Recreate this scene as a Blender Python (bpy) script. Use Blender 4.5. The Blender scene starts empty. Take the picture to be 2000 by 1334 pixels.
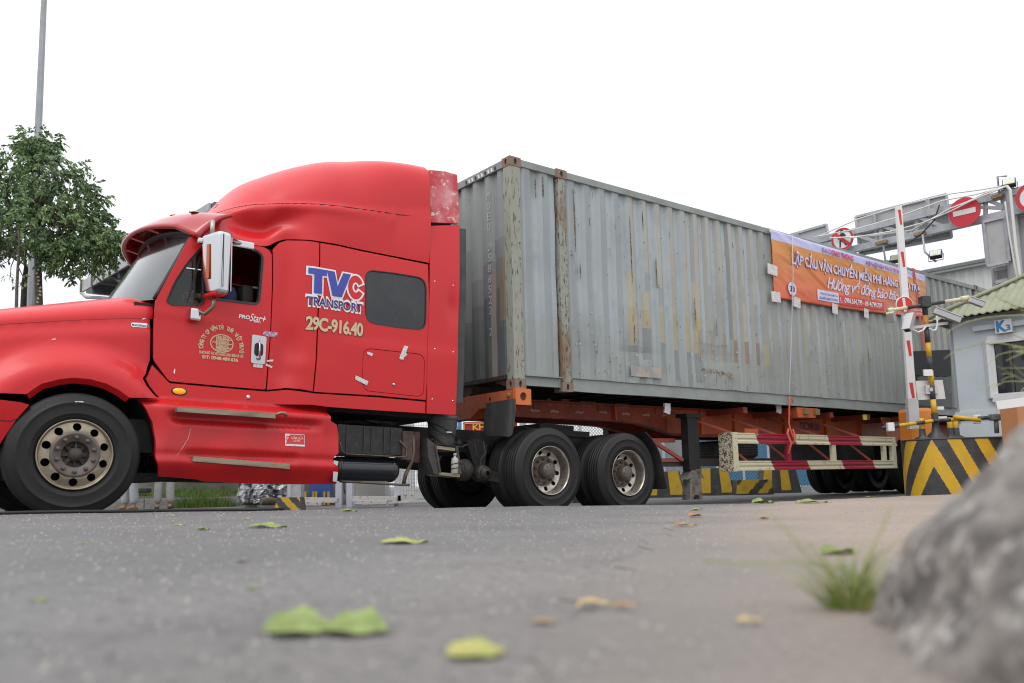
import bpy, bmesh, math, random
from math import sin, cos, pi, radians, sqrt, atan2
from mathutils import Vector as V, Matrix as M, noise
from mathutils.geometry import delaunay_2d_cdt
random.seed(4)
SC = bpy.context.scene; COL = SC.collection
# ---------------------------------------------------------------- camera
HC = 0.37                                   # eye height above the far road
FPX, CX, CY = 1639.75, 989.09, 749.94
PITCH, ROLL = 0.119211, -0.024538
fw = V((0, cos(PITCH), sin(PITCH))); up0 = V((0, -sin(PITCH), cos(PITCH))); rt0 = V((1, 0, 0))
rt = rt0*cos(ROLL)+up0*sin(ROLL); up = -rt0*sin(ROLL)+up0*cos(ROLL)
cd = bpy.data.cameras.new('camera'); cam = bpy.data.objects.new('camera', cd); COL.objects.link(cam)
cam.matrix_world = M(((rt.x, up.x, -fw.x, 0), (rt.y, up.y, -fw.y, 0), (rt.z, up.z, -fw.z, HC), (0, 0, 0, 1)))
cd.sensor_width = 36; cd.lens = FPX/2000*36; cd.shift_x = (1000-CX)/2000; cd.shift_y = (CY-667)/2000
cd.clip_start = .02; cd.clip_end = 2000
cd.dof.use_dof = True; cd.dof.focus_distance = 10.0; cd.dof.aperture_fstop = 2.3; cd.dof.aperture_blades = 9
SC.camera = cam; SC.cycles.filter_width = 1.1
# ---------------------------------------------------------------- sky and sun (bright overcast)
W = bpy.data.worlds.new('World'); SC.world = W; W.use_nodes = True
nt = W.node_tree; nt.nodes.clear()
out = nt.nodes.new('ShaderNodeOutputWorld'); bg = nt.nodes.new('ShaderNodeBackground')
sky = nt.nodes.new('ShaderNodeTexSky'); sky.sky_type = 'NISHITA'; sky.sun_disc = False
SUN_EL, SUN_AZ = radians(58), radians(205)
sky.sun_elevation = SUN_EL; sky.sun_rotation = SUN_AZ; sky.dust_density = 4; sky.air_density = 1.5
bg.inputs['Strength'].default_value = .1
hs = nt.nodes.new('ShaderNodeHueSaturation'); hs.inputs['Saturation'].default_value = .3
mx = nt.nodes.new('ShaderNodeMix'); mx.data_type = 'RGBA'; mx.inputs[0].default_value = .8
geo = nt.nodes.new('ShaderNodeTexCoord'); sxyz = nt.nodes.new('ShaderNodeSeparateXYZ'); nt.links.new(geo.outputs['Generated'], sxyz.inputs[0])
rmp = nt.nodes.new('ShaderNodeMapRange'); rmp.inputs[3].default_value = 7.9; rmp.inputs[4].default_value = 15.5; nt.links.new(sxyz.outputs[2], rmp.inputs[0])
ccl = nt.nodes.new('ShaderNodeVectorMath'); ccl.operation = 'SCALE'; ccl.inputs[0].default_value = (.98, 1.0, 1.035); nt.links.new(rmp.outputs[0], ccl.inputs['Scale'])
nt.links.new(ccl.outputs[0], mx.inputs[7])               # the cloud layer: an overcast dome, brighter overhead
nt.links.new(sky.outputs[0], hs.inputs['Color']); nt.links.new(hs.outputs[0], mx.inputs[6])
nt.links.new(mx.outputs[2], bg.inputs['Color']); nt.links.new(bg.outputs[0], out.inputs[0])
sd = bpy.data.lights.new('sun', 'SUN'); sd.energy = .8; sd.angle = radians(30); sd.color = (1, .97, .93)
so = bpy.data.objects.new('sun', sd); COL.objects.link(so)
so.rotation_euler = V((sin(SUN_AZ)*cos(SUN_EL), cos(SUN_AZ)*cos(SUN_EL), sin(SUN_EL))).to_track_quat('Z', 'Y').to_euler()
SC.view_settings.view_transform = 'Standard'; SC.view_settings.look = 'None'
SC.view_settings.exposure = 0.32; SC.view_settings.gamma = 1; SC.view_settings.use_curve_mapping = False
# ---------------------------------------------------------------- frames
def frame(o, yaw, pit, rol):
    ax = V((cos(yaw)*cos(pit), sin(yaw)*cos(pit), sin(pit))); la = V((-sin(yaw), cos(yaw), 0)); n = ax.cross(la)
    la2 = la*cos(rol)+n*sin(rol); n2 = ax.cross(la2)
    return M(((ax.x, la2.x, n2.x, o[0]), (ax.y, la2.y, n2.y, o[1]), (ax.z, la2.z, n2.z, o[2]+HC), (0, 0, 0, 1)))
FC = frame((.09943, 9.96307, 1.13776), .663127, .0007158, .00485)      # container: x rearward, y away, z up from its floor
FT = frame((-3.63865, 7.06833, .3394), .642383, -.034857, -.000435)    # tractor: origin at the front hub
EYE = V((0, 0, HC))
def ray(u, v): return fw+rt*((u-CX)/FPX)-up*((v-CY)/FPX)
def on(F, u, v, lat):
    """point of frame F's vertical plane y = lat that is met at this place"""
    I = F.inverted(); o = I@EYE; d = I.to_3x3()@ray(u, v); t = (lat-o.y)/d.y
    p = o+d*t; return p
def W_(u, v, Y): d = ray(u, v); return EYE+d*(Y/d.y)
def pl(u, v, P0, n): d = ray(u, v); return EYE+d*((P0-EYE).dot(n)/d.dot(n))
# ---------------------------------------------------------------- materials
MAT = {}
def nd(t, ty, **k):
    n = t.nodes.new(ty)
    for a, b in k.items(): setattr(n, a, b)
    return n
def mat(name, col, rough=.6, metal=0, col2=None, sc=6., lo=.45, hi=.65, bump=0., bsc=60., coat=0., spec=.5,
        emit=None, col3=None, sc3=25., lo3=.62, hi3=.68, attr=False, trans=0, alpha=1, stretch=None, rv=.0, stretch3=None):
    if name in MAT: return MAT[name]
    m = bpy.data.materials.new(name); m.use_nodes = True; t = m.node_tree; b = t.nodes['Principled BSDF']
    c4 = lambda c: (c[0], c[1], c[2], 1)
    b.inputs['Base Color'].default_value = c4(col); b.inputs['Roughness'].default_value = rough
    b.inputs['Metallic'].default_value = metal; b.inputs['Coat Weight'].default_value = coat; b.inputs['Coat Roughness'].default_value = .16
    b.inputs['Specular IOR Level'].default_value = spec; b.inputs['Transmission Weight'].default_value = trans
    b.inputs['Alpha'].default_value = alpha
    tc = nd(t, 'ShaderNodeTexCoord'); vec = tc.outputs['Object']
    def vecs(st):
        if not st: return vec
        mp = nd(t, 'ShaderNodeMapping'); mp.inputs['Scale'].default_value = st; t.links.new(vec, mp.inputs[0]); return mp.outputs[0]
    cur = None
    def base():
        nonlocal cur
        if cur is None:
            if attr:
                a = nd(t, 'ShaderNodeAttribute', attribute_name='tint'); cur = a.outputs['Color']
            else:
                r = nd(t, 'ShaderNodeRGB'); r.outputs[0].default_value = c4(col); cur = r.outputs[0]
        return cur
    def lay(c, s, l, h, st, det=6):
        nonlocal cur
        n = nd(t, 'ShaderNodeTexNoise'); n.inputs['Scale'].default_value = s; n.inputs['Detail'].default_value = det; n.inputs['Roughness'].default_value = .65
        t.links.new(vecs(st), n.inputs['Vector'])
        r = nd(t, 'ShaderNodeMapRange'); r.inputs[1].default_value = l; r.inputs[2].default_value = h
        t.links.new(n.outputs[0], r.inputs[0])
        x = nd(t, 'ShaderNodeMix'); x.data_type = 'RGBA'; t.links.new(r.outputs[0], x.inputs[0]); t.links.new(base(), x.inputs[6])
        x.inputs[7].default_value = c4(c); cur = x.outputs[2]; return r.outputs[0]
    if attr: base()
    if col2: lay(col2, sc, lo, hi, stretch)
    if col3: lay(col3, sc3, lo3, hi3, stretch3, 8)
    if cur is not None: t.links.new(cur, b.inputs['Base Color'])
    if rv:
        n = nd(t, 'ShaderNodeTexNoise'); n.inputs['Scale'].default_value = 5; n.inputs['Detail'].default_value = 5; t.links.new(vec, n.inputs['Vector'])
        r = nd(t, 'ShaderNodeMapRange'); r.inputs[3].default_value = max(.03, rough-rv); r.inputs[4].default_value = rough+rv
        t.links.new(n.outputs[0], r.inputs[0]); t.links.new(r.outputs[0], b.inputs['Roughness'])
    if bump:
        n = nd(t, 'ShaderNodeTexNoise'); n.inputs['Scale'].default_value = bsc; n.inputs['Detail'].default_value = 6
        t.links.new(vec, n.inputs['Vector'])
        bp = nd(t, 'ShaderNodeBump'); bp.inputs['Strength'].default_value = bump; bp.inputs['Distance'].default_value = .02
        t.links.new(n.outputs[0], bp.inputs['Height']); t.links.new(bp.outputs[0], b.inputs['Normal'])
    if emit: b.inputs['Emission Color'].default_value = c4(emit[0]); b.inputs['Emission Strength'].default_value = emit[1]
    MAT[name] = m; return m
RED = mat('red_paint', (.62, .010, .014), .40, coat=.28, spec=.36, col2=(.56, .011, .015), sc=.9, lo=.35, hi=.75, rv=.05)
REDW = mat('worn_red', (.48, .02, .035), .5, coat=.1, col2=(.60, .26, .28), sc=3.5, lo=.44, hi=.66, col3=(.62, .55, .42), sc3=14, lo3=.59, hi3=.62)
REDS = mat('skirt_red', (.56, .009, .012), .38, coat=.2, spec=.35, col2=(.40, .010, .014), sc=2, lo=.4, hi=.7, col3=(.25, .1, .08), sc3=30, lo3=.70, hi3=.74, stretch3=(1, 1, 2.5), rv=.06)
REDD = mat('red_dirty', (.30, .014, .018), .55, col2=(.1, .05, .04), sc=9, lo=.5, hi=.7)
BLK = mat('black_plastic', (.012, .012, .013), .5, col2=(.03, .028, .026), sc=14)
DARK = mat('chassis_black', (.010, .009, .009), .65, col2=(.035, .025, .018), sc=9, lo=.5, hi=.75, bump=.2, bsc=30)
GRIME = mat('grimy_steel', (.035, .03, .026), .6, col2=(.10, .07, .05), sc=12, lo=.45, hi=.7, metal=.2)
RUB = mat('tyre_rubber', (.014, .0138, .0138), .55, col2=(.022, .0215, .021), sc=4, lo=.45, hi=.8, spec=.35)
GLS = mat('dark_glass', (.01, .012, .014), .04, coat=.5, spec=.7)
TINT = mat('tinted_glass', (.02, .023, .027), .22, spec=.55, col2=(.035, .037, .04), sc=3)
CHR = mat('chrome', (.58, .59, .60), .12, metal=1, col2=(.35, .33, .3), sc=25, lo=.66, hi=.72)
ALU = mat('aluminium_rim', (.36, .31, .23), .38, metal=.75, col2=(.25, .2, .14), sc=7, lo=.4, hi=.7, rv=.1)
ALU2 = mat('polished_rim', (.5, .46, .4), .3, metal=.85, col2=(.22, .17, .13), sc=9, lo=.5, hi=.75)
HUB = mat('hub_steel', (.13, .115, .105), .5, metal=.3, col2=(.17, .10, .07), sc=24, lo=.5, hi=.62)
TREAD = mat('step_metal', (.33, .28, .2), .45, metal=.5, col2=(.16, .13, .09), sc=30, lo=.5, hi=.7, stretch=(.1, 1, 1))
WHT = mat('white_paint', (.72, .72, .72), .45, col2=(.55, .53, .5), sc=8, lo=.55, hi=.75)
PAPER = mat('white_tape', (.7, .68, .67), .6, col2=(.45, .42, .45), sc=50, lo=.52, hi=.6)
AMB = mat('amber_lens', (.75, .2, .01), .2, coat=.4)
CREAM = mat('cream_print', (.62, .49, .31), .5)
WPR = mat('white_print', (.8, .8, .8), .5)
BLUE = mat('blue_print', (.045, .065, .38), .4)
NAVY = mat('navy_print', (.05, .04, .2), .4)
REDP = mat('red_print', (.6, .02, .04), .4)
BLKP = mat('black_print', (.015, .015, .02), .5)
# ---------------------------------------------------------------- mesh helpers
class B:
    def __init__(s, F=None): s.v = []; s.f = []; s.mi = []; s.sm = []; s.F = F
    def add(s, vs, fs, mi=0, smooth=False):
        k = len(s.v); s.v += [tuple(p) for p in vs]
        for f in fs: s.f.append([k+i for i in f]); s.mi.append(mi); s.sm.append(smooth)
        return s
    def box(s, c, d, R=None, mi=0, bev=0):
        c = V(c); hx, hy, hz = d[0]/2, d[1]/2, d[2]/2
        if bev:
            bm = bmesh.new(); bmesh.ops.create_cube(bm, size=1)
            for v in bm.verts: v.co = V((v.co.x*d[0], v.co.y*d[1], v.co.z*d[2]))
            bmesh.ops.bevel(bm, geom=bm.edges[:], offset=bev, segments=2, profile=.6, affect='EDGES')
            vs = [v.co.copy() for v in bm.verts]; fs = [[v.index for v in f.verts] for f in bm.faces]; bm.free()
        else:
            vs = [V((x, y, z)) for x in (-hx, hx) for y in (-hy, hy) for z in (-hz, hz)]
            fs = [(0, 1, 3, 2), (4, 6, 7, 5), (0, 4, 5, 1), (2, 3, 7, 6), (0, 2, 6, 4), (1, 5, 7, 3)]
        return s.add([(R@v if R else v)+c for v in vs], fs, mi)
    def bx(s, a, b, mi=0, bev=0):
        a = V(a); b = V(b); return s.box((a+b)/2, [abs(x) for x in (b-a)], None, mi, bev)
    def tube(s, pts, r, n=8, mi=0, caps=True, smooth=True):
        pts = [V(p) for p in pts]; N = len(pts); rs = r if isinstance(r, (list, tuple)) else [r]*N
        vs = []; ref = None
        for i, p in enumerate(pts):
            t = (pts[min(i+1, N-1)]-pts[max(i-1, 0)]).normalized()
            if ref is None: ref = V((0, 0, 1)) if abs(t.z) < .9 else V((1, 0, 0))
            a = (ref-t*ref.dot(t)).normalized(); b = t.cross(a); ref = a
            for k in range(n):
                th = 2*pi*k/n; vs.append(p+(a*cos(th)+b*sin(th))*rs[i])
        fs = [(i*n+k, i*n+(k+1) % n, (i+1)*n+(k+1) % n, (i+1)*n+k) for i in range(N-1) for k in range(n)]
        s.add(vs, fs, mi, smooth)
        if caps:
            k0 = len(s.v)-len(vs); s.f.append([k0+k for k in range(n)][::-1]); s.f.append([k0+(N-1)*n+k for k in range(n)])
            s.mi += [mi]*2; s.sm += [False]*2
        return s
    def bar(s, a, b, w, h, mi=0, ref=V((0, 0, 1))):
        a = V(a); b = V(b); t = (b-a).normalized()
        if abs(t.dot(ref)) > .98: ref = V((1, 0, 0))
        x = t.cross(ref).normalized(); y = x.cross(t)
        vs = [p+x*(w/2*i)+y*(h/2*j) for p in (a, b) for i, j in ((-1, -1), (1, -1), (1, 1), (-1, 1))]
        return s.add(vs, [(3, 2, 1, 0), (4, 5, 6, 7), (0, 1, 5, 4), (1, 2, 6, 5), (2, 3, 7, 6), (3, 0, 4, 7)], mi)
    def lathe(s, prof, c=(0, 0, 0), axis='y', n=48, mi=0, smooth=True, a0=0, a1=2*pi):
        """prof: (radius, offset along axis)"""
        c = V(c); vs = []; full = abs(a1-a0-2*pi) < 1e-6; m = n if full else n+1
        for r, o in prof:
            for k in range(m):
                th = a0+(a1-a0)*k/n
                vs.append(c+(V((r*cos(th), o, r*sin(th))) if axis == 'y' else V((r*cos(th), r*sin(th), o)) if axis == 'z' else V((o, r*cos(th), r*sin(th)))))
        fs = []
        for i in range(len(prof)-1):
            for k in range(n):
                k2 = (k+1) % m; fs.append((i*m+k, i*m+k2, (i+1)*m+k2, (i+1)*m+k))
        return s.add(vs, fs, mi, smooth)
    def disc(s, c, r, axis='y', n=24, mi=0):
        c = V(c); vs = [c+(V((r*cos(2*pi*k/n), 0, r*sin(2*pi*k/n))) if axis == 'y' else V((r*cos(2*pi*k/n), r*sin(2*pi*k/n), 0)) if axis == 'z' else V((0, r*cos(2*pi*k/n), r*sin(2*pi*k/n)))) for k in range(n)]
        return s.add(vs, [list(range(n))], mi)
    def prism(s, pts, off, mi=0):
        """polygon of 3-D points thickened by the vector off"""
        pts = [V(p) for p in pts]; off = V(off); n = len(pts)
        return s.add(pts+[p+off for p in pts], [list(range(n))[::-1], [n+i for i in range(n)]]+[(i, (i+1) % n, n+(i+1) % n, n+i) for i in range(n)], mi)
    def build(s, name, mats, parent=None, loc=None):
        me = bpy.data.meshes.new(name); me.from_pydata(s.v, [], s.f)
        for m in (mats if isinstance(mats, (list, tuple)) else [mats]): me.materials.append(m)
        me.polygons.foreach_set('material_index', s.mi); me.polygons.foreach_set('use_smooth', s.sm); me.update()
        o = bpy.data.objects.new(name, me); COL.objects.link(o)
        if parent: o.parent = parent
        if loc is not None:
            L = V(loc); 
            for v in me.vertices: v.co -= L
            if not parent: o.location = L
        return o
def tag(o, label=None, cat=None, group=None, kind=None):
    if label: o['label'] = label
    if cat: o['category'] = cat
    if group: o['group'] = group
    if kind: o['kind'] = kind
    return o
def thing(name, label, cat, F=None, loc=None, group=None):
    o = bpy.data.objects.new(name, None); COL.objects.link(o); o.empty_display_size = .2
    if F is not None: o.matrix_world = F
    elif loc is not None: o.location = loc
    return tag(o, label, cat, group)
def copy_tree(o, parent=None):
    c = o.copy(); COL.objects.link(c)
    if parent: c.parent = parent
    for ch in [x for x in KIDS.get(o.name, [])] if o.name in KIDS else o.children: copy_tree(ch, c)
    return c
KIDS = {}
def dens(poly, res, closed=True):
    o = []; n = len(poly)
    for i in range(n if closed else n-1):
        a = V(poly[i]); b = V(poly[(i+1) % n]); k = max(1, int((b-a).length/res+.5))
        o += [a.lerp(b, j/k) for j in range(k)]
    if not closed: o.append(V(poly[-1]))
    return o
def inside(p, poly):
    c = False; n = len(poly); x, y = p[0], p[1]; j = n-1
    for i in range(n):
        xi, yi = poly[i][0], poly[i][1]; xj, yj = poly[j][0], poly[j][1]
        if (yi > y) != (yj > y) and x < (xj-xi)*(y-yi)/(yj-yi)+xi: c = not c
        j = i
    return c
def rr(pts, r, n=5):
    o = []; N = len(pts)
    for i in range(N):
        p = V(pts[i]); a = V(pts[i-1]); b = V(pts[(i+1) % N]); ri = r[i] if isinstance(r, (list, tuple)) else r
        if ri <= 0: o.append(p); continue
        da = a-p; db = b-p; k = min(ri, da.length*.45, db.length*.45); A = p+da.normalized()*k; C = p+db.normalized()*k
        for j in range(n+1):
            t = j/n; o.append(A*(1-t)**2+p*2*t*(1-t)+C*t*t)
    return o
def shrink(poly, g):
    """move a polygon inward by g"""
    n = len(poly); o = []; ar = sum(poly[i][0]*poly[(i+1) % n][1]-poly[(i+1) % n][0]*poly[i][1] for i in range(n)); sg = 1 if ar > 0 else -1
    for i in range(n):
        a = V(poly[i-1][:2]); p = V(poly[i][:2]); b = V(poly[(i+1) % n][:2])
        d1 = (p-a); d2 = (b-p)
        if d1.length < 1e-6 or d2.length < 1e-6: o.append(p); continue
        d1.normalize(); d2.normalize(); n1 = V((-d1.y, d1.x))*sg; n2 = V((-d2.y, d2.x))*sg; m = (n1+n2)
        if m.length < .3: o.append(p+n1*g); continue
        m.normalize(); o.append(p+m*g/max(.5, m.dot(n1)))
    return o
def panel(name, outline, fn, mats, parent, th=(0, .02, 0), res=.06, holes=(), gap=.0, rimmat=0, smooth=True):
    """a sheet cut to an outline in two surface coordinates, laid on the surface fn(a, b), with its edges turned in by th"""
    if gap: outline = shrink(outline, gap)
    loops = [dens([V(p[:2]) for p in outline], res)]+[dens([V(p[:2]) for p in h], res) for h in holes]
    pts = []; edges = []
    for L in loops:
        k = len(pts); pts += L; edges += [(k+i, k+(i+1) % len(L)) for i in range(len(L))]
    nb = len(pts); xs = [p.x for p in loops[0]]; ys = [p.y for p in loops[0]]
    a = min(xs)+res/2; row = 0
    while a < max(xs):
        b = min(ys)+res/2*(1+row % 2)
        while b < max(ys):
            q = V((a, b))
            if inside(q, loops[0]) and not any(inside(q, h) for h in loops[1:]) and min((q-p).length_squared for p in pts[:nb]) > (res*.45)**2: pts.append(q)
            b += res
        a += res*.9; row += 1
    v2, _, tri, *_r = delaunay_2d_cdt(pts, edges, [], 0, 1e-6)
    tr = []
    for t in tri:
        c = sum((v2[i] for i in t), V((0, 0)))/len(t)
        A3, B3, C3 = (v2[i] for i in t[:3])
        if abs((B3-A3).cross(C3-A3)) < .02*res*res: continue
        if inside(c, loops[0]) and not any(inside(c, h) for h in loops[1:]): tr.append(list(t))
    b = B(); b.add([fn(p.x, p.y) for p in v2], tr, 0, smooth)
    th = V(th)
    for L in loops:
        P = [V(fn(p.x, p.y)) for p in L]; n = len(P)
        b.add(P+[p+th for p in P], [(i, (i+1) % n, n+(i+1) % n, n+i) for i in range(n)], rimmat, False)
    return b.build(name, mats, parent)
def grid(name, nu, nv, fn, mats, parent=None, mi=None, closeu=False, smooth=True, loc=None):
    vs = [fn(i/nu, j/nv) for i in range(nu+1) for j in range(nv+1)]
    b = B()
    b.v = [tuple(p) for p in vs]
    for i in range(nu):
        for j in range(nv):
            b.f.append([i*(nv+1)+j, (i+1)*(nv+1)+j, (i+1)*(nv+1)+j+1, i*(nv+1)+j+1]); b.mi.append(mi(i/nu, j/nv) if mi else 0); b.sm.append(smooth)
    return b.build(name, mats, parent, loc)
def sst(x, a, b):
    t = max(0, min(1, (x-a)/(b-a))); return t*t*(3-2*t)
def interp(x, T):
    if x <= T[0][0]: return T[0][1]
    for (a, p), (b, q) in zip(T, T[1:]):
        if x <= b: return p+(q-p)*(x-a)/(b-a)
    return T[-1][1]
def sinterp(x, T):
    n = len(T)
    if x <= T[0][0]: return T[0][1]
    if x >= T[-1][0]: return T[-1][1]
    for i in range(n-1):
        if x <= T[i+1][0]: break
    m = lambda k: (T[min(n-1, k+1)][1]-T[max(0, k-1)][1])/(T[min(n-1, k+1)][0]-T[max(0, k-1)][0])
    h = T[i+1][0]-T[i][0]; t = (x-T[i][0])/h; t2, t3 = t*t, t*t*t
    return (2*t3-3*t2+1)*T[i][1]+(t3-2*t2+t)*h*m(i)+(-2*t3+3*t2)*T[i+1][1]+(t3-t2)*h*m(i+1)
def text(body, off=0., shear=0., space=1., res=3):
    cu = bpy.data.curves.new('t', 'FONT'); cu.body = body; cu.size = 1; cu.offset = off; cu.shear = shear; cu.space_character = space; cu.resolution_u = res
    cu.fill_mode = 'BOTH'
    o = bpy.data.objects.new('t', cu); me = bpy.data.meshes.new_from_object(o); bpy.data.objects.remove(o)
    vs = [v.co.copy() for v in me.vertices]; fs = [list(p.vertices) for p in me.polygons]; bpy.data.meshes.remove(me); bpy.data.curves.remove(cu)
    return vs, fs
def letters(name, body, fn, m, parent, x0, y0, x1, y1, off=0., shear=0., space=1., ref=None):
    """lettering fitted to the rectangle x0,y0 .. x1,y1 of the surface coordinates"""
    vs, fs = text(body, off, shear, space)
    rv = text(ref or body, 0, shear, space)[0] if (ref or off) else vs
    ax = min(v.x for v in rv); bx_ = max(v.x for v in rv); ay = min(v.y for v in rv); by = max(v.y for v in rv)
    b = B(); b.add([fn(x0+(v.x-ax)/(bx_-ax)*(x1-x0), y0+(v.y-ay)/(by-ay)*(y1-y0)) for v in vs], fs)
    return b.build(name, m, parent)
# ================================================================ ground
CREST = [(-40, -22), (-12, -.15), (-3.19, 6.47), (.3, 9.1), (1.4, 8.95), (2.3, 8.35), (3.6, 9.5), (5.6, 11.1), (8.5, 12.9), (14, 16), (40, 30)]
def near_z(x, y):
    xe = x if x < .6 else .6+.12*(x-.6)
    xe = max(xe, -5)
    return HC-.1634-.0223*xe-.00762*y
def far_z(x, y):
    dx, dy = x+3.64, y-7.07; s = dx*.8+dy*.6; l = -dx*.6+dy*.8
    z = max(0, min(.21, .182-.0349*s)); return z*(1-sst(l, 2.6, 6))*(1-sst(-s, 4, 14))
def gz(x, y):
    t = sst(y-interp(x, CREST), 0, .75)
    z = near_z(x, y)*(1-t)+far_z(x, y)*t
    k = sst(abs(x), 13, 20)+sst(-y, 4, 9); z *= max(0, 1-k)
    n = noise.noise(V((x*1.3, y*1.3, 0)))*.008+noise.noise(V((x*6, y*6, 3)))*.0018
    return z+n*(1-sst(y, 14, 20))
BND = [(-.25, -1), (0, .7), (.14, 1.4), (.45, 2.6), (.95, 4.7), (1.5, 6.6), (2.15, 8.05)]
def bx_(y): return interp(y, [(b, a) for a, b in BND])
def axis(lst):
    o = []
    for a, b, st in lst:
        n = int(round((b-a)/st)); o += [a+(b-a)*i/n for i in range(n)]
    return o+[lst[-1][1]]
xs = axis([(-45, -14, 3.1), (-14, -6, .5), (-6, 7, .13), (7, 14, .5), (14, 45, 3.1)])
ys = axis([(-12, 0, 1.2), (0, 3, .1), (3, 13.5, .13), (13.5, 22, .5), (22, 70, 4)])
b = B(); b.v = [(x, y, gz(x, y)) for x in xs for y in ys]; ny = len(ys)
b.f = [[i*ny+j, (i+1)*ny+j, (i+1)*ny+j+1, i*ny+j+1] for i in range(len(xs)-1) for j in range(ny-1)]; b.mi = [0]*len(b.f); b.sm = [True]*len(b.f)
def speckle(m, sc, lo, col, w=1.0):
    """adds light stone chips to a ground material"""
    t = m.node_tree; bs = t.nodes['Principled BSDF']; l = bs.inputs['Base Color'].links[0].from_socket
    tc = nd(t, 'ShaderNodeTexCoord'); vo = nd(t, 'ShaderNodeTexVoronoi'); vo.inputs['Scale'].default_value = sc; t.links.new(tc.outputs['Object'], vo.inputs['Vector'])
    r = nd(t, 'ShaderNodeMapRange'); r.inputs[1].default_value = lo; r.inputs[2].default_value = lo*.6; t.links.new(vo.outputs['Distance'], r.inputs[0])
    sp = nd(t, 'ShaderNodeSeparateColor'); t.links.new(vo.outputs['Color'], sp.inputs[0])
    r2 = nd(t, 'ShaderNodeMapRange'); r2.inputs[1].default_value = .55; r2.inputs[2].default_value = .95; r2.inputs[4].default_value = w; t.links.new(sp.outputs[0], r2.inputs[0])
    mu = nd(t, 'ShaderNodeMath', operation='MULTIPLY'); t.links.new(r.outputs[0], mu.inputs[0]); t.links.new(r2.outputs[0], mu.inputs[1])
    x = nd(t, 'ShaderNodeMix'); x.data_type = 'RGBA'; t.links.new(mu.outputs[0], x.inputs[0]); t.links.new(l, x.inputs[6]); x.inputs[7].default_value = (*col, 1)
    t.links.new(x.outputs[2], bs.inputs['Base Color'])
ASP = mat('asphalt', (.1, .1, .1), .85, attr=True, col2=(.145, .143, .142), sc=1.3, lo=.45, hi=.75, col3=(.09, .09, .09), sc3=45, lo3=.50, hi3=.68, bump=.6, bsc=110)
speckle(ASP, 190, .26, (.32, .31, .29), .28); speckle(ASP, 60, .10, (.34, .31, .27), .25)
road = b.build('road', ASP); tag(road, kind='structure')
ca = road.data.color_attributes.new('tint', 'FLOAT_COLOR', 'POINT')
cols = []
for x, y, z in b.v:
    d = x-bx_(y)+noise.noise(V((x*2, y*1.2, 1)))*.35; k = sst(d, -.9, .35)*.5*(1-sst(y, 7.5, 9))
    if y > interp(x, CREST)+.2: k = 0
    a = (.182, .180, .180); c = (.29, .242, .208); g = 1+.16*noise.noise(V((x*.35, y*.9, 9)))+.10*noise.noise(V((x*2.2, y*3, 1)))
    if y > interp(x, CREST)+.1: a = (.135, .135, .138)
    cols += [(a[i]*(1-k)+c[i]*k)*g for i in range(3)]+[1]
ca.data.foreach_set('color', cols)
GRD = mat('far_ground', (.16, .155, .15), .9, col2=(.11, .11, .105), sc=.3, col3=(.22, .21, .2), sc3=4)
b = B(); b.add([(-700, -500, -.03), (700, -500, -.03), (700, 900, -.03), (-700, 900, -.03)], [(0, 1, 2, 3)]); tag(b.build('ground', GRD), kind='structure')
CON = mat('apron_concrete', (.29, .25, .222), .9, attr=True, col2=(.235, .205, .185), sc=1.6, lo=.56, hi=.95, col3=(.19, .17, .155), sc3=38, lo3=.53, hi3=.68, bump=.7, bsc=55)
speckle(CON, 55, .2, (.13, .12, .115), .9); speckle(CON, 120, .3, (.38, .34, .3), .7)
ol = [(x+noise.noise(V((y*5, x, 2)))*.09+noise.noise(V((y*17, x, 5)))*.04, y) for x, y in [tuple(V(BND[i]).lerp(V(BND[i+1]), k/10)) for i in range(len(BND)-1) for k in range(10)]]
ol += [(2.3, 8.2), (3.6, 9.38), (5.6, 10.98), (8.5, 12.75), (13, 15.2), (13, -1)]
apron = panel('concrete_apron', ol, lambda a, b_: V((a, b_, gz(a, b_)+.0022+.004*sst(a-bx_(b_), .05, .4))), CON, None, th=(0, 0, -.03), res=.16)
tag(apron, kind='structure')
ca = apron.data.color_attributes.new('tint', 'FLOAT_COLOR', 'POINT'); cols = []
for v in apron.data.vertices:
    x, y = v.co.x, v.co.y; k = sst(x-bx_(y)+noise.noise(V((x*3, y*2, 4)))*.25, -.05, .75); g = 1+.10*noise.noise(V((x*.8, y*.8, 2)))+.06*noise.noise(V((x*4, y*4, 6)))
    cols += [(.195*(1-k)+.325*k)*g, (.18*(1-k)+.258*k)*g, (.168*(1-k)+.212*k)*g, 1]
ca.data.foreach_set('color', cols)
YEL = mat('road_yellow', (.42, .30, .09), .8, col2=(.25, .2, .12), sc=6)
def strip(name, pts, w, m, z=.006):
    b = B(); P = dens([V(p) for p in pts], .4, False); n = len(P); vs = []
    for i, p in enumerate(P):
        t = (P[min(i+1, n-1)]-P[max(i-1, 0)]).normalized(); q = V((-t.y, t.x))*w/2
        for e in (p-q, p+q): vs.append((e.x, e.y, gz(e.x, e.y)+z))
    b.add(vs, [(2*i, 2*i+1, 2*i+3, 2*i+2) for i in range(n-1)]); o = b.build(name, m); tag(o, kind='structure'); return o
strip('lane_line', [(5.2, 15.2), (7.6, 16.4)][::1], .12, YEL)
strip('lane_line', [(3.6, 19.0), (9, 22.5)], .14, mat('road_white', (.38, .37, .34), .8, col2=(.2, .2, .19), sc=5))
b = B(); b.tube([V((x, interp(x, CREST)-.04, gz(x, interp(x, CREST)-.04)+.012)) for x in [-7+.14*k for k in range(37)]], .013, 6); o = b.build('cable', mat('crest_line_black', (.012, .012, .012), .6), None, (-3.5, 6.2, .2)); tag(o, 'thin black line laid along the road crest under the front tyre', 'cable')  # thin black tube added along the crest to draw a dark line
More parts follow.
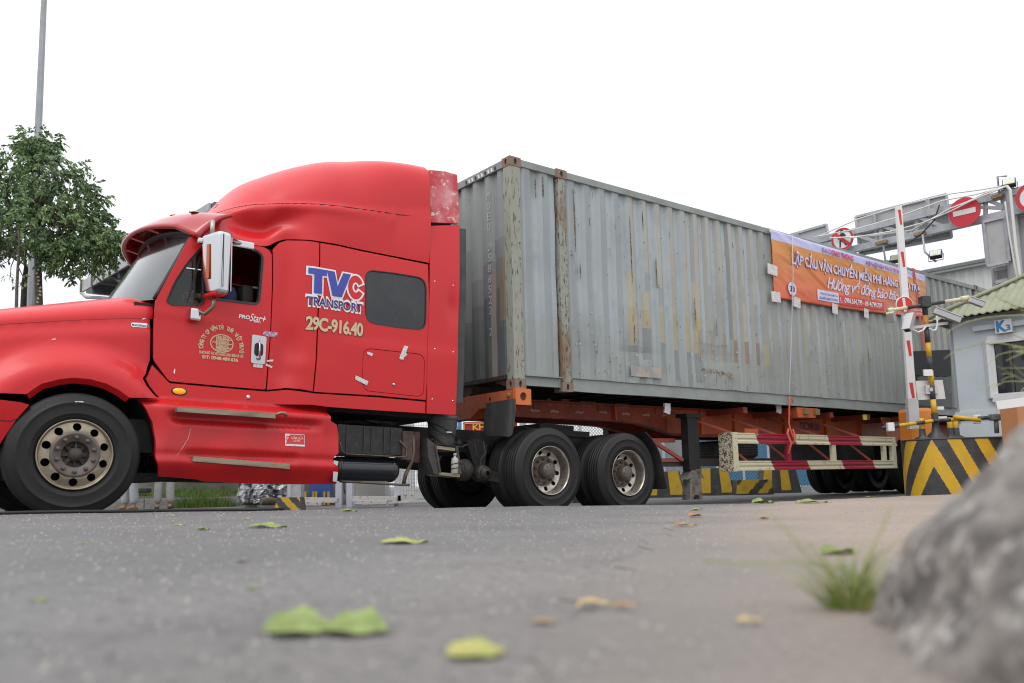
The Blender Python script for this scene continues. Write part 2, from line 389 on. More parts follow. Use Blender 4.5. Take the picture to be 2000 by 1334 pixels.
# ================================================================ tractor unit
TR = thing('truck_tractor', 'red sleeper-cab truck tractor with chrome mirror, blue TVC letters and a dented side', 'truck', FT)
def A(s, z):
    l = .17-.12*sst(s, 1.70, 2.12)
    l += .045*math.exp(-((s-1.86)/.09)**2)*sst(z, .7, .9)*(1-.6*sst(z, 1.7, 2.3))
    l += .035*math.exp(-((s-1.93)/.10)**2-((z-1.17)/.2)**2)-.012*math.exp(-((s-1.98)/.10)**2-((z-.98)/.07)**2)
    l += .06*max(0, z-1.75)**1.7+.02*max(0, .95-z)+.015*max(0, (1.1-s))**2
    l -= .010*math.exp(-((z-1.345+.045*(s-.7))/.018)**2)*(1-sst(s, 1.2, 1.6))
    l -= .008*sst(1.315-z, 0, .03)*sst(s, 2.3, 2.5)*sst(z, .9, 1.3)
    l += .04*math.exp(-((s-3.78)/.06)**2-((z-1.8)/.16)**2)
    return l
def tq(u, v, fn=A):
    l = .1
    for _ in range(5): p = on(FT, u, v, l); l = fn(p.x, p.z)
    return V((p.x, p.z))
def TQ(pts, fn=A): return [tq(u, v, fn) for u, v in pts]
SIDE = lambda a, b: V((a, A(a, b), b))
def LIFT(d, fn=A): return lambda a, b: V((a, fn(a, b)-d, b))
w1 = rr(TQ([(399, 476), (368, 508), (340, 550), (324, 590), (336, 597), (392, 598), (399, 590)]), [.02, .1, .1, .05, .05, .05, .03])
w2 = rr(TQ([(404, 473), (452, 478), (503, 488), (515, 500), (507, 597), (404, 584)]), [.02, .05, .06, .06, .07, .02])
doorO = rr(TQ([(303, 588), (299, 640), (299, 703), (330, 745), (430, 754), (519, 761.5), (528, 650), (531.5, 560), (531, 494), (519, 483), (480, 476), (430, 467), (376, 458), (366, 470), (335, 528)]),
           [.01, .1, .03, .03, .1, .02, .1, .1, .1, .06, .05, .05, .02, .05, .1])
door = panel('door', doorO, SIDE, RED, TR, holes=(w1, w2), gap=.0025, res=.05)
for w in (w1, w2):
    b = B(); L = dens(w, .04); n = len(L); I = shrink(L, .022); P = [SIDE(*p)+V((0, -.008, 0)) for p in L]; Q = [SIDE(*p)+V((0, -.004, 0)) for p in I]; R_ = [q+V((0, .05, 0)) for q in Q]
    b.add(P+Q+R_, [(i, (i+1) % n, n+(i+1) % n, n+i) for i in range(n)]+[(n+i, n+(i+1) % n, 2*n+(i+1) % n, 2*n+i) for i in range(n)])
    b.build('window_seal', BLK, door)
CLR = mat('clear_glass', (.75, .85, .85), .02, trans=1, coat=.2)
panel('vent_pane', shrink(w1, .018), LIFT(-.02), CLR, door, th=(0, .004, 0))
b = B(); p = tq(372, 540); b.bar(SIDE(*tq(392, 500))+V((0, .03, 0)), SIDE(*tq(366, 597))+V((0, .03, 0)), .03, .02); b.build('window_post', BLK, door)
midO = TQ([(533, 486), (545, 474), (560, 469), (600, 470), (624, 474), (622, 570), (617, 700), (611, 765), (585, 760), (558, 758), (521, 762), (529, 650), (533, 560)])
panel('sleeper_front_panel', midO, SIDE, RED, TR, gap=.0025, res=.05)
swin = rr(TQ([(713, 526), (765, 532), (833, 543), (832, 646), (775, 640), (713, 630)]), [.11, 0, .13, .12, 0, .12])
hatch = rr(TQ([(709, 679), (830, 692), (828, 776), (707, 763)]), .1)
mainO = TQ([(625.5, 474), (660, 480), (700, 489), (770, 503), (836, 516.5), (838, 620), (837, 700), (831.5, 781.5), (740, 773), (613, 765.5), (619, 700), (624, 570)])
sp_ = panel('sleeper_side_panel', mainO, SIDE, RED, TR, gap=.002, res=.06, holes=(swin, hatch))
panel('side_window', shrink(swin, .004), LIFT(-.008), TINT, TR, th=(0, .02, 0))
b = B(); L = dens(swin, .04); n = len(L); I = shrink(L, .012); b.add([SIDE(*p)+V((0, -.004, 0)) for p in L]+[SIDE(*p)+V((0, -.002, 0)) for p in I], [(i, (i+1) % n, n+(i+1) % n, n+i) for i in range(n)]); b.build('window_seal', BLK, TR)
ht = panel('storage_hatch', shrink(hatch, .006), LIFT(-.003), RED, TR)
sillO = TQ([(331, 748), (430, 757), (520, 764.5), (560, 761), (612, 768), (740, 776), (831, 784.5), (831, 807.5), (740, 802), (641, 795), (611, 791), (511, 789), (440, 783), (325, 776), (314, 778), (305, 771), (291, 753), (284, 740), (289, 732), (297, 712)])
panel('cab_sill', sillO, LIFT(.0), RED, TR, gap=.002, res=.05)
panel('side_extender', TQ([(838.5, 441), (897, 439), (895, 620), (890, 811), (832.5, 808), (834, 700), (838.5, 560)]), LIFT(.006), RED, TR, gap=.003, th=(0, .05, 0))
panel('worn_roof_extender', TQ([(832, 331), (868, 334), (893, 341), (895.5, 380), (896.5, 437), (838.5, 434), (835, 380)]), LIFT(-.0), REDW, TR, gap=.002, th=(0, .05, 0))
FLEX = mat('rubber_flap', (.055, .055, .058), .6, col2=(.03, .03, .032), sc=3)
panel('gap_fairing', TQ([(896, 444), (913, 446), (911, 620), (907, 786), (891, 786), (894, 620)]), LIFT(-.03), FLEX, TR, th=(0, .01, 0))
for (u, v) in [(849, 550), (885, 558), (849, 682), (885, 688), (844, 780), (884, 783)]:
    p = tq(u, v); b = B(); b.lathe([(.0, -.012), (.008, -.01), (.011, -.003)], SIDE(*p), n=10); b.build('rivet', CHR, TR)
p = tq(769, 751); b = B(); b.lathe([(0, -.010), (.012, -.010), (.016, -.002)], SIDE(*p), n=14); b.build('hatch_lock', CHR, ht)
# ---- roof fairing
ZB = [tuple(tq(u, v)) for u, v in [(376, 456), (400, 459), (430, 465), (480, 474), (520, 480), (545, 470), (560, 467), (600, 468), (624, 471), (660, 477), (700, 486), (770, 500), (837, 513)]]
ZB[0] = (ZB[0][0], ZB[0][1]+.005)
S0, S1 = ZB[0][0], tq(835, 400).x
RID = []
for u, v in [(376, 437), (395, 425), (430, 408), (470, 399), (520, 398), (600, 404), (700, 417), (770, 427), (833, 435)]:
    p = on(FT, u, v, .2); RID.append((p.x, p.z))
NN = lambda s: 2.35+1.2*sst(s, 1.6, 2.6)+4.5*sst(s, 2.5, 3.42)
L0S = lambda s: .185-.125*sst(s, 1.2, 2.5)
ZT = [(.859, 2.337), (.975, 2.447), (1.14, 2.558), (1.311, 2.734), (1.541, 3.013), (1.808, 3.185), (2.088, 3.32), (2.442, 3.442), (2.814, 3.498), (3.206, 3.517), (3.564, 3.536)]
def roof(i, j):
    s = S0+(S1-S0)*i; zb = sinterp(s, ZB); zt = sinterp(s, ZT)
    l0 = L0S(s); nn = NN(s)
    near = j <= .5; ph = (j if near else 1-j)*pi
    cl = max(0, cos(ph))**(2/nn); sl = sin(ph)**(2/nn)
    l = 1.2-(1.2-l0)*cl; z = zb+(zt-zb)*sl
    h = z-zb
    rid = max(.06, sinterp(s, RID)-zb)
    sc = .15*math.exp(-((h-min(.19, rid*.5))/(.035+.22*min(rid, .36)))**2)*sst(s, 1.05, 1.5)*(1-sst(s, 1.62, 2.12))
    ridge = -.022*math.exp(-((h-rid+.03)/.05)**2)*sst(s, .95, 1.2)*(1-.7*sst(s, 2.0, 3.0))
    step = .016*sst(h, rid-.004, rid+.02)
    l += (sc+ridge+step)*cl**.5+(A(s, zb)+.004-l0)*math.exp(-(h/.07)**2)
    return V((s, l if near else 2.4-l, z))
rf = grid('roof_fairing', 90, 120, roof, RED, TR)
b = B(); P = [roof(0, j/40) for j in range(41)]; b.add(P+[V((S0, 1.2, 2.15))], [(i, i+1, 41) for i in range(40)]); P = [roof(1, j/40) for j in range(41)]; b.add(P+[V((S1, 1.2, 2.2))], [(i, i+1, 41) for i in range(40)]); b.build('fairing_cap', REDD, rf)
def seam(name, pts, fn, w=.005, parent=TR, lift=.003, m=None):
    P = dens([V(p) for p in pts], .04, False); n = len(P); vs = []
    for i, p in enumerate(P):
        t = (P[min(i+1, n-1)]-P[max(i-1, 0)]).normalized(); q = V((-t.y, t.x))*w/2
        for e in (p-q, p+q): vs.append(fn(e.x, e.y)+V((0, -lift, 0)))
    b = B(); b.add(vs, [(2*i, 2*i+1, 2*i+3, 2*i+2) for i in range(n-1)]); return b.build(name, m or BLKP, parent)
def roofproj(u, v):
    """where the line of sight meets the near half of the fairing"""
    best = None; d = (FT.inverted().to_3x3()@ray(u, v)).normalized(); o = FT.inverted()@EYE
    for i in range(91):
        for j in range(0, 61):
            p = roof(i/90, j/120); t = (p-o).dot(d); e = (o+d*t-p).length
            if best is None or e < best[0]: best = (e, i/90, j/120)
    return best[1:]
def roofline(name, pts, w, m=BLKP):
    P = [roofproj(u, v) for u, v in pts]; Q = []
    for (a, c), (a2, c2) in zip(P, P[1:]):
        for k in range(8): Q.append((a+(a2-a)*k/8, c+(c2-c)*k/8))
    Q.append(P[-1]); pts3 = []
    for a, c in Q:
        p = roof(a, c); e = roof(min(1, a+.01), c)-roof(max(0, a-.01), c); g = roof(a, c+.004)-roof(a, max(0, c-.004)); nn = e.cross(g).normalized()
        if nn.y > 0: nn = -nn
        pts3.append(p+nn*.0005)
    b = B(); b.tube(pts3, w, 5, caps=False); return b.build(name, m, rf)
P = []
for k in range(121):
    i = k/120; s = S0+(S1-S0)*i; zb = sinterp(s, ZB); zt = sinterp(s, ZT); fr = max(.02, min(.98, (max(.06, sinterp(s, RID)-zb)+.010)/(zt-zb))); P.append(roof(i, math.asin(fr**(NN(s)/2))/pi)+V((0, -.003, 0)))
b = B(); b.tube(P[6:], .0034, 5, caps=False); b.build('panel_seam', BLKP, rf)
# marker lens on the fairing front and white digits
def lens(u, v, rx, rz, m, name='lens', parent=TR, fn=A, d=.012):
    p = tq(u, v, fn); b = B(); n = 20
    vs = []; 
    for k, (q, h) in enumerate(((1, 0), (.85, .7), (.4, 1))):
        vs += [V((p.x+rx*q*cos(2*pi*i/n), fn(p.x, p.y)-d*h, p.y+rz*q*sin(2*pi*i/n))) for i in range(n)]
    fs = [(r*n+i, r*n+(i+1) % n, (r+1)*n+(i+1) % n, (r+1)*n+i) for r in range(2) for i in range(n)]+[[2*n+i for i in range(n)]]
    b.add(vs, fs, smooth=True); return b.build(name, m, parent)
cn = [roofproj(u, v) for u, v in ((351, 434), (372, 428), (392, 404), (372, 406))]
def dig(a, b_):
    q = [cn[0][k]*(1-a)*(1-b_)+cn[1][k]*a*(1-b_)+cn[2][k]*a*b_+cn[3][k]*(1-a)*b_ for k in (0, 1)]
    return roof(max(0, q[0]), q[1])+V((-.01, -.006, .008))
letters('lettering', '58', dig, WPR, rf, 0, 0, 1, 1, off=-.0)
eo = [roofproj(u, v) for u, v in [(396, 414), (404, 402), (417, 397), (425, 399), (420, 406), (405, 414), (396, 415)]]
b = B(); b.tube([roof(max(0, a), c)+V((0, -.002, .002)) for a, c in eo], .0025, 5, caps=False); b.build('blanking_plate_edge', BLKP, rf)
# ---- windscreen, pillars, visor
def wsf(i, j):
    t = j*2-1; s = (.615+.315*i)-.30*(1-t*t)*(1-.35*i); return V((s, .225+1.95*j, 1.47+.70*i+.10*(1-t*t)*i+.02*(1-t*t)))
SKYG = mat('windscreen_glass', (.012, .016, .018), .05, coat=1, spec=.9, col2=(.05, .065, .075), sc=1.2)
ws = grid('windscreen', 16, 24, wsf, SKYG, TR)
b = B()
for j in range(0, 25):
    pass
def band(pts, w, d=(0, 0, 0)):
    b = B(); b.tube(pts, w, 6, caps=True); return b
bb = B(); bb.tube([wsf(k/10, 0)+V((-.012, -.004, 0)) for k in range(11)], .022, 6); bb.tube([wsf(k/10, 1)+V((-.012, 0, 0)) for k in range(11)], .022, 6)
bb.tube([wsf(1, k/20)+V((-.01, 0, 0)) for k in range(21)], .03, 6); bb.build('windscreen_seal', BLK, ws)
# A pillar filler between screen edge and door edge
pa = [wsf(k/8, 0)+V((.0, .004, 0)) for k in range(9)]
pb = [V((p.x, A(p.x, p.y)+.004, p.y)) for p in [tq(303, 590).lerp(tq(376, 458), k/8) for k in range(9)]]
b = B(); b.add(pa+pb, [(i, i+1, 10+i, 9+i) for i in range(8)]); b.build('window_pillar', RED, TR)
def mk(l): return .08+.92*l
def vis(i, j):
    """i across the cab from the near side, j from the roof edge to the front lip"""
    t = i*2-1; a = abs(t); lat = 1.2+t*1.10
    sr = 1.24-.10*(1-a**2); zr = 2.40+.10*(1-a**2.5)
    sf = .93-.42*(1-a**2.2); zf = 2.17+.13*(1-a**3)
    drop = 0
    s = sr+(sf-sr)*j; z = zr+(zf-zr)*j+.10*sin(pi*min(1, j*1.0))*(.5+.5*(1-a**2))
    z -= .20*max(0, a-.8)/.2*j*(0.35 if t < 0 else 1.0)
    return V((s, lat, z))
VR = mat('visor_red', (.40, .012, .018), .22, coat=.6)
vz = grid('sun_visor', 40, 12, vis, VR, TR)
m_ = vz.modifiers.new('s', 'SOLIDIFY'); m_.thickness = .035; m_.offset = -1
b = B()
for i in (.12, .3, .5, .7, .88):
    b.bar(vis(i, .9)+V((0, 0, -.03)), V((vis(i, .1).x+.0, vis(i, .1).y, 2.22)), .05, .04)
b.build('visor_bracket', VR, vz)
b = B()
for i in (.14, .32, .5, .68, .86):
    p = vis(i, .45); bb2 = B(); bb2.lathe([(0, .018), (.03, .012), (.045, .0)], p, axis='z', n=14, smooth=True); bb2.build('clearance_lamp', AMB, vz)
# ---- cab inside, far side, floor
INT = mat('cab_interior', (.018, .018, .02), .8)
b = B(); b.bx((.66, .28, .55), (3.8, 2.15, .62)); b.bx((3.76, .2, .6), (3.8, 2.2, 3.2)); b.bx((.66, .3, .3), (.70, 2.1, 1.45)); b.bx((.45, .3, 1.38), (.9, 2.1, 1.44)); b.build('cab_floor', INT, TR)
lin = [(.70, .60), (.70, 1.40), (1.62, 1.49), (1.66, 2.16), (3.80, 2.10), (3.82, .60)]
panel('cab_liner', [V(p) for p in lin], LIFT(-.06), INT, TR, res=.15)
panel('side_extender_liner', [V(p) for p in [(3.3, .62), (3.82, .62), (3.82, 3.35), (3.3, 3.3)]], LIFT(-.05), INT, TR, res=.2)
FARS = lambda a, b: V((a, 2.4-A(a, b), b))
panel('door', doorO, FARS, RED, TR, th=(0, -.02, 0), holes=(w1, w2), res=.12)
panel('window_pane', w1, lambda a, b: V((a, 2.4-A(a, b)-.01, b)), TINT, TR, th=(0, -.004, 0)); panel('window_pane', w2, lambda a, b: V((a, 2.4-A(a, b)-.01, b)), TINT, TR, th=(0, -.004, 0))
panel('sleeper_side_panel', TQ([(533, 478), (600, 471), (700, 489), (836, 516), (893, 440), (890, 811), (641, 795), (521, 780)]), FARS, RED, TR, th=(0, -.02, 0), res=.15)
panel('worn_roof_extender', TQ([(832, 331), (893, 341), (896, 440), (838, 516)]), FARS, REDW, TR, th=(0, -.05, 0))
b = B(); b.box((1.55, .62, 1.25), (.16, .5, .75), None, 0, .05); b.box((1.35, .62, .86), (.5, .5, .16), None, 0, .05); b.box((1.57, .62, 1.72), (.12, .28, .2), None, 0, .04); b.build('driver_seat', mat('seat_cloth', (.10, .09, .08), .9), TR)
b = B(); b.box((1.55, 1.78, 1.25), (.16, .5, .75), None, 0, .05); b.box((1.35, 1.78, .86), (.5, .5, .16), None, 0, .05); b.build('passenger_seat', mat('seat_cloth', (.10, .09, .08), .9), TR)
b = B(); c = V((.93, .62, 1.42)); b.tube([c+V((.09*sin(a), .22*cos(a), .2*sin(a))) for a in [2*pi*k/24 for k in range(25)]], .014, 6); b.bar(c, c+V((-.25, 0, -.25)), .04, .04); b.build('steering_wheel', BLK, TR)
# ---- hood
CRE0 = [(-1.2, .93), (-.6, 1.09), (-.3, 1.15), (.1, 1.22), (.6, 1.30)]
def Hs(s, z):
    r = sqrt(s*s*.92+(z-.02)**2); zc = interp(s, CRE0)
    l = .015+.175*sst(r, .70, 1.0)*(1-.35*sst(-s, .2, 1.0)*sst(1.0-z, 0, .4))+.05*sst(z, zc-.16, zc)+.16*sst(-s, .6, 1.25)**1.4+.02*sst(s, .45, .62)
    l -= .010*math.exp(-((z-zc+.012)/.02)**2)
    return l
CRE = [tuple(tq(u, v, Hs)) for u, v in [(0, 633), (80, 628.5), (160, 624), (230, 621.5), (293, 622)]]
CRE = [(-1.2, .93)]+CRE
arch = TQ([(253, 777), (232, 762), (209, 750), (177, 741), (144, 738), (116, 741), (81, 750), (52, 770)], Hs)
hO = [V(p) for p in CRE]+TQ([(293.5, 640), (293, 703), (285, 730), (279, 739), (287, 754), (302, 772), (311, 779)], Hs)+arch+TQ([(0, 768)], Hs)+[V((-1.25, .50))]
HSIDE = lambda a, b: V((a, Hs(a, b), b))
hood = panel('hood', hO, HSIDE, RED, TR, res=.05, gap=.002, th=(0, .04, 0))
def htop(i, j):
    s = -1.2+(.605+1.2)*i; zc = interp(s, CRE); Z = zc+interp(s, [(-1.2, .10), (-.9, .19), (-.59, .235), (0, .28), (.6, .33)])
    near = j <= .5; ph = (j if near else 1-j)*pi; nn = 2.25; cl = max(0, cos(ph))**(2/nn); sl = sin(ph)**(2/nn)
    l0 = Hs(s, zc)+.004; l = 1.2-(1.2-l0)*cl; return V((s, l if near else 2.4-l, zc+(Z-zc)*sl))
grid('hood_top', 40, 60, htop, RED, TR)
panel('hood_side', hO, lambda a, b: V((a, 2.4-Hs(a, b), b)), RED, TR, res=.12, th=(0, -.04, 0))
b = B(); P = [htop(0, j/30) for j in range(31)]; b.prism(P+[V((-1.2, 2.1, .45)), V((-1.2, .3, .45))], (-.06, 0, 0)); b.build('grille', BLK, TR)
seam('body_crease', [(s, z-.003) for s, z in CRE], HSIDE, .003, lift=.0015, m=mat('crease_red', (.2, .01, .01), .6))
AL = arch[::-1]; AL = dens(AL, .04, False); AI = [V((p.x, p.y)).lerp(V((.03, .0)), .065) for p in AL]
b = B(); n = len(AL); b.add([HSIDE(*p)+V((0, -.004, 0)) for p in AL]+[V((p.x, Hs(*AL[i])+.05, p.y)) for i, p in enumerate(AI)], [(i, i+1, n+i+1, n+i) for i in range(n-1)], smooth=True); b.build('fender_lip', RED, hood)
# wheel arch liner
for sg in (0, 1):
    b = B(); y0 = .10 if not sg else 1.75; b.lathe([(.64, y0), (.64, y0+.55), (.2, y0+.56)], (.03, 0, .05), n=24, a0=-.05, a1=pi+.05, smooth=True); b.build('arch_liner', BLK, TR)
# bumper
bo = TQ([(57, 791), (40, 786), (0, 781)], Hs)+[V((-1.3, .47)), V((-1.35, .2)), V((-1.25, -.02))]+TQ([(0, 868), (15, 845), (33, 818)], Hs)
bump_ = panel('bumper', bo, lambda a, b: V((a, .03+.25*sst(-a, .8, 1.35)-.03*sin((b-.2)*6), b)), REDS, TR, th=(0, .06, 0))
seam('bumper_split', TQ([(0, 821), (20, 823), (36, 817)], Hs), lambda a, b: V((a, .03+.25*sst(-a, .8, 1.35)-.03*sin((b-.2)*6), b)), .008, bump_)
grid('bumper_front', 8, 16, lambda i, j: V((-1.35-.18*sin(pi*j), .28+1.84*j, -.02+.49*i)), REDS, bump_)
b = B(); b.box((-.2, .5, .2), (1.9, .5, .3)); b.box((-.2, 1.9, .2), (1.9, .5, .3)); b.box((.1, 1.2, .25), (1.6, .9, .9)); b.build('engine_block', DARK, TR)
# ---- skirt with steps
def Bs(s, z):
    l = .17-.17*sst(.56-z, 0, .10)
    e = sst(s, .70, .85)*(1-sst(s, 2.2, 2.3))
    l += .055*e*(sst(.405-z, 0, .01)-sst(.335-z, 0, .02))*(1-sst(s, 2.05, 2.25))
    l -= .03*sst(.30-z, 0, .25)*(1-sst(.06-z, 0, .03)*.5)
    l += .03*sst(.075-z, 0, .02)*sst(s, .86, .95)*(1-sst(s, 1.9, 2.0))*(1-sst(.0-z, 0, .02))
    l -= .035*sst(.03-z, 0, .05)
    l += .12*sst(-.03-z, 0, .22)+.02*noise.noise(V((s*3, z*3, 5)))*(1-sst(z, .0, .2))
    l += .05*sst(-(s-.75), 0, .2)*sst(z, .0, .2)
    l += .02*sst(s, 2.22, 2.3)
    return l
skO = TQ([(264, 779), (300, 779), (312, 774), (330, 771), (440, 779), (600, 788), (640, 792), (641, 808), (646, 822), (658, 830), (661, 850), (661, 885), (652, 893), (652, 905), (661, 912), (657, 945), (600, 946), (500, 945), (440, 942), (400, 940), (385, 936), (350, 933), (311, 930), (310, 908), (305, 897), (304, 860), (298, 825), (286, 800)], Bs)
sk = panel('side_skirt', skO, lambda a, b: V((a, Bs(a, b), b)), REDS, TR, res=.035, th=(0, .05, 0))
for q in (((345, 795), (538, 807), (538, 817), (346, 804)), ((378, 891), (566, 906), (566, 916), (377, 901))):
    P = [on(FT, u, v, -.075) for u, v in q]; b = B(); b.prism(P, (0, .12, 0)); b.build('step_tread', TREAD, sk)
P = [on(FT, u, v, -.02) for u, v in ((538, 810), (548, 806), (556, 806), (562, 812))]; b = B(); b.tube(P, .012, 6); b.build('grab_latch', TREAD, sk)
for q in (((652, 899), (661, 901), (660, 909), (651, 910)), ((651, 921), (660, 922), (658, 941), (650, 940))):
    P = [on(FT, u, v, -.02) for u, v in q]; b = B(); b.prism(P, (0, .12, 0)); b.build('skirt_clip', CHR, sk)
SKF = lambda a, b: V((a, Bs(a, b)-.008, b))
q = [tq(u, v, Bs) for u, v in ((557, 870), (595, 870), (595, 849))]
x0, x1, y0, y1 = q[0].x, q[1].x, q[0].y-.003, q[2].y
stk = panel('fuel_sticker', [V((x0, y0)), V((x1, y0)), V((x1, y1)), V((x0, y1))], lambda a, b: V((a, Bs(a, b)-.004, b)), PAPER, TR, th=(0, .002, 0))
panel('sticker_face', [V((x0+.005, y0+.02)), V((x1-.005, y0+.02)), V((x1-.005, y1-.005)), V((x0+.05, y1-.005))], lambda a, b: V((a, Bs(a, b)-.006, b)), REDP, stk, th=(0, .001, 0))
letters('lettering', 'CẤM LỬA', SKF, CREAM, stk, x0+.06, y1-.05, x1-.015, y1-.015, off=.02)
letters('lettering', 'NO FIRE', SKF, CREAM, stk, x0+.085, y1-.075, x1-.05, y1-.056, off=.02)
letters('lettering', 'D', SKF, REDP, stk, x0+.015, y1-.065, x0+.045, y1-.02, off=.02)
# cracked, stapled repair line
seam('stitched_crack', TQ([(372, 837), (368, 855), (358, 872), (345, 890)], Bs), lambda a, b: V((a, Bs(a, b), b)), .005, sk, .003, mat('crack_pale', (.5, .3, .25), .6))
# ---- mirror
def RX(c, d, yaw=0, pitch=0, bev=.03): return (M.Rotation(yaw, 3, 'Z')@M.Rotation(pitch, 3, 'Y'))
Rm = M.Rotation(radians(18), 3, 'Z')@M.Rotation(radians(-2), 3, 'Y')
mc = V((1.07, -.04, 1.82))
b = B(); bm = bmesh.new(); bmesh.ops.create_cube(bm, size=1)
for v in bm.verts:
    w = 1-.12*(v.co.z < 0); v.co = V((v.co.x*.155*w, v.co.y*.30*w, v.co.z*.60))
bmesh.ops.bevel(bm, geom=bm.edges[:], offset=.05, segments=5, profile=.6, affect='EDGES')
b.add([Rm@v.co+mc for v in bm.verts], [[v.index for v in f.verts] for f in bm.faces], 0, True); bm.free()
mir = b.build('mirror', CHR, TR)
b = B(); b.box(mc+Rm@V((-.082, .01, .02)), (.012, .04, .33), Rm, 0, .004); b.build('mirror_marker', mat('marker_orange', (.5, .10, .015), .3, coat=.3), mir)
b = B(); b.box(mc+Rm@V((.08, 0, 0)), (.01, .25, .52), Rm, 0, .004); b.build('mirror_glass', mat('mirror_silver', (.6, .62, .65), .03, metal=1), mir)
b = B(); b.box(mc+Rm@V((-.01, -.0, -.285)), (.11, .20, .05), Rm, 0, .02); b.build('mirror_red_lip', RED, mir)
b = B(); P = [mc+Rm@V((-.03, -.152, z)) for z in (-.24, -.1, .1, .27)]; b.tube(P, .004, 5); b.build('mirror_seam', BLKP, mir)
p1 = mc+V((0, 0, -.30)); b = B(); b.tube([p1, p1+V((-.0, .02, -.10)), p1+V((-.06, .06, -.17)), V((tq(377, 617).x+.04, .08, tq(377, 617).y+.03)), V((tq(377, 617).x, .12, tq(377, 617).y+.02))], .019, 8); b.build('mirror_arm', mat('arm_bronze', (.25, .2, .17), .35, metal=.8), mir)
p = tq(377, 617); b = B(); b.box(V((p.x, .12, p.y)), (.10, .09, .12), None, 0, .02); b.build('mirror_foot', CHR, mir)
b = B(); b.tube([V((1.13, .0, 2.10)), V((1.22, .1, 2.13)), V((1.42, .19, 2.13))], [.03, .03, .028], 8); b.build('mirror_arm', CHR, mir)
b = B(); b.box(V((1.36, .16, 2.125)), (.26, .05, .075), None, 0, .015); b.build('mirror_bracket', CHR, mir)
b = B(); b.tube([V((1.03, .0, 2.10)), V((1.03, .0, 2.26))], .022, 8); b.build('mirror_antenna', mat('arm_pale', (.45, .42, .36), .4, metal=.6), mir)
b = B(); b.box(V((1.0, .08, 2.06)), (.16, .06, .06), None, 0, .02); b.build('mirror_bracket', CHR, mir)
b = B(); b.add([Rm@V(v)+V((1.07, 2.44, 1.82)) for v in [(x*.07, y*.14, z*.29) for x in (-1, 1) for y in (-1, 1) for z in (-1, 1)]], [(0, 1, 3, 2), (4, 6, 7, 5), (0, 4, 5, 1), (2, 3, 7, 6), (0, 2, 6, 4), (1, 5, 7, 3)]); b.tube([V((1.05, 2.4, 1.55)), V((.95, 2.25, 1.3))], .02); b.build('mirror', CHR, TR)
# ---- door handle, lamps, stickers, lettering
h0, h1 = tq(489, 709), tq(520, 657)
hd = panel('door_handle', rr([V((h0.x, h0.y)), V((h1.x-.005, h0.y)), V((h1.x, h1.y-.005)), V((h0.x, h1.y))], .02), LIFT(.012), mat('handle_chrome', (.55, .55, .56), .3, metal=.9), door, th=(0, .014, 0), res=.02)
cx_, cz_ = (h0.x+h1.x)/2, (h0.y+h1.y)/2
b = B(); L = rr([V((cx_-.045, cz_-.07)), V((cx_+.045, cz_-.07)), V((cx_+.045, cz_+.065)), V((cx_-.045, cz_+.065))], .04); b.add([SIDE(*p)+V((0, -.014, 0)) for p in L], [list(range(len(L)))]); b.build('handle_recess', BLKP, hd)
b = B(); b.tube([SIDE(cx_, cz_-.085)+V((0, -.03, 0)), SIDE(cx_, cz_)+V((0, -.035, 0)), SIDE(cx_, cz_+.09)+V((0, -.02, 0))], [.015, .009, .010], 8); b.build('handle_lever', CHR, hd)
b = B(); b.lathe([(0, -.04), (.016, -.038), (.024, -.02), (.026, -.01)], SIDE(cx_, cz_-.085), n=20); b.build('handle_lock', CHR, hd)
lens(350, 764, .075, .042, BLKP, 'marker_bezel', TR, A, .006); lens(350, 764, .062, .032, mat('amber_lit', (.8, .3, .02), .2, coat=.5, emit=((1, .45, .02), .35)), 'marker_lamp', TR, A, .03)
lens(485, 776, .022, .026, CHR, 'diamond_badge')
def quad(name, q, m, parent=TR, fn=None, lift=.007):
    b = B(); P = [tq(u, v) for u, v in q]; b.add([SIDE(*p)+V((0, -lift, 0)) for p in P], [list(range(len(P)))]); return b.build(name, m, parent)
quad('tape', [(779, 700), (789, 675), (797, 677), (787, 703)], PAPER); quad('tape', [(780, 693), (792, 688), (795, 693), (782, 703)], PAPER)
quad('tape', [(694, 733), (719, 745), (716, 753), (693, 741)], PAPER); quad('tape', [(717, 687), (728, 690), (726, 696), (716, 691)], PAPER)
quad('tape', [(520, 704), (533, 702), (533, 706), (521, 707)], PAPER); quad('tape', [(519, 710), (532, 716), (530, 719), (518, 714)], PAPER)
st = quad('sticker', [(495, 708), (513, 710), (512, 719), (494, 717)], PAPER)
quad('sticker', [(513, 650), (518, 646), (542, 650), (541, 657), (526, 658), (513, 654)], mat('sticker_pink', (.6, .45, .5), .5, col2=(.3, .1, .3), sc=40, lo=.48, hi=.52))
quad('paint_chip', [(338, 727), (341, 720), (342, 722), (341, 731)], WPR)
for u, v in ((35, 612), (16, 612), (40, 606), (44, 608), (105, 663), (281, 623)):
    p = tq(u, v, Hs); n = 6
    if p.y < interp(p.x, CRE): 
        b = B(); b.add([HSIDE(p.x+.018*cos(k), p.y+.009*sin(k*1.3))+V((0, -.004, 0)) for k in range(n)], [list(range(n))]); b.build('paint_chip', WPR, TR)
lift = LIFT(.007)
def lab(body, bl, tr, m, off=0., shear=0., space=1., d=.007, fn=A, name='lettering', parent=TR, y0=None, y1=None):
    a, c = tq(*bl, fn), tq(*tr, fn); return letters(name, body, LIFT(d, fn), m, parent, a.x, y0 if y0 is not None else a.y, c.x, y1 if y1 is not None else c.y, off, shear, space)
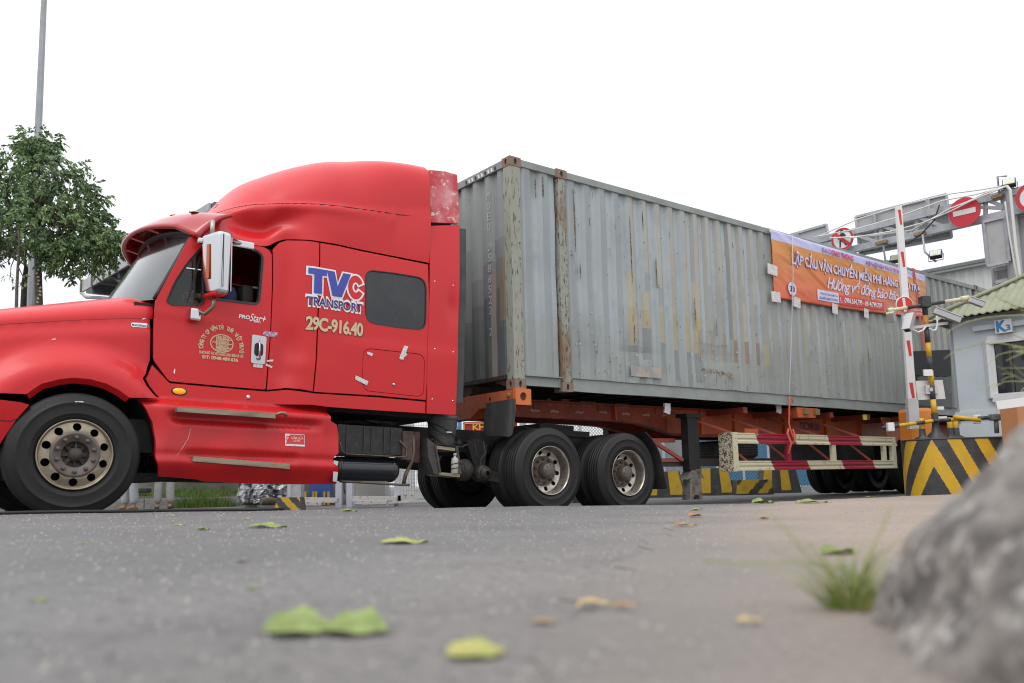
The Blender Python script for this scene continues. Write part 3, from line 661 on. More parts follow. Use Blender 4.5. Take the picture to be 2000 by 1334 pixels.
def glyphs(shapes, m, bl, tr, d, grow=0.):
    a, c = tq(*bl), tq(*tr); b = B()
    for poly in shapes:
        P = [V(p) for p in poly]; P = [V((a.x+(c.x-a.x)*p.x, a.y+(c.y-a.y)*p.y)) for p in P]
        if grow: P = shrink(P, -grow)
        pts = dens(P, .08); v2, _, tri, *_r = delaunay_2d_cdt(pts, [(i, (i+1) % len(pts)) for i in range(len(pts))], [], 1, 1e-6)
        b.add([LIFT(d)(p.x, p.y) for p in v2], [list(t) for t in tri])
    return b.build('lettering', m, TR)
GT = [(0, 1), (0, .76), (.10, .76), (.10, 0), (.24, 0), (.24, .76), (.32, .76), (.32, 1)]
GV = [(.32, 1), (.46, 1), (.52, .42), (.62, 1), (.76, 1), (.60, 0), (.43, 0)]
def arcC(r, a0, a1, n, cx=.86, cz=.5, kx=.145): return [(cx+kx*r*cos(radians(a0+(a1-a0)*k/n)), cz+.5*r*sin(radians(a0+(a1-a0)*k/n))) for k in range(n+1)]
GC = arcC(1, 25, 335, 20)+arcC(.42, 330, 30, 12)
BLt, TRt = (598, 571), (710, 540)
a_, c_ = tq(600, 567), tq(709, 541)
for sh, g, m, d in ((GC, .018, WPR, .006), (GT, .018, WPR, .007), (GV, .018, WPR, .0072), (GC, -.001, RED, .008), (GT, 0, BLUE, .013), (GV, 0, BLUE, .0135)):
    glyphs([sh], m, (600, 571), (709, 541), d, g)
lab('TRANSPORT', (597, 595), (708, 594), WPR, .075, d=.006, y0=tq(600, 596).y-.006, y1=tq(600, 577).y+.006); lab('TRANSPORT', (598, 595), (707, 594), NAVY, .03, d=.008, y0=tq(600, 595).y, y1=tq(600, 579).y)
yb, yt = tq(600, 643).y, tq(600, 618).y
lab('29C-916.40', (596, 643), (709, 640), mat('print_brown', (.10, .02, .015), .5), .045, d=.006, y0=yb-.003, y1=yt+.003, space=.9); lab('29C-916.40', (597, 643), (708, 640), CREAM, .035, d=.0075, y0=yb, y1=yt, space=.9)
lab('PRO', (466, 622), (488, 613), WPR, .04, .15, y0=tq(466, 621).y, y1=tq(466, 614).y); lab('Star+', (487, 628), (519, 613), WPR, .01, .4, y0=tq(487, 627).y, y1=tq(487, 612).y)
lab('EAGLE', (496, 630), (509, 628), WPR, .0, .1, y0=tq(496, 630).y, y1=tq(496, 627).y)
bd = panel('maker_badge', rr([tq(256, 638, Hs), tq(290, 641, Hs), tq(290, 632, Hs), tq(256, 630, Hs)], .01), LIFT(.004, Hs), CHR, TR, th=(0, .003, 0)); lab('MAXXFORCE', (258, 637), (289, 633), BLKP, .02, fn=Hs, parent=bd, y0=tq(258, 636, Hs).y, y1=tq(258, 632, Hs).y, d=.008)
# company roundel on the door
cc = tq(433, 671); rx_, rz_ = (tq(455, 673).x-tq(411, 669).x)/2, (tq(433, 654).y-tq(433, 688).y)/2
def ringpts(kx, kz, a0, a1, n): return [(cc.x+rx_*kx*cos(a0+(a1-a0)*k/n), cc.y+rz_*kz*sin(a0+(a1-a0)*k/n)) for k in range(n+1)]
seam('roundel', ringpts(1, 1, 0, 2*pi, 36), SIDE, .010, TR, .006, CREAM)
seam('roundel', [(cc.x-rx_*.48, cc.y+rz_*.85), (cc.x-rx_*.48, cc.y-rz_*.85)], SIDE, .008, TR, .006, CREAM)
for k in (.46, -.02, -.5): seam('roundel', [(cc.x-rx_*.48, cc.y+rz_*k), (cc.x+rx_*sqrt(1-k*k), cc.y+rz_*k)], SIDE, .008, TR, .006, CREAM)
for k, t_ in ((.52, '8415KG'), (.05, '15056KG'), (-.43, '23001KG'), (-.86, '38855KG')):
    letters('lettering', t_, lift, CREAM, TR, cc.x-rx_*.40, cc.y+rz_*k, cc.x+rx_*.58, cc.y+rz_*(k+.32), .04)
letters('lettering', '2N', lift, CREAM, TR, cc.x-rx_*.86, cc.y-rz_*.05, cc.x-rx_*.55, cc.y+rz_*.2, .015)
s_ = 'CÔNG TY CP VẬN TẢI THÁI VIỆT TRUNG'
for k, ch in enumerate(s_):
    if ch == ' ': continue
    a = radians(186-192*k/(len(s_)-1)); ux = V((cos(a-pi/2), sin(a-pi/2))); uy = V((cos(a), sin(a))); R1 = rx_*1.62; o = V((cc.x+R1*cos(a), cc.y-rz_*.45+R1*1.0*sin(a)))
    vs, fs = text(ch, .045); b = B(); b.add([lift(*(o+ux*((v.x-.3)*.040)+uy*(v.y*.056))) for v in vs], fs); b.build('lettering', CREAM, TR)
lab('B5-BT04-ĐÔ THỊ VIỆT HƯNG-LONG BIÊN-HÀ NỘI', (389, 692), (474, 699), CREAM, .035, y0=tq(430, 696).y, y1=tq(430, 689).y+.008)
lab('ĐT: 0948.489.636', (394, 702), (464, 706), CREAM, .04, y0=tq(430, 703.5).y, y1=tq(430, 697).y)
b = B()
for dx in (-1, 1):
    o = V((cc.x+dx*rx_*1.9, cc.y-rz_*.75))
    for k in range(4):
        a = k*pi/4; seamd = V((cos(a), sin(a)))*.02*(1 if k % 2 == 0 else .5); b.bar(SIDE(*(o-seamd))+V((0, -.006, 0)), SIDE(*(o+seamd))+V((0, -.006, 0)), .004, .002)
b.build('star_mark', CREAM, TR)
# ================================================================ wheels
def tyre_prof(R=.527, r=.292, w=.275, gro=True, sx=1):
    p = [(r, .03), (r+.012, .010), (r+.03, .002), (r+.05, -.004), (r+.054, -.008), (r+.060, -.006), (.40, -.012), (.43, -.010), (.434, -.013), (.442, -.012), (.446, -.007), (.475, .004), (.498, .017), (.513, .027), (.521, .038), (R-.001, .048)]
    if gro:
        for o in (.072, .118, .157, .203): p += [(R, o-.008), (R-.013, o-.005), (R-.013, o+.004), (R, o+.007)]
    q = [(a, w-o) for a, o in p[:16]][::-1]
    return p+q
def wheel(parent, s, lat, z=0, front=False, inner=False, far=False, rim=True, R=.527, name='wheel'):
    sg = -1 if far else 1; P = [(a, o*sg) for a, o in tyre_prof(R)]; c = V((s, lat, z))
    b = B(); b.lathe(P, c, n=72); ty = b.build(name, RUB, parent)
    if inner:
        b = B(); b.lathe([(.293, .02*sg), (.27, .05*sg), (.26, .25*sg), (.0, .25*sg)], c, n=32); b.build('rim', GRIME, ty); return ty
    if front:
        off = lambda r: .014 if r > .27 else (.014-.02*(.27-r)/.075 if r > .195 else .002 if r < .190 else -.006)
        m = ALU; fl = [(.291, .03), (.291, .004), (.297, -.004), (.294, -.009), (.284, -.006), (.280, .010), (.272, .014)]
        hr, hh, N = .232, .034, 10; ri, Ro = .108, .272
    else:
        off = lambda r: .135+.035*(.262-r)/.1 if r > .19 else .150
        m = ALU2; fl = [(.291, .03), (.291, .004), (.297, -.004), (.294, -.009), (.287, -.004), (.283, .012), (.275, .03), (.272, .09), (.262, .135)]
        hr, hh, N = .222, .028, 10; ri, Ro = .10, .262
    b = B(); b.lathe([(a, o*sg) for a, o in fl], c, n=72); rm = b.build('rim', m, ty)
    circ = lambda r, n, cx=0, cy=0: [V((cx+r*cos(2*pi*k/n), cy+r*sin(2*pi*k/n))) for k in range(n)]
    a0 = pi/2 if front else pi/2+.2
    holes = [circ(hh, 16, hr*cos(a0+2*pi*k/N), hr*sin(a0+2*pi*k/N)) for k in range(N)]+[circ(ri, 28)]
    fn = lambda a, b_: c+V((a, off(sqrt(a*a+b_*b_))*sg, b_))
    dsc = panel('wheel_disc', circ(Ro, 56), fn, [m, CHR], ty, th=(0, .022*sg, 0), holes=holes, res=.032, rimmat=0)
    b = B(); b.lathe([(.275, .05*sg), (.27, .20*sg), (.05, .21*sg)], c, n=32); b.build('brake_drum', DARK, ty)
    # mounting plate, nuts and hub
    h0 = 0.0 if front else .13
    b = B(); pr = [(.108, h0+.0), (.112, h0-.012), (.165, h0-.014), (.172, h0-.020), (.19, h0-.016), (.194, h0-.004)] if front else [(.08, h0-.01), (.10, h0+.0), (.17, h0+.004), (.178, h0-.002), (.186, h0+.012)]
    b.lathe([(a, o*sg) for a, o in pr], c, n=48); b.build('hub_plate', HUB, ty)
    b = B(); 
    for k in range(10):
        a = 2*pi*(k+.5)/10+(.0 if front else .1); q = c+V((.143*cos(a), 0, .143*sin(a))); b.lathe([(0, (h0-.046)*sg), (.012, (h0-.044)*sg), (.015, (h0-.030)*sg), (.019, (h0-.026)*sg), (.019, (h0-.012)*sg)], q, n=6, smooth=False)
    nt_ = b.build('wheel_nut', HUB, ty); nt_['kind'] = 'stuff'
    b = B()
    if front:
        b.lathe([(0, -.035*sg), (.03, -.034*sg), (.042, -.026*sg), (.055, -.02*sg), (.058, .01*sg), (.07, .03*sg), (.07, .1*sg)], c, n=24)
        for k in range(8):
            a = 2*pi*k/8; b.bar(c+V((.05*cos(a), .01, .05*sin(a))), c+V((.115*cos(a), .03, .115*sin(a))), .016, .03)
        b.lathe([(.12, .035*sg), (.05, .04*sg)], c, n=24)
    else:
        b.lathe([(0, -.0*sg), (.05, .0*sg), (.075, .008*sg), (.088, .02*sg), (.092, .05*sg), (.095, .11*sg), (.10, .13*sg)], c, n=32)
        for k in range(8): a = 2*pi*k/8; b.lathe([(0, -.004*sg), (.009, -.003*sg), (.010, .012*sg)], c+V((.072*cos(a), 0, .072*sin(a))), n=6, smooth=False)
    b.build('hub', GRIME if front else HUB, ty)
    return ty
w = wheel(TR, 0, 0, front=True)
q = [V((-.035, -.012, .43)), V((.03, -.012, .435)), V((.03, -.012, .452)), V((-.035, -.012, .447))]; b = B(); b.add(q, [(0, 1, 2, 3)]); b.build('tyre_sticker', PAPER, w)
wheel(TR, -.02, 2.4, front=True, far=True)
for s in (5.22, 6.54):
    wheel(TR, s, .045); wheel(TR, s, .38, inner=True); wheel(TR, s, 2.36, far=True); wheel(TR, s, 2.02, inner=True, far=True)
# ---- tractor chassis
b = B()
for l in (.82, 1.58): b.bx((-.9, l-.04, .22), (7.25, l+.04, .50))
for s in (.9, 2.3, 3.4, 4.4, 5.9, 7.15): b.bx((s-.08, .85, .25), (s+.08, 1.6, .46))
b.build('chassis_frame', DARK, TR)
for s in (5.22, 6.54):
    b = B(); b.bx((s-.09, .3, -.09), (s+.09, 2.1, .09), bev=.03); b.lathe([(0, -.20), (.14, -.17), (.2, -.05), (.2, .08), (.12, .2), (0, .22)], (s, 1.2, 0), axis='x', n=20); b.build('drive_axle', DARK, TR)
    b = B()
    for l in (.62, 1.78): b.lathe([(0, .0), (.10, .0), (.135, .03), (.12, .1), (.135, .15), (.1, .2), (0, .2)], (s+.42, l, .0), axis='z', n=20)
    b.build('air_spring', BLK, TR)
b = B(); b.bx((-.07, .25, -.12), (.07, 2.15, .0), bev=.03); b.bx((-.6, .72, .02), (.6, .82, .07)); b.bx((-.6, 1.58, .02), (.6, 1.68, .07)); b.build('front_axle', DARK, TR)
b = B(); b.tube([(.8, .9, .05), (2.4, .9, .0), (3.2, 1.0, .1), (5.0, 1.2, .0)], .06, 10); b.bx((.4, .9, -.05), (1.4, 1.5, .3)); b.tube([(.7, .6, -.12), (2.2, .55, -.12)], .045); b.bx((.55, .35, -.2), (2.3, .8, -.13)); b.build('driveline', DARK, TR)
# brake chamber and bracket ahead of the first drive wheel
b = B(); c = on(FT, 905, 918, .45); b.lathe([(0, -.1), (.07, -.1), (.13, -.03), (.13, .03), (.07, .09), (0, .1)], c, axis='y', n=24); c2 = on(FT, 938, 925, .42); b.lathe([(0, -.12), (.06, -.11), (.10, -.07), (.10, .05), (.05, .1)], c2, axis='y', n=24); b.lathe([(.03, -.15), (.075, -.13), (.075, -.10)], c2, axis='y', n=20)
b.bar(c2, (5.15, .45, -.16), .05, .12); b.build('brake_chamber', GRIME, TR)
b = B(); P = [on(FT, u, v, .5) for u, v in ((912, 862), (938, 856), (952, 870), (948, 905), (934, 922), (924, 905))]; b.prism(P, (0, .08, 0)); b.build('spring_hanger', DARK, TR)
b = B(); b.tube([on(FT, u, v, .40) for u, v in ((928, 866), (930, 885), (938, 900), (948, 885), (944, 862))], .008, 6); b.tube([on(FT, u, v, .40) for u, v in ((938, 900), (940, 918))], .008, 6); b.tube([on(FT, u, v, .30) for u, v in ((835, 862), (850, 856), (870, 868), (885, 872), (903, 873), (912, 868))], .012, 6); b.build('air_hose', GRIME, TR)
# battery box, tank, rods
b = B(); b.bx((2.46, .16, .115), (3.22, .75, .41)); bt = b.build('battery_box', BLK, TR)
for s in (2.56, 2.76, 2.85, 3.00, 3.08): b = B(); b.bx((s-.005, .15, .13), (s+.005, .17, .40)); b.build('box_rib', mat('box_rib', (.03, .03, .03), .5), bt)
b = B(); b.bx((3.22, .14, .07), (3.34, .3, .38)); b.bx((3.34, .25, .05), (3.50, .3, .39)); b.build('tank_bracket', mat('rust_bracket', (.09, .055, .04), .7, col2=(.03, .028, .026), sc=15), TR)
b = B(); b.lathe([(0, 2.47), (.09, 2.475), (.118, 2.50), (.122, 2.53), (.122, 3.16), (.118, 3.19), (.09, 3.22), (0, 3.225)], (0, .29, -.045), axis='x', n=32); b.lathe([(.124, 2.52), (.128, 2.525), (.128, 2.545), (.124, 2.55)], (0, .29, -.045), axis='x', n=32); b.lathe([(.124, 3.14), (.129, 3.145), (.129, 3.17), (.124, 3.175)], (0, .29, -.045), axis='x', n=32)
b.build('air_tank', mat('tank_black', (.012, .014, .02), .22, coat=.4, col2=(.07, .045, .035), sc=5, lo=.55, hi=.72, rv=.12), TR)
STL = mat('rod_steel', (.14, .11, .085), .5, metal=.4, col2=(.08, .05, .03), sc=15)
b = B(); b.tube([on(FT, u, v, .12) for u, v in ((663, 940), (720, 943), (782, 947), (800, 947))], .012, 6); b.tube([on(FT, u, v, .13) for u, v in ((664, 863), (668, 882), (680, 887), (720, 889), (790, 893), (794, 890), (794, 875), (780, 860))], .008, 6)
b.tube([on(FT, u, v, .18) for u, v in ((806, 850), (808, 880), (803, 905), (793, 925), (788, 945))], .022, 8); b.build('tank_rod', STL, TR)
b = B(); b.tube([on(FT, u, v, .10) for u, v in ((664, 938), (672, 944), (672, 955), (674, 964))], .006, 5); b.build('loose_wire', DARK, TR)
# boxes over the frame behind the cab
b = B(); b.box((3.35, .9, .62), (.42, .1, .2)); b.build('metal_plate', mat('plate_brown', (.12, .095, .085), .5, metal=.3, col2=(.2, .17, .15), sc=8), TR)
b = B(); b.bx((2.55, 1.0, .42), (3.3, 1.5, .7)); b.tube([(2.6, .6, .46), (2.9, .62, .5), (3.2, .7, .47)], .03); b.tube([(2.5, .8, .5), (2.65, .8, .62)], .03); b.build('transmission', DARK, TR)
# rear steps and the frame they hang on
for q in (((850, 870), (889, 875)), ((858, 922), (898, 926))):
    b = B(); A0, A1 = on(FT, *q[0], .12), on(FT, *q[1], .12); b.prism([A0, A1, A1+V((0, 0, -.035)), A0+V((0, 0, -.035))], (0, .25, 0)); b.build('step_tread', TREAD, TR)
b = B(); b.prism([on(FT, u, v, .13) for u, v in ((834, 855), (850, 868), (860, 926), (848, 926), (836, 890))], (0, .3, 0)); b.bar(on(FT, 892, 872, .13), on(FT, 899, 926, .13), .012, .03); b.bar(on(FT, 850, 868, .12), on(FT, 860, 924, .12), .012, .02); b.build('step_hanger', mat('hanger_grey', (.05, .047, .043), .6, col2=(.09, .08, .07), sc=9), TR)
b = B(); b.box((4.35, .79, .36), (.11, .02, .06)); b.build('frame_plate', PAPER, TR)
# mud flaps behind the drive wheels
for l0 in (.02, 1.75):
    b = B(); P = [V((6.54+.62*cos(a), 0, .62*sin(a))) for a in [radians(x) for x in (62, 50, 38, 26, 14)]]+[V((7.18, 0, -.02)), V((7.24, 0, -.20))]
    vs = [p+V((0, l0, 0)) for p in P]+[p+V((0, l0+.62, 0)) for p in P]; n = len(P)
    b.add(vs+[v+V((.012, 0, .006)) for v in vs], [(i, i+1, n+i+1, n+i) for i in range(n-1)]+[(2*n+i, 2*n+i+1, 3*n+i+1, 3*n+i) for i in range(n-1)]+[(i, i+1, 2*n+i+1, 2*n+i) for i in range(n-1)])
    b.build('mud_flap', mat('flap_black', (.03, .03, .03), .7, col2=(.12, .12, .12), sc=45, lo=.6, hi=.66), TR)
b = B(); b.bx((5.4, .75, .5), (6.5, 1.65, .58)); b.bx((5.7, .85, .58), (6.3, 1.55, .66)); b.build('fifth_wheel', DARK, TR)
# ================================================================ container
CN = thing('shipping_container', 'weathered grey forty-five-foot shipping container with brown paint patches on the trailer', 'shipping container', FC)
H = 2.896; LN = 13.716; WD = 2.438
GC_ = (.30, .335, .34)
PNT = mat('container_paint', GC_, .55, attr=True, col2=(.225, .235, .225), sc=1.6, lo=.5, hi=.85, stretch=(1, 1, .5), col3=(.10, .06, .035), sc3=20, lo3=.70, hi3=.75, stretch3=(1, 1, .3), bump=.05, bsc=20)
PNT2 = mat('container_frame_paint', (.29, .315, .305), .6, col2=(.20, .215, .20), sc=2, lo=.4, hi=.75, col3=(.12, .08, .05), sc3=26, lo3=.66, hi3=.70, stretch3=(1, 1, .3))
PST = mat('post_paint', (.31, .325, .275), .65, col2=(.24, .21, .15), sc=4, lo=.5, hi=.78, stretch=(1, 1, .45), col3=(.12, .075, .045), sc3=30, lo3=.56, hi3=.62, stretch3=(1, 1, .2))
PST2 = mat('post_rust', (.30, .315, .27), .65, col2=(.22, .155, .10), sc=2.2, lo=.48, hi=.60, stretch=(1, 1, .5), col3=(.11, .07, .045), sc3=34, lo3=.54, hi3=.6, stretch3=(1, 1, .3))
CST = mat('casting_rust', (.22, .17, .14), .7, col2=(.24, .13, .075), sc=9, lo=.42, hi=.6, col3=(.30, .29, .28), sc3=30, lo3=.58, hi3=.66)
RUST = mat('bare_rust', (.10, .055, .03), .8, col2=(.3, .27, .2), sc=40, lo=.5, hi=.6)
def colmesh(name, b, cols, m, parent):
    o = b.build(name, m, parent); ca = o.data.color_attributes.new('tint', 'FLOAT_COLOR', 'CORNER'); arr = []
    for p, c in zip(o.data.polygons, cols): arr += [c[0], c[1], c[2], 1]*p.loop_total
    ca.data.foreach_set('color', arr); return o
LB = (.365, .415, .435); LG = (.325, .33, .305); GG = (.285, .30, .285); DG = (.235, .26, .255); YE = (.39, .345, .22); YL = (.40, .375, .30); BR = (.27, .215, .18); DK = (.17, .19, .185)
rnd = random.Random(8)
def sidetint(s, z, k, seg):
    """paint touch-ups and painted-in rib shading on the long side: seg 0 outer rib, 1 slope, 2 inner rib, 3 slope"""
    c = LB if seg in (1, 2) else LG  # rib contrast: light and shade of the corrugation put into the tint
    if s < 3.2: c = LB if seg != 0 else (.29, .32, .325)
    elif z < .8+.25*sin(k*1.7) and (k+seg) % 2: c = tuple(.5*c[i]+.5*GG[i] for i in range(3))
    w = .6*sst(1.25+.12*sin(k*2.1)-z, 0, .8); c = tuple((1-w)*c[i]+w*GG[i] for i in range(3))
    q = (k*7+3) % 5
    if 1.95 < s < 5.1 and z > 1.55+.25*q/4 and seg in (1, 0): c = (.385, .385, .355)
    if 2.05 < s < 3.6 and seg in ((3, 0) if q % 2 else (0,)):
        lo = (.78, .70, .72, .95, .66)[q]; hi = (1.35, 1.75, 2.1, 1.5, 1.9)[q]
        if lo < z < hi: c = YE if z < 1.25 else YL
        elif lo-.45 < z < lo: c = DG
    if 3.45 < s < 4.25 and seg in (0,) and .62 < z < 1.05: c = (.32, .28, .23)
    if 4.2 < s < 5.1 and seg in (0, 1) and .60 < z < .98: c = BR
    if 4.2 < s < 5.0 and seg == 0 and .98 < z < 1.6 and q != 1: c = YL
    if 5.08 < s < 5.3 and seg in (0, 3) and .60 < z < .98: c = YE
    if 3.0 < s < 4.6 and z > 1.0 and seg == 3 and q == 2: c = DG
    if s > 5.9 and z > .9 and (k % 6 == 1) and seg == 0: c = YL
    if 9.6 < s < 10.6 and .8 < z < 2.0 and seg == 0: c = YL
    j = (.98+.04*rnd.random())*(.96+.08*((k*37+seg*11) % 7)/7)*(1+.05*(seg == 2)-.05*(seg == 3)); return tuple(min(.6, x*j) for x in c)  # inner ribs lightened, one slope darkened: shading painted into the colour
def corrug(s0, s1, zb, zt, lat0, dep, pitch, tint, name, along='s', far=False, zs=(0, .18, .36, .5, .62, .8, 1.0)):
    n = max(1, round((s1-s0)/pitch)); p = (s1-s0)/n; X = [(0, 1)]
    for k in range(n):
        a = s0+k*p; X += [(a+p*.08, 0, 3), (a+p*.36, 0, 0), (a+p*.60, 1, 1), (a+p*.84, 1, 2)] if False else []
    pts = [(s0, 1, 2)]
    for k in range(n):
        a = s0+k*p; pts += [(a+p*.20, 0, 3), (a+p*.50, 0, 0), (a+p*.72, 1, 1), (a+p, 1, 2)]
    b = B(); cols = []; sg = -1 if far else 1
    ZZ = [zb+(zt-zb)*q for q in zs]; nz = len(ZZ)
    def dent(a, z): return (.012*noise.noise(V((a*1.6, z*1.6, 7)))+.02*math.exp(-((a-3.9)/.5)**2-((z-.65)/.16)**2)+.02*math.exp(-((a-2.2)/.35)**2-((z-.6)/.08)**2)) if along == 's' else .008*noise.noise(V((a*3, z*2, 3)))
    for a, d, sg_ in pts:
        for z in ZZ:
            q = lat0+sg*(d*dep+dent(a, z)); b.v.append((a, q, z) if along == 's' else (q, a, z))
    for i in range(len(pts)-1):
        for j in range(nz-1):
            b.f.append([i*nz+j, (i+1)*nz+j, (i+1)*nz+j+1, i*nz+j+1]); b.mi.append(0); b.sm.append(False)
            cols.append(tint((pts[i][0]+pts[i+1][0])/2, (ZZ[j]+ZZ[j+1])/2, i//4, pts[i+1][2]))
    return colmesh(name, b, cols, PNT, CN)
zsA = [k/30 for k in range(31)]
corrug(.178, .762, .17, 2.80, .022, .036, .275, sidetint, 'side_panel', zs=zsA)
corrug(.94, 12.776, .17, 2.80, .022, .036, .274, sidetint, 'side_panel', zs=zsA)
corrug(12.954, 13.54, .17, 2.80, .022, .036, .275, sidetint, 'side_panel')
corrug(.178, 13.54, .17, 2.80, WD-.022, .036, .274, lambda *a: GG, 'side_panel', far=True, zs=(0, 1))
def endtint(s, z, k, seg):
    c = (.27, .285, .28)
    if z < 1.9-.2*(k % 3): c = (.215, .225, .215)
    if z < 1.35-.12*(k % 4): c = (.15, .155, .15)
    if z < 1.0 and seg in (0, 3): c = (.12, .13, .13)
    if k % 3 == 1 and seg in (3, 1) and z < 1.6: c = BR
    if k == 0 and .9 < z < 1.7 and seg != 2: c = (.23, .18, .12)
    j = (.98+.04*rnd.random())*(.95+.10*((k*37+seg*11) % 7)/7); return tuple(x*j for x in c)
corrug(.162, WD-.162, .17, 2.80, .03, .045, .25, endtint, 'end_panel', along='l', zs=zsA)
b = B(); b.bx((13.68, .1, .1), (13.70, WD-.1, 2.8)); b.build('rear_door', PNT2, CN)
b = B(); b.bx((.1, .02, H-.045), (13.6, WD-.02, H-.02)); b.build('roof', PNT2, CN)
b = B(); b.bx((.1, .05, .12), (13.6, WD-.05, .17)); b.build('floor', DARK, CN)
def rail(name, a, b_, m=PNT2, n=1): b = B(); b.bx(a, b_, bev=.004); return b.build(name, m, CN)
rail('top_rail', (.178, .008, 2.795), (13.54, .07, H-.012)); rail('top_rail', (.178, WD-.07, 2.795), (13.54, WD-.008, H-.012))
# the near bottom rail with its bent lip
b = B(); n = 120
def lip(s): return .010*noise.noise(V((s*2.3, 0, 0)))+.012*math.exp(-((s-4.2)/.12)**2)
for s0, s1 in ((.94, 12.776), (12.954, 13.54)):
    N = int((s1-s0)/.1); P = []
    for k in range(N+1):
        s = s0+(s1-s0)*k/N; P += [V((s, -.012, .175+lip(s))), V((s, .006, .165)), V((s, .006, .012+.004*sin(s*3))), V((s, .06, .012)), V((s, .06, .175))]
    b.add(P, [(5*k+j, 5*k+5+j, 5*k+6+j, 5*k+1+j) for k in range(N) for j in range(4)])
b.build('bottom_rail', PNT2, CN)
b = B(); b.bx((.178, .03, .05), (.762, .08, .17)); b.add([(.178, .028, .05), (.178, .028, .12), (.55, .028, .13), (.762, .028, .05)], [(0, 1, 2, 3)]); b.bx((.178, -.008, .165), (.762, .03, .18)); b.build('bottom_rail', PNT2, CN)
rail('bottom_rail', (.178, WD-.06, .012), (13.54, WD-.006, .175))
rail('front_sill', (.0, .162, .13), (.06, WD-.162, .185), GRIME); rail('front_header', (.008, .162, 2.79), (.06, WD-.162, H-.01)); rail('rear_sill', (13.65, .162, .0), (13.716, WD-.162, .175)); rail('rear_header', (13.65, .162, 2.79), (13.708, WD-.162, H-.01))
b = B(); b.prism([(.03, .9, .13), (.03, 1.12, .13), (.03, 1.08, -.0), (.03, .96, -.0)], (.3, 0, 0)); b.build('tunnel_gusset', GRIME, CN); b = B(); b.prism([(.02, .162, .13), (.02, .45, .13), (.02, .162, .03)], (.02, 0, 0)); b.build('tunnel_gusset', GRIME, CN)
for s in [1.3+.42*k for k in range(29)]: b = B(); b.bx((s-.03, .06, .02), (s+.03, WD-.06, .12)); b.build('floor_crossmember', DARK, CN)
for l0, l1 in ((.004, .15), (WD-.15, WD-.004)):
    for s0, s1, m in ((.004, .165, PST), (.79, .925, PST2), (12.79, 12.925, PST2), (13.55, 13.712, PST)):
        b = B(); b.bx((s0, l0, .118), (s1, l1, H-.118), bev=.008); b.build('corner_post', m, CN)
def casting(s0, l0, z0, name='corner_casting'):
    """a box with the oval hole of a lashing point cut into its outer faces"""
    out_l = l0 < 1; d = (.178, .162, .118); p = B(); parts = []
    ov = lambda rx, rz, n=16: [V((rx*cos(2*pi*k/n), rz*sin(2*pi*k/n))) for k in range(n)]
    b = B(); b.bx((s0+.012, l0+.012, z0+.003), (s0+.166, l0+.15, z0+.115)); o = b.build(name, CST, CN)
    b = B(); b.bx((s0, l0, z0+.115), (s0+.178, l0+.162, z0+.118)); b.bx((s0, l0, z0), (s0+.178, l0+.162, z0+.003)); b.build('casting_plate', CST, o)
    yl = l0 if out_l else l0+.162
    panel('casting_face', [V((0, 0)), V((.178, 0)), V((.178, .118)), V((0, .118))], lambda a, c: V((s0+a, yl-.001 if out_l else yl+.001, z0+c)), CST, o, th=(0, .011 if out_l else -.011, 0), holes=[[V((.089, .059))+q for q in ov(.024, .040)]], res=.03, smooth=False)
    xs_ = s0-.001 if (s0 < 7) else s0+.179
    panel('casting_face', [V((0, 0)), V((.162, 0)), V((.162, .118)), V((0, .118))], lambda a, c: V((xs_, l0+a, z0+c)), CST, o, th=(.011 if s0 < 7 else -.011, 0, 0), holes=[[V((.081, .059))+q for q in ov(.022, .040)]], res=.03, smooth=False)
    for fnv in ([(s0+.089+q.x*1.0, (yl+.0105 if out_l else yl-.0105), z0+.059+q.y) for q in ov(.023, .039)], [(xs_+(.0105 if s0 < 7 else -.0105), l0+.081+q.x, z0+.059+q.y) for q in ov(.021, .039)]):
        bq = B(); bq.add(fnv, [list(range(16))]); bq.build('lashing_hole', BLKP, o)
for s0 in (0, .762, 12.776, 13.538):
    for l0 in (0, WD-.162):
        for z0 in (0, H-.118): casting(s0, l0-(.004 if l0 == 0 and s0 in (.762, 12.776) else 0), z0)
EF = lambda a, c: V((.026, a, c))
def ctext(body, s0, z0, s1, z1, m, fn=None, off=0., parent=CN, **k): return letters('lettering', body, fn or (lambda a, c: V((a, -.006, c))), m, parent, s0, z0, s1, z1, off, **k)
e1 = on(FC, 957, 360, .5)
ps = B()
for k, ch in enumerate('MOEU 0586522 2'):
    if ch == ' ': continue
    zc = 2.52-k*.135; ll = .485
    I = FC.inverted(); 
    letters('lettering', ch, lambda a, c: V((.022, a, c)), mat('stencil_white', (.48, .49, .49), .6), CN, ll+.030, zc-.05, ll-.030, zc+.05, .0)
for k in range(10):
    q = .28+.07*k; b = B(); b.add([(.004, q, 2.80), (.004, q+.035, 2.80), (.004, q+.05, 2.85), (.004, q+.015, 2.85)], [(0, 1, 2, 3)]); b.build('paint_chip', WPR if k % 3 else BLKP, CN)
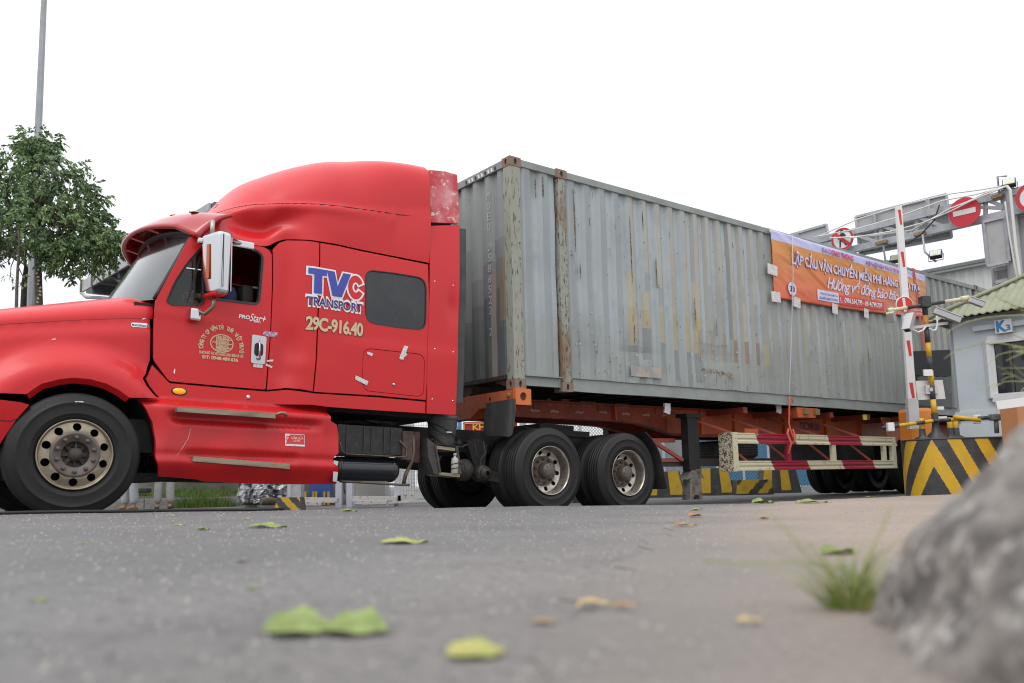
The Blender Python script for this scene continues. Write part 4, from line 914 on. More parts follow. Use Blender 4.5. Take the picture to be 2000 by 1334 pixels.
# scars and pale label
def scar(s, z, w, h, m=RUST, n=9, lat=.018, name='scrape', seed=0):
    r = random.Random(int(s*100+z*1000)+seed); P = [V((s+w/2*cos(2*pi*k/n)*(.5+.6*r.random()), lat, z+h/2*sin(2*pi*k/n)*(.4+.8*r.random()))) for k in range(n)]
    b = B(); b.add(P, [list(range(n))]); return b.build(name, m, CN)
sc_ = []
for k in range(16): scar(3.52+.047*k, .455+.012*sin(k*2)-.003*k, .07, .028+.03*(k % 3 == 1)+.03*(k > 9), mat('torn_metal', (.40, .36, .28), .8, col2=(.12, .08, .05), sc=40, lo=.45, hi=.55), seed=k)
for k in range(9): scar(3.42+.085*k, .84+.01*sin(k), .06, .014, MAT['torn_metal'], seed=40+k)
for s, z, h in ((1.08, 2.3, .9), (2.12, 2.0, 1.0), (2.38, 2.5, .35), (2.62, 1.75, .6), (3.42, 1.3, .5), (.42, 2.62, .45), (.55, 2.6, .35), (1.15, 1.6, .3), (2.12, .9, .4), (8.2, .95, .45), (3.9, 1.1, .3), (1.4, .55, .06), (1.75, .5, .05), (5.2, 2.4, .1), (4.4, 2.45, .12)): scar(s, z, .028, h, RUST, 11)
b = B(); b.add([(2.02, .012, .27), (2.62, .012, .27), (2.62, .012, .42), (2.02, .012, .42)], [(0, 1, 2, 3)]); b.build('faded_label', mat('label_pink', (.42, .36, .32), .7, col2=(.3, .3, .29), sc=6, lo=.45, hi=.55), CN)
b = B(); p0 = on(FC, 1784, 684, -.01); b.prism([on(FC, u, v, .0) for u, v in ((1783, 686), (1856, 683), (1858, 735), (1783, 733))], (0, .02, 0)); b.build('black_panel', mat('panel_black', (.012, .013, .016), .7), CN)
b = B(); b.prism([on(FC, u, v, .004) for u, v in ((1793, 736), (1858, 736), (1860, 800), (1793, 797))], (0, .02, 0)); b.build('dark_repaint', mat('dark_repaint', (.10, .105, .105), .7, col2=(.15, .15, .14), sc=3), CN)
# small nicks, scratches and rust spots all over the long side
r = random.Random(21); b = B()
for k in range(520):
    kk = r.randrange(0, 43); s = .94+.2753*kk+r.choice((.055, .138, .145, .198, .2))+r.uniform(-.012, .012); z = .2+2.55*r.random()**1.3
    if r.random() < .12: s = r.choice((.05, .13, .86, .90)); 
    if 5.2 < s < 10.6 and z > 1.7: continue
    h = r.choice((.012, .02, .03, .06, .11))*r.uniform(.6, 1.2); w = r.uniform(.004, .012) if h > .025 else r.uniform(.008, .03); y = .012 if not s < .94 else (.001 if s < .2 else -.002); t_ = r.uniform(-.25, .25)
    b.add([V((s-w/2, y, z-h/2)), V((s+w/2, y, z-h/2+w*t_)), V((s+w/2+h*t_*.3, y, z+h/2)), V((s-w/3+h*t_*.3, y, z+h/2*.8))], [(0, 1, 2, 3)])
o = b.build('scratches', mat('nick_dark', (.15, .125, .10), .8, col2=(.24, .23, .21), sc=12), CN); o['kind'] = 'stuff'
b = B()
for k in range(120):
    s = r.uniform(1, 12.5); z = .2+1.0*r.random(); s = .94+.2753*int((s-.94)/.2753)+r.choice((.10, .16)); h = r.uniform(.01, .03); w = r.uniform(.02, .06)
    b.add([V((s-w/2, .012, z)), V((s+w/2, .012, z+h*.3)), V((s+w/3, .012, z+h)), V((s-w/2, .012, z+h*.7))], [(0, 1, 2, 3)])
o = b.build('pale_scuffs', mat('scuff_pale', (.44, .44, .40), .7), CN); o['kind'] = 'stuff'
# ================================================================ banner
BN = thing('banner', 'orange banner with a lilac top strip taped to the side of the container', 'banner', FC)
BP = [(5.363, 2.862), (10.54, 2.80), (10.43, 1.93), (5.36, 1.735)]
def bpt(a, c):
    """a along, c up, both 0..1"""
    x = BP[3][0]*(1-a)*(1-c)+BP[2][0]*a*(1-c)+BP[1][0]*a*c+BP[0][0]*(1-a)*c; z = BP[3][1]*(1-a)*(1-c)+BP[2][1]*a*(1-c)+BP[1][1]*a*c+BP[0][1]*(1-a)*c
    z += -.035*sin(pi*a)*(1-c)-.01*sin(pi*a)*c
    y = -.022-.016*noise.noise(V((a*9, c*2.5, 2)))-.010*noise.noise(V((a*26+c*9, c*8, 5)))
    for a0, c0, a1, c1, h in ((.03, 1, .36, .15, .020), (.82, 1, .92, .1, .012), (.9, 1, .97, .2, .010), (.4, .5, .9, .62, .010), (.0, .7, .2, .5, .008)):
        d = V((a1-a0, (c1-c0)*.25)); e = V((a-a0, (c-c0)*.25)); t = e.dot(d)/d.length_squared
        if 0 < t < 1: y -= h*math.exp(-((e-d*t).length/.008)**2)*sin(pi*t)**.5
    return V((x, y, z))
CT = .85
def bmat():
    m = mat('banner_print', (.8, .3, .1), .38, coat=.15, attr=True); return m
N1, N2 = 150, 36; b = B(); b.v = [tuple(bpt(i/N1, j/N2)) for i in range(N1+1) for j in range(N2+1)]; cols = []
for i in range(N1):
    for j in range(N2):
        b.f.append([i*(N2+1)+j, (i+1)*(N2+1)+j, (i+1)*(N2+1)+j+1, i*(N2+1)+j+1]); b.mi.append(0); b.sm.append(True); c = (j+.5)/N2
        if c > CT: cols.append((.52, .52, .82))
        else: t = c/CT; cols.append((.68-.05*t, .115*(1-t)+.26*t, .05*(1-t)+.045*t))
sheet = colmesh('banner_sheet', b, cols, bmat(), BN)
m_ = sheet.modifiers.new('s', 'SOLIDIFY'); m_.thickness = .003; m_.offset = -1
BF = lambda a, c: bpt(a, c)+V((0, -.005, 0))
LIL = mat('lilac_print', (.66, .64, .86), .45); PUR = mat('plum_print', (.35, .03, .16), .5)
def bt_(body, a0, c0, a1, c1, m=LIL, off=0., d=0, **k): return letters('lettering', body, lambda a, c: bpt(a, c)+V((0, -.005-d, 0)), m, BN, a0, c0, a1, c1, off, **k)
bt_('BAO', .282, .875, .335, .955, PUR, -.008, d=.008); bt_('GIAO THÔNG', .338, .87, .475, .975, mat('news_red', (.62, .05, .09), .5), .03, d=.008)
bt_('HIỆP HỘI VẬN TẢI Ô TÔ VN', .56, .855, .80, .965, PUR, .018, d=.008)
bt_('LẬP CẦU VẬN CHUYỂN MIỄN PHÍ HÀNG CỨU TRỢ', .105, .52, .945, .80, mat('plum_dark', (.30, .08, .2), .5), .05, d=.004); bt_('LẬP CẦU VẬN CHUYỂN MIỄN PHÍ HÀNG CỨU TRỢ', .105, .525, .945, .80, LIL, .03, d=.008)
bt_('Hướng về đồng bào bão lũ', .30, .235, .835, .545, LIL, .012, shear=.42, space=.88, d=.008)
b = B(); b.add([bpt(.24+.13*k/6, c)+V((0, -.010, 0)) for k in range(7) for c in (.075, .245)], [(2*k, 2*k+2, 2*k+3, 2*k+1) for k in range(6)]); b.build('info_box', LIL, BN)
bt_('CẦN XE VẬN CHUYỂN', .255, .165, .36, .215, NAVY, .015, d=.012); bt_('GỌI BÁO GIAO THÔNG', .25, .09, .362, .145, NAVY, .015, d=.012)
b = B(); b.add([bpt(.372+.3*k/16, c)+V((0, -.010, 0)) for k in range(17) for c in (.06, .215)], [(2*k, 2*k+2, 2*k+3, 2*k+1) for k in range(16)]); b.build('phone_strip', mat('strip_red', (.6, .05, .06), .45), BN)
bt_('0901.514.799 - 0914.799.709', .405, .10, .655, .185, WPR, .025, d=.012)
b = B(); b.tube([BF(.383, .18), BF(.380, .14), BF(.385, .10), BF(.393, .095)], .010, 6); b.build('phone_mark', LIL, BN)
bt_('CÔNG TY CỔ PHẦN VẬN TẢI Ô TÔ HẢI PHÒNG', .69, .115, .955, .175, LIL, .015, d=.008); bt_('VẬN TẢI - GIAO NHẬN', .80, .04, .95, .095, LIL, .015, d=.008)
c0 = bpt(.093, .17); b = B(); b.lathe([(0, -.016), (.115, -.016)], c0, n=28); b.build('number_disc', LIL, BN); letters('lettering', '33', lambda a, c: V((a, c0.y-.019, c)), BLKP, BN, c0.x-.065, c0.z-.045, c0.x+.065, c0.z+.045, .02)
for a, c, w in ((-.004, .42, .26), (.006, .03, .24), (.12, .0, .20), (.345, -.01, .17), (.55, -.015, .15)):
    p = bpt(a, c); b = B(); b.box(p+V((0, -.006, -.02)), (w, .004, .17), M.Rotation(radians(rnd.uniform(-6, 6)), 3, 'Y')); b.build('tape', PAPER, BN)
p = bpt(0, 1); b = B(); b.add([p+V((-.08, -.01, .02)), p+V((.05, -.012, .0)), p+V((.0, -.012, -.07)), p+V((-.04, -.01, -.05))], [(0, 1, 2, 3)]); b.build('tape', PAPER, BN)
# cords that hold the banner
RO = thing('tie_cord', 'pale cord hanging from the banner and knotted to a red strap above the side guard', 'cord', FC)
b = B(); b.tube([V((5.92, -.05, 2.86)), V((5.86, -.06, 2.2)), V((5.72, -.055, 1.2)), V((5.58, -.05, .30)), V((5.55, -.06, .12))], .008, 6); b.build('cord', mat('cord_pale', (.5, .48, .5), .7), RO)
STR = mat('strap_red', (.62, .10, .06), .7)
b = B(); b.tube([V((5.55, -.06, .14)), V((5.54, -.05, .0)), V((5.50, -.05, -.3)), V((5.50, -.09, -.45)), V((5.52, -.10, -.55))], .013, 6); b.tube([V((5.55, -.06, .12)), V((5.62, -.07, .09)), V((5.60, -.07, .05))], .012, 6); b.tube([V((5.45, -.07, -.38)), V((5.38, -.09, -.45)), V((5.44, -.11, -.6)), V((5.36, -.10, -.78))], .018, 6); b.tube([V((5.56, -.07, -.38)), V((5.60, -.09, -.5)), V((5.48, -.1, -.62))], .014, 6); b.build('red_strap', STR, RO)
S2 = thing('red_tape', 'long red tape running down from the banner end behind the boom', 'tape', FC)
b = B(); P = [on(FC, u, v, -.03) for u, v in ((1784, 524), (1793, 590), (1800, 640), (1806, 682))]; w_ = V((.05, 0, 0)); b.add([p-w_ for p in P]+[p+w_ for p in P], [(i, i+1, 5+i, 4+i) for i in range(3)]); b.build('tape_strip', STR, S2)
# ================================================================ trailer
TL = thing('container_trailer', 'orange skeletal semi-trailer with a red and cream side guard under the container', 'trailer', FC)
ORG = mat('trailer_orange', (.60, .13, .035), .5, col2=(.40, .075, .025), sc=3, lo=.4, hi=.7, col3=(.12, .06, .04), sc3=18, lo3=.62, hi3=.68)
ORG2 = mat('trailer_red_oxide', (.36, .065, .03), .6, col2=(.19, .035, .02), sc=3, lo=.4, hi=.7, col3=(.07, .04, .03), sc3=18, lo3=.6, hi3=.68)
CRM = mat('guard_cream', (.60, .55, .38), .6, col2=(.35, .27, .17), sc=9, lo=.58, hi=.66, col3=(.06, .04, .03), sc3=40, lo3=.64, hi3=.66)
CRM2 = mat('guard_cream_rusty', (.58, .53, .38), .7, col2=(.08, .05, .035), sc=42, lo=.50, hi=.53)
GRD_R = mat('guard_red', (.30, .010, .032), .5, col2=(.2, .03, .03), sc=10, lo=.6, hi=.7)
for l in (.82, 1.56):
    top = -.045; prof = [(.25, top), (13.5, top), (13.5, -.45), (4.3, -.47), (3.7, -.44), (3.3, -.36), (2.9, -.29), (2.4, -.27), (.25, -.26)]
    b = B(); b.prism([(s, l-.005, z) for s, z in prof], (0, .012, 0)); o = b.build('main_beam', ORG2 if l < 1 else ORG2, TL)
    b = B(); b.bx((.25, l-.07, -.05), (13.5, l+.07, -.03)); P = prof[2:]
    b.add([V((s, l-.07, z-.006)) for s, z in P]+[V((s, l+.07, z-.006)) for s, z in P], [(i, i+1, len(P)+i+1, len(P)+i) for i in range(len(P)-1)]); b.build('beam_flange', ORG2, o)
    if l < 1:
        for s in (2.45, 4.35, 5.2, 6.6, 7.9, 9.1): b = B(); b.bx((s-.01, l-.07, -.44 if s > 3 else -.26), (s+.01, l-.005, -.05)); b.build('beam_rib', ORG, o)
# brighter orange web after the gooseneck
b = B(); b.prism([(3.6, .808, -.06), (11.5, .808, -.06), (11.5, .808, -.44), (3.6, .808, -.42)], (0, .004, 0)); b.build('beam_web', ORG, TL)
b = B()
for s in (1.0, 2.2, 3.4, 4.6, 5.8, 7.0, 8.2, 9.4, 10.6, 11.8, 13.2): b.bx((s-.05, .1 if s > 3.5 else .8, -.14), (s+.05, 2.33 if s > 3.5 else 1.6, -.05))
cm = b.build('crossmember', ORG2, TL); cm['kind'] = 'stuff'
# front bolster
b = B(); bo_ = b
P = [(-.02, .03, -.012), (-.02, .55, -.012), (-.02, 1.0, -.012), (-.02, 1.02, -.10), (-.02, .85, -.20), (-.02, .60, -.18), (-.02, .03, -.19)]
b.prism([(-.02, .02, -.01), (-.02, 2.42, -.01), (-.02, 2.42, -.19), (-.02, 1.75, -.19), (-.02, 1.55, -.30), (-.02, .9, -.30), (-.02, .70, -.19), (-.02, .02, -.19)], (.2, 0, 0)); bol = b.build('bolster', ORG, TL)
b = B(); b.bx((-.03, .0, -.012), (.20, .015, -.19)); 
ov = [V((.024*cos(2*pi*k/20), .024*sin(2*pi*k/20))) for k in range(20)]
panel('bolster_cap', rr([V((-.015, -.195)), V((.225, -.195)), V((.225, .0)), V((-.015, .0))], .015), lambda a, c: V((a, -.03, c)), mat('orange_bright', (.62, .16, .04), .45), bol, th=(0, .05, 0), holes=[[V((.105, -.095))+v*2.1 for v in ov]], res=.04)
b = B(); b.lathe([(0, -.008), (.045, -.008)], (.105, .0, -.095), n=20); b.build('cap_bore', mat('bore_brown', (.07, .03, .02), .8), bol)
b = B(); b.lathe([(0, -.034), (.03, -.034), (.034, -.026)], (0, .1, -.075), axis='x', n=20); b.build('twist_lock', mat('brass_dull', (.28, .2, .1), .5, metal=.5), bol)
b = B(); b.lathe([(0, -.003), (.022, -.003)], (-.02, .47, -.085), axis='x', n=16); b.build('bolster_hole', BLKP, bol)
# black flap hanging from the bolster
fl = [on(FC, u, v, .0) for u, v in ((951, 787), (1006, 780), (1001, 850), (996, 853), (945, 851))]
def xpl(u, v, s):
    I = FC.inverted(); o = I@EYE; d = I.to_3x3()@ray(u, v); return o+d*((s-o.x)/d.x)
P = [xpl(u, v, -.05) for u, v in ((950, 787), (1006, 778), (1006, 800), (1003, 830), (999, 850), (994, 853), (970, 851), (943, 851), (945, 820))]
b = B(); b.prism(P, (.012, 0, 0)); b.build('rubber_flap', mat('scuffed_rubber', (.05, .05, .05), .6, col2=(.16, .16, .16), sc=5, lo=.5, hi=.9, stretch=(1, 1, .4), col3=(.02, .02, .02), sc3=20), TL)
# landing legs
for l in (.35, 2.0):
    b = B(); b.bx((3.53, l, -1.0), (3.66, l+.13, -.2)); b.bx((3.66, l+.02, -.98), (3.80, l+.14, -.22)); b.bx((3.50, l-.01, -.22), (3.85, l+.2, -.16)); o = b.build('landing_leg', mat('leg_black', (.018, .018, .018), .6, col2=(.2, .2, .19), sc=38, lo=.66, hi=.7), TL)
    b = B(); b.prism([(3.58, l, -1.0), (3.75, l, -1.0), (3.86, l, -1.12), (3.46, l, -1.12)], (0, .16, 0)); b.prism([(3.53, l, -1.13), (3.78, l, -1.13), (3.80, l, -1.43), (3.73, l, -1.43), (3.70, l, -1.36), (3.62, l, -1.36), (3.58, l, -1.43), (3.50, l, -1.43)], (0, .14, 0)); b.build('landing_foot', mat('foot_concrete', (.2, .18, .16), .8, col2=(.07, .06, .05), sc=12), o)
b = B(); b.bx((3.2, .55, -.94), (3.28, 2.0, -.82)); b.bx((2.9, .5, -.94), (5.9, .56, -.82)); b.build('brace_bar', mat('brace_brown', (.05, .035, .03), .7), TL)
OX = mat('oxide_strut', (.36, .075, .045), .6)
b = B(); b.bar((3.0, .6, -.55), (3.5, .45, -.85), .05, .05); b.bar((3.85, .5, -.55), (3.75, .4, -.78), .04, .04); b.bar((2.7, .7, -.55), (3.5, .6, -.55), .06, .06); b.bar((3.0, .5, -.85), (3.5, .5, -.85), .05, .04); o = b.build('leg_brace', OX, TL); o['kind'] = 'stuff'
for k, s in enumerate((3.75, 4.85, 6.05, 7.35)):
    b = B(); b.bar((s-.1, .78, -.10), (s+.62, .04, -.50), .035, .035); b.bar((s+.62, .40, -.55), (s+.95, .06, -.97), .035, .035); b.build('guard_strut', OX, TL)
# side guard
SG = -.03
def gbar(s0, s1, z0, z1, m, sl=.0, d=.05, n1='guard_rail'):
    b = B(); h = z1-z0
    prof = [(0, 0), (.0, .22), (.012, .3), (.012, .45), (0, .52), (0, .75), (.01, .8), (0, .86), (0, 1)]
    vs = []
    for s, k in ((s0, 0), (s1, 1)):
        for dy, t in prof: vs.append((s-sl*t*(1 if True else 0), SG+dy, z0+h*t))
        vs += [(s-sl, SG+d, z1), (s, SG+d, z0)]
    n = len(prof)+2
    b.add(vs, [(i, (i+1) % n, n+(i+1) % n, n+i) for i in range(n)]+[list(range(n))[::-1], list(range(n, 2*n))]); return b.build(n1, m, TL)
def cs(u, v): return on(FC, u, v, SG).x
for (v, z0, z1, L) in ((857, -.615, -.455, [(1434, CRM), (1482, GRD_R), (1556, CRM), (1622, GRD_R), (1684, CRM), (1752, None)]), (908, -1.02, -.875, [(1434, CRM), (1513, GRD_R), (1583, CRM), (1650, GRD_R), (1710, CRM), (1752, None)])):
    for (u, m), (u2, _) in zip(L, L[1:]): gbar(cs(u, v), cs(u2, v), z0, z1, m, sl=.09 if u > 1440 else 0)
for u, w, m in ((1542, .10, GRD_R), (1630, .11, CRM), (1729, .10, CRM)):
    s = cs(u, 880); b = B(); b.bx((s-w/2, SG+.005, -.90), (s+w/2, SG+.06, -.58)); b.build('guard_post', m, TL)
s = cs(1750, 880); b = B(); b.bx((s-.12, SG-.004, -1.02), (s, SG+.07, -.455)); b.build('guard_post', CRM, TL)
sp = cs(1434, 880)
P = [(sp, SG, -.455), (sp, SG+.02, -1.02), (sp, .26, -1.02), (sp, .31, -.95), (sp, .31, -.455)]
b = B(); b.prism([(sp-.02, SG, -1.03), (sp-.02, SG, -.45), (sp-.02, .20, -.45), (sp-.02, .235, -.50), (sp-.02, .235, -.98), (sp-.02, .19, -1.03)], (.02, 0, 0)); b.build('guard_end_plate', CRM2, TL)
b = B(); b.bx((sp-.022, SG-.004, -1.03), (sp+.09, SG+.01, -.45)); b.build('guard_post', CRM, TL)
# spare wheel under the beam
b = B(); P = [(a, o) for a, o in tyre_prof()]; b.lathe(P, (5.5, 1.2, -.80), axis='z', n=48); sw = b.build('spare_tyre', mat('spare_rubber', (.05, .045, .04), .75, col2=(.08, .07, .06), sc=6), TL)
# lashing bracket and small plates
b = B(); P0 = [on(FC, u, v, .02) for u, v in ((1555, 793), (1597, 793), (1593, 816), (1559, 815))]; b.prism([(x.x, x.y, min(-.012, x.z)) for x in P0], (0, .3, 0)); o = b.build('side_bracket', ORG, TL)
for s in (6.08, 6.38): b = B(); b.bx((s-.06, -.03, -.12), (s+.06, .02, -.03)); b.build('twist_lock', mat('brass_dull', (.28, .2, .1), .5), o)
for u, m in ((1303, PAPER), (1521, PAPER)):
    p = on(FC, u, 801, .15); b = B(); b.box(p, (.12, .02, .10), M.Rotation(.2, 3, 'Y')); b.box(p+V((0, 0, .07)), (.12, .03, .05)); b.build('lamp_plate', m, TL)
p = on(FC, 1689, 815, .1); b = B(); b.box(p, (.13, .02, .10), None, 0, .01); b.build('yellow_reflector', mat('yellow_refl', (.8, .62, .03), .3), TL)
b = B(); b.box(on(FC, 1467, 842, .1), (.32, .03, .07)); b.build('orange_tag', ORG, TL)
# old stickers on the beam
for u, v, w, h, kind in ((1037, 787, .09, .09, 0), (1073, 786, .11, .10, 0), (1104, 786, .14, .09, 1), (1149, 789, .30, .07, 1), (1215, 793, .26, .07, 1)):
    p = on(FC, u, v, .812); b = B()
    if kind: b.box(p, (w, .003, h))
    else: b.lathe([(0, 0), (w/2, 0)], p, n=18)
    b.build('faded_sticker', mat('sticker_faded', (.30, .17, .10), .7, col2=(.22, .06, .03), sc=24, lo=.45, hi=.55), TL)
for u, v in ((1045, 803), (1083, 804), (1132, 806), (1178, 806), (1222, 809), (1262, 811), (1300, 812), (1325, 814)):
    p = on(FC, u, v, .812); b = B(); r = random.Random(u)
    for k in range(3): b.box(p+V((.05*(k-1), 0, .008*r.random())), (.04+.03*r.random(), .003, .02+.015*r.random()), M.Rotation(r.uniform(-.6, .6), 3, 'Y'))
    o = b.build('old_stencil', mat('stencil_pale', (.40, .30, .25), .7), TL); o['kind'] = 'stuff'
letters('lettering', 'SDRB', lambda a, c: V((a, .803, c)), mat('stencil_purple', (.16, .05, .09), .7), TL, 7.12, -.30, 7.75, -.17, .03)
# trailer axles and wheels
for s in (10.2, 11.5, 12.8):
    wheel(TL, s, .03, z=-.98); wheel(TL, s, .36, z=-.98, inner=True); wheel(TL, s, 2.40, z=-.98, far=True); wheel(TL, s, 2.06, z=-.98, far=True, inner=True)
    b = B(); b.bx((s-.07, .3, -1.05), (s+.07, 2.1, -.91)); b.bx((s-.5, .7, -.75), (s+.5, .8, -.68)); b.bx((s-.08, .65, -.95), (s+.08, .85, -.47)); b.bx((s-.55, .65, -.98), (s+.5, 1.9, -.5)); b.build('trailer_axle', DARK, TL)  # last box is dark filler, added to blacken the space between the wheels
b = B(); b.bx((8.3, .75, -.98), (9.55, 2.3, -.46), bev=.05); b.build('dark_filler_box', DARK, TL)  # plain dark box added to blacken the space behind the side guard
b = B(); b.prism([(9.0, .3, -.06), (10.0, .3, -.06), (9.45, .3, -.62), (9.3, .3, -.62)], (0, .02, 0)); b.build('orange_gusset', ORG, TL)
# ================================================================ things tied to the tractor
BK = thing('bucket', 'grey plastic bucket with a lid tied behind the cab above the rear step', 'bucket', FT)
BKM = mat('bucket_grey', (.075, .078, .082), .45, col2=(.11, .11, .11), sc=5)
c = V((3.86, .36, 0)); b = B(); b.lathe([(0, .25), (.135, .25), (.145, .26), (.172, .52), (.178, .53), (.178, .545)], c, axis='z', n=40); b.build('pail', BKM, BK)
b = B(); b.lathe([(0, .598), (.17, .598), (.188, .592), (.192, .58), (.190, .555), (.184, .545), (.176, .548)], c, axis='z', n=40); b.build('lid', BKM, BK)
b = B(); b.tube([c+V((.183*cos(a), .183*sin(a), .52-.16*max(0, -sin(a)))) for a in [radians(180+9*k) for k in range(21)]], .004, 5); b.tube([c+V((.168*cos(a), .168*sin(a), .40-.10*cos(a*1.0))) for a in [radians(180+9*k) for k in range(21)]], .006, 5); b.tube([c+V((.16*cos(a), .165*sin(a), .30+.06*cos(a*2))) for a in [radians(180+9*k) for k in range(21)]], .006, 5); b.build('tie_wire', DARK, BK)
b = B(); b.box(c+V((-.02, -.175, .40)), (.07, .02, .014)); b.build('pail_grip', PAPER, BK)
BO = thing('spray_bottle', 'small pale bottle tied with cord on the lower rear step', 'bottle', FT)
p = on(FT, 888, 926, .14); b = B(); b.lathe([(0, .004), (.038, .005), (.042, .012), (.042, .15), (.036, .175), (.016, .19), (.016, .21), (.02, .212), (.02, .235), (0, .237)], V((p.x, p.y, p.z)), axis='z', n=20); b.build('bottle_body', mat('bottle_white', (.42, .41, .37), .4), BO)
b = B(); b.tube([V((p.x, p.y, p.z))+V((.046*cos(t), .046*sin(t), .03+.1*t/12)) for t in [k*.5 for k in range(26)]], .005, 5); b.tube([V((p.x+.03, p.y-.04, p.z+.14)), V((p.x+.09, p.y-.05, p.z+.12)), V((p.x+.11, p.y-.05, p.z+.05))], .006, 5); b.build('cord', GRIME, BO)
# ================================================================ helpers for the surroundings
def ongr(u, v):
    d = ray(u, v); t = .3
    prev = EYE
    while t < 60:
        p = EYE+d*t
        if p.z <= gz(p.x, p.y):
            a, c = t-.03*max(1, t), t
            for _ in range(18):
                m = (a+c)/2; q = EYE+d*m
                if q.z <= gz(q.x, q.y): c = m
                else: a = m
            return EYE+d*c
        t += .03*max(1, t)
    return EYE+d*30
def put(o, m_): return o
class Th:
    """a thing whose parts are built in world coordinates and moved under an Empty at its base"""
    def __init__(s, name, label, cat, base, group=None): s.b = V(base); s.e = thing(name, label, cat, loc=s.b, group=group)
    def part(s, b, name, m, parent=None, **k):
        o = b.build(name, m, None)
        for v in o.data.vertices: v.co -= s.b
        o.parent = parent or s.e; return o
    def fix(s, o, parent=None):
        for v in o.data.vertices: v.co -= s.b
        o.parent = parent or s.e; return o
DL = V((-.68, .73, 0)).normalized(); NL = V((.73, .68, 0)).normalized()   # across-road direction, and the direction beyond it
GS = mat('galvanised', (.42, .43, .46), .5, metal=.3, col2=(.33, .34, .37), sc=5)
GSD = mat('sign_back', (.38, .38, .385), .55, col2=(.32, .32, .32), sc=4)
WHC = mat('white_cable', (.66, .65, .62), .5)
# ================================================================ gantry over the road
G0 = W_(1850, 440, 16.0)
def G(u, v, o=0): return pl(u, v, G0+NL*o, NL)
T = Th('gantry', 'grey steel truss gantry with sign-board backs crossing above the container', 'gantry', (G(1990, 560).x, G(1990, 560).y, 0))
def ch(name, a, b_, w, o=0, m=GS, o2=None): b = B(); b.bar(G(*a, o), G(*b_, o if o2 is None else o2), w, w, ref=V((0, 0, 1))); return T.part(b, name, m)
for o in (0, .5):
    ch('truss_chord', (1560, 480), (2060, 356), .13, o); ch('truss_chord', (1560, 512), (2060, 396), .13, o)
for u in (1600, 1660, 1720, 1790, 1860, 1925):
    f1 = lambda u: 480-.248*(u-1560); f2 = lambda u: 512-.232*(u-1560)
    ch('truss_web', (u, f1(u)), (u+60, f2(u+60)), .07); ch('truss_web', (u, f1(u)), (u, f2(u)), .06); ch('truss_web', (u, f1(u)), (u, f1(u)), .05, 0, GS, .5) if False else None
b = B(); b.bar(G(1905, 404), G(1960, 407), .06, .06); T.part(b, 'truss_web', GS)
def board(q, o, name='sign_board', m=GSD, edge=True):
    P = [G(u, v, o) for u, v in q]; b = B(); b.prism(P, NL*.05); x = T.part(b, name, m)
    if edge:
        b = B(); n = len(P)
        for i in range(n): b.bar(P[i]-NL*.02, P[(i+1) % n]-NL*.02, .04, .05)
        T.part(b, 'board_frame', GS, x)
    return x
board([(1672, 424), (1849, 380), (1859, 464), (1681, 498)], .62)
board([(1545, 459), (1615, 439), (1621, 477), (1550, 490)], .62)
board([(1921, 434), (1963, 424), (1971.5, 511), (1930, 520)], -.1)
board([(1985, 423), (2050, 408), (2060, 640), (2003, 640)], .1)
for a, c in (((1706, 418), (1712, 486)), ((1811, 390), (1818, 462))): b = B(); b.bar(G(*a, .52), G(*c, .52), .09, .04); T.part(b, 'board_bracket', MAT['sign_back'])
b = B(); cb, ct = G(1993, 560), G(1966, 368); cb = V((ct.x+.04, ct.y+.02, 0)); b.bar(cb, ct+V((0, 0, .05)), .20, .16); T.part(b, 'column', GS)
b = B(); b.bar(cb+V((.45, .3, 0)), ct+V((.45, .3, 0)), .16, .16); T.part(b, 'column', GS)
for a, c in (((1941, 528), (1990, 517)), ((1944, 552), (1990, 542)), ((1941, 526), (1948, 600))): b = B(); b.bar(G(*a, .1), G(*c, .1), .07, .07); T.part(b, 'column_frame', GS)
b = B(); b.prism([G(u, v, .2) for u, v in ((1943, 529), (1990, 518), (1998, 600), (1950, 610))], NL*.03); T.part(b, 'frame_panel', GSD)
b = B(); b.bx((-6, 0, 0), (0, 0, 0)); 
fc = G(1560, 500); b = B(); e_ = fc+DL*9; b.bar(fc, e_, .13, .13); b.bar(fc+V((0, 0, .45)), e_+V((0, 0, .45)), .13, .13); T.part(b, 'truss_chord', GS); b = B(); b.bar(V((e_.x, e_.y, 0)), e_+V((0, 0, .5)), .2, .2); T.part(b, 'column', GS)
for k, (u, v) in enumerate(((1797, 457), (1722, 474), (1948, 384))):
    b = B(); b.bar(G(u-11, v+2.5, -.1), G(u+11, v-3, -.1), .10, .06); T.part(b, 'rusty_clamp', mat('clamp_rust', (.26, .15, .08), .7, col2=(.35, .3, .25), sc=20))
def wire(name, label, pts, r, m, o=-.12, group=None):
    P = [G(u, v, o) for u, v in pts]; t = Th(name, label, 'cable', P[0], group); b = B()
    Q = []
    for i in range(len(P)-1):
        for k in range(6): Q.append(P[i].lerp(P[i+1], k/6))
    Q.append(P[-1]); b.tube(Q, r, 5); t.part(b, 'cable_run', m)
wire('cable', 'pale cable along the top of the gantry, uppermost of the bundle', [(1600, 461), (1675, 428), (1780, 396), (1860, 378), (1920, 370), (1965, 362)], .014, WHC)
wire('cable', 'pale cable passing just above the red no-entry disc on the gantry', [(1590, 463), (1670, 448), (1750, 425), (1840, 392), (1905, 380), (1966, 363)], .014, WHC, -.2)
wire('cable', 'pale cable crossing the upper part of the red no-entry disc', [(1620, 465), (1700, 461), (1780, 450), (1856, 407), (1888, 395), (1925, 377), (1966, 364)], .016, WHC, -.26)
wire('cable', 'lower pale cable sagging across the middle of the gantry', [(1660, 465), (1740, 452), (1800, 436), (1858, 412), (1895, 393), (1960, 366)], .014, WHC, -.3)
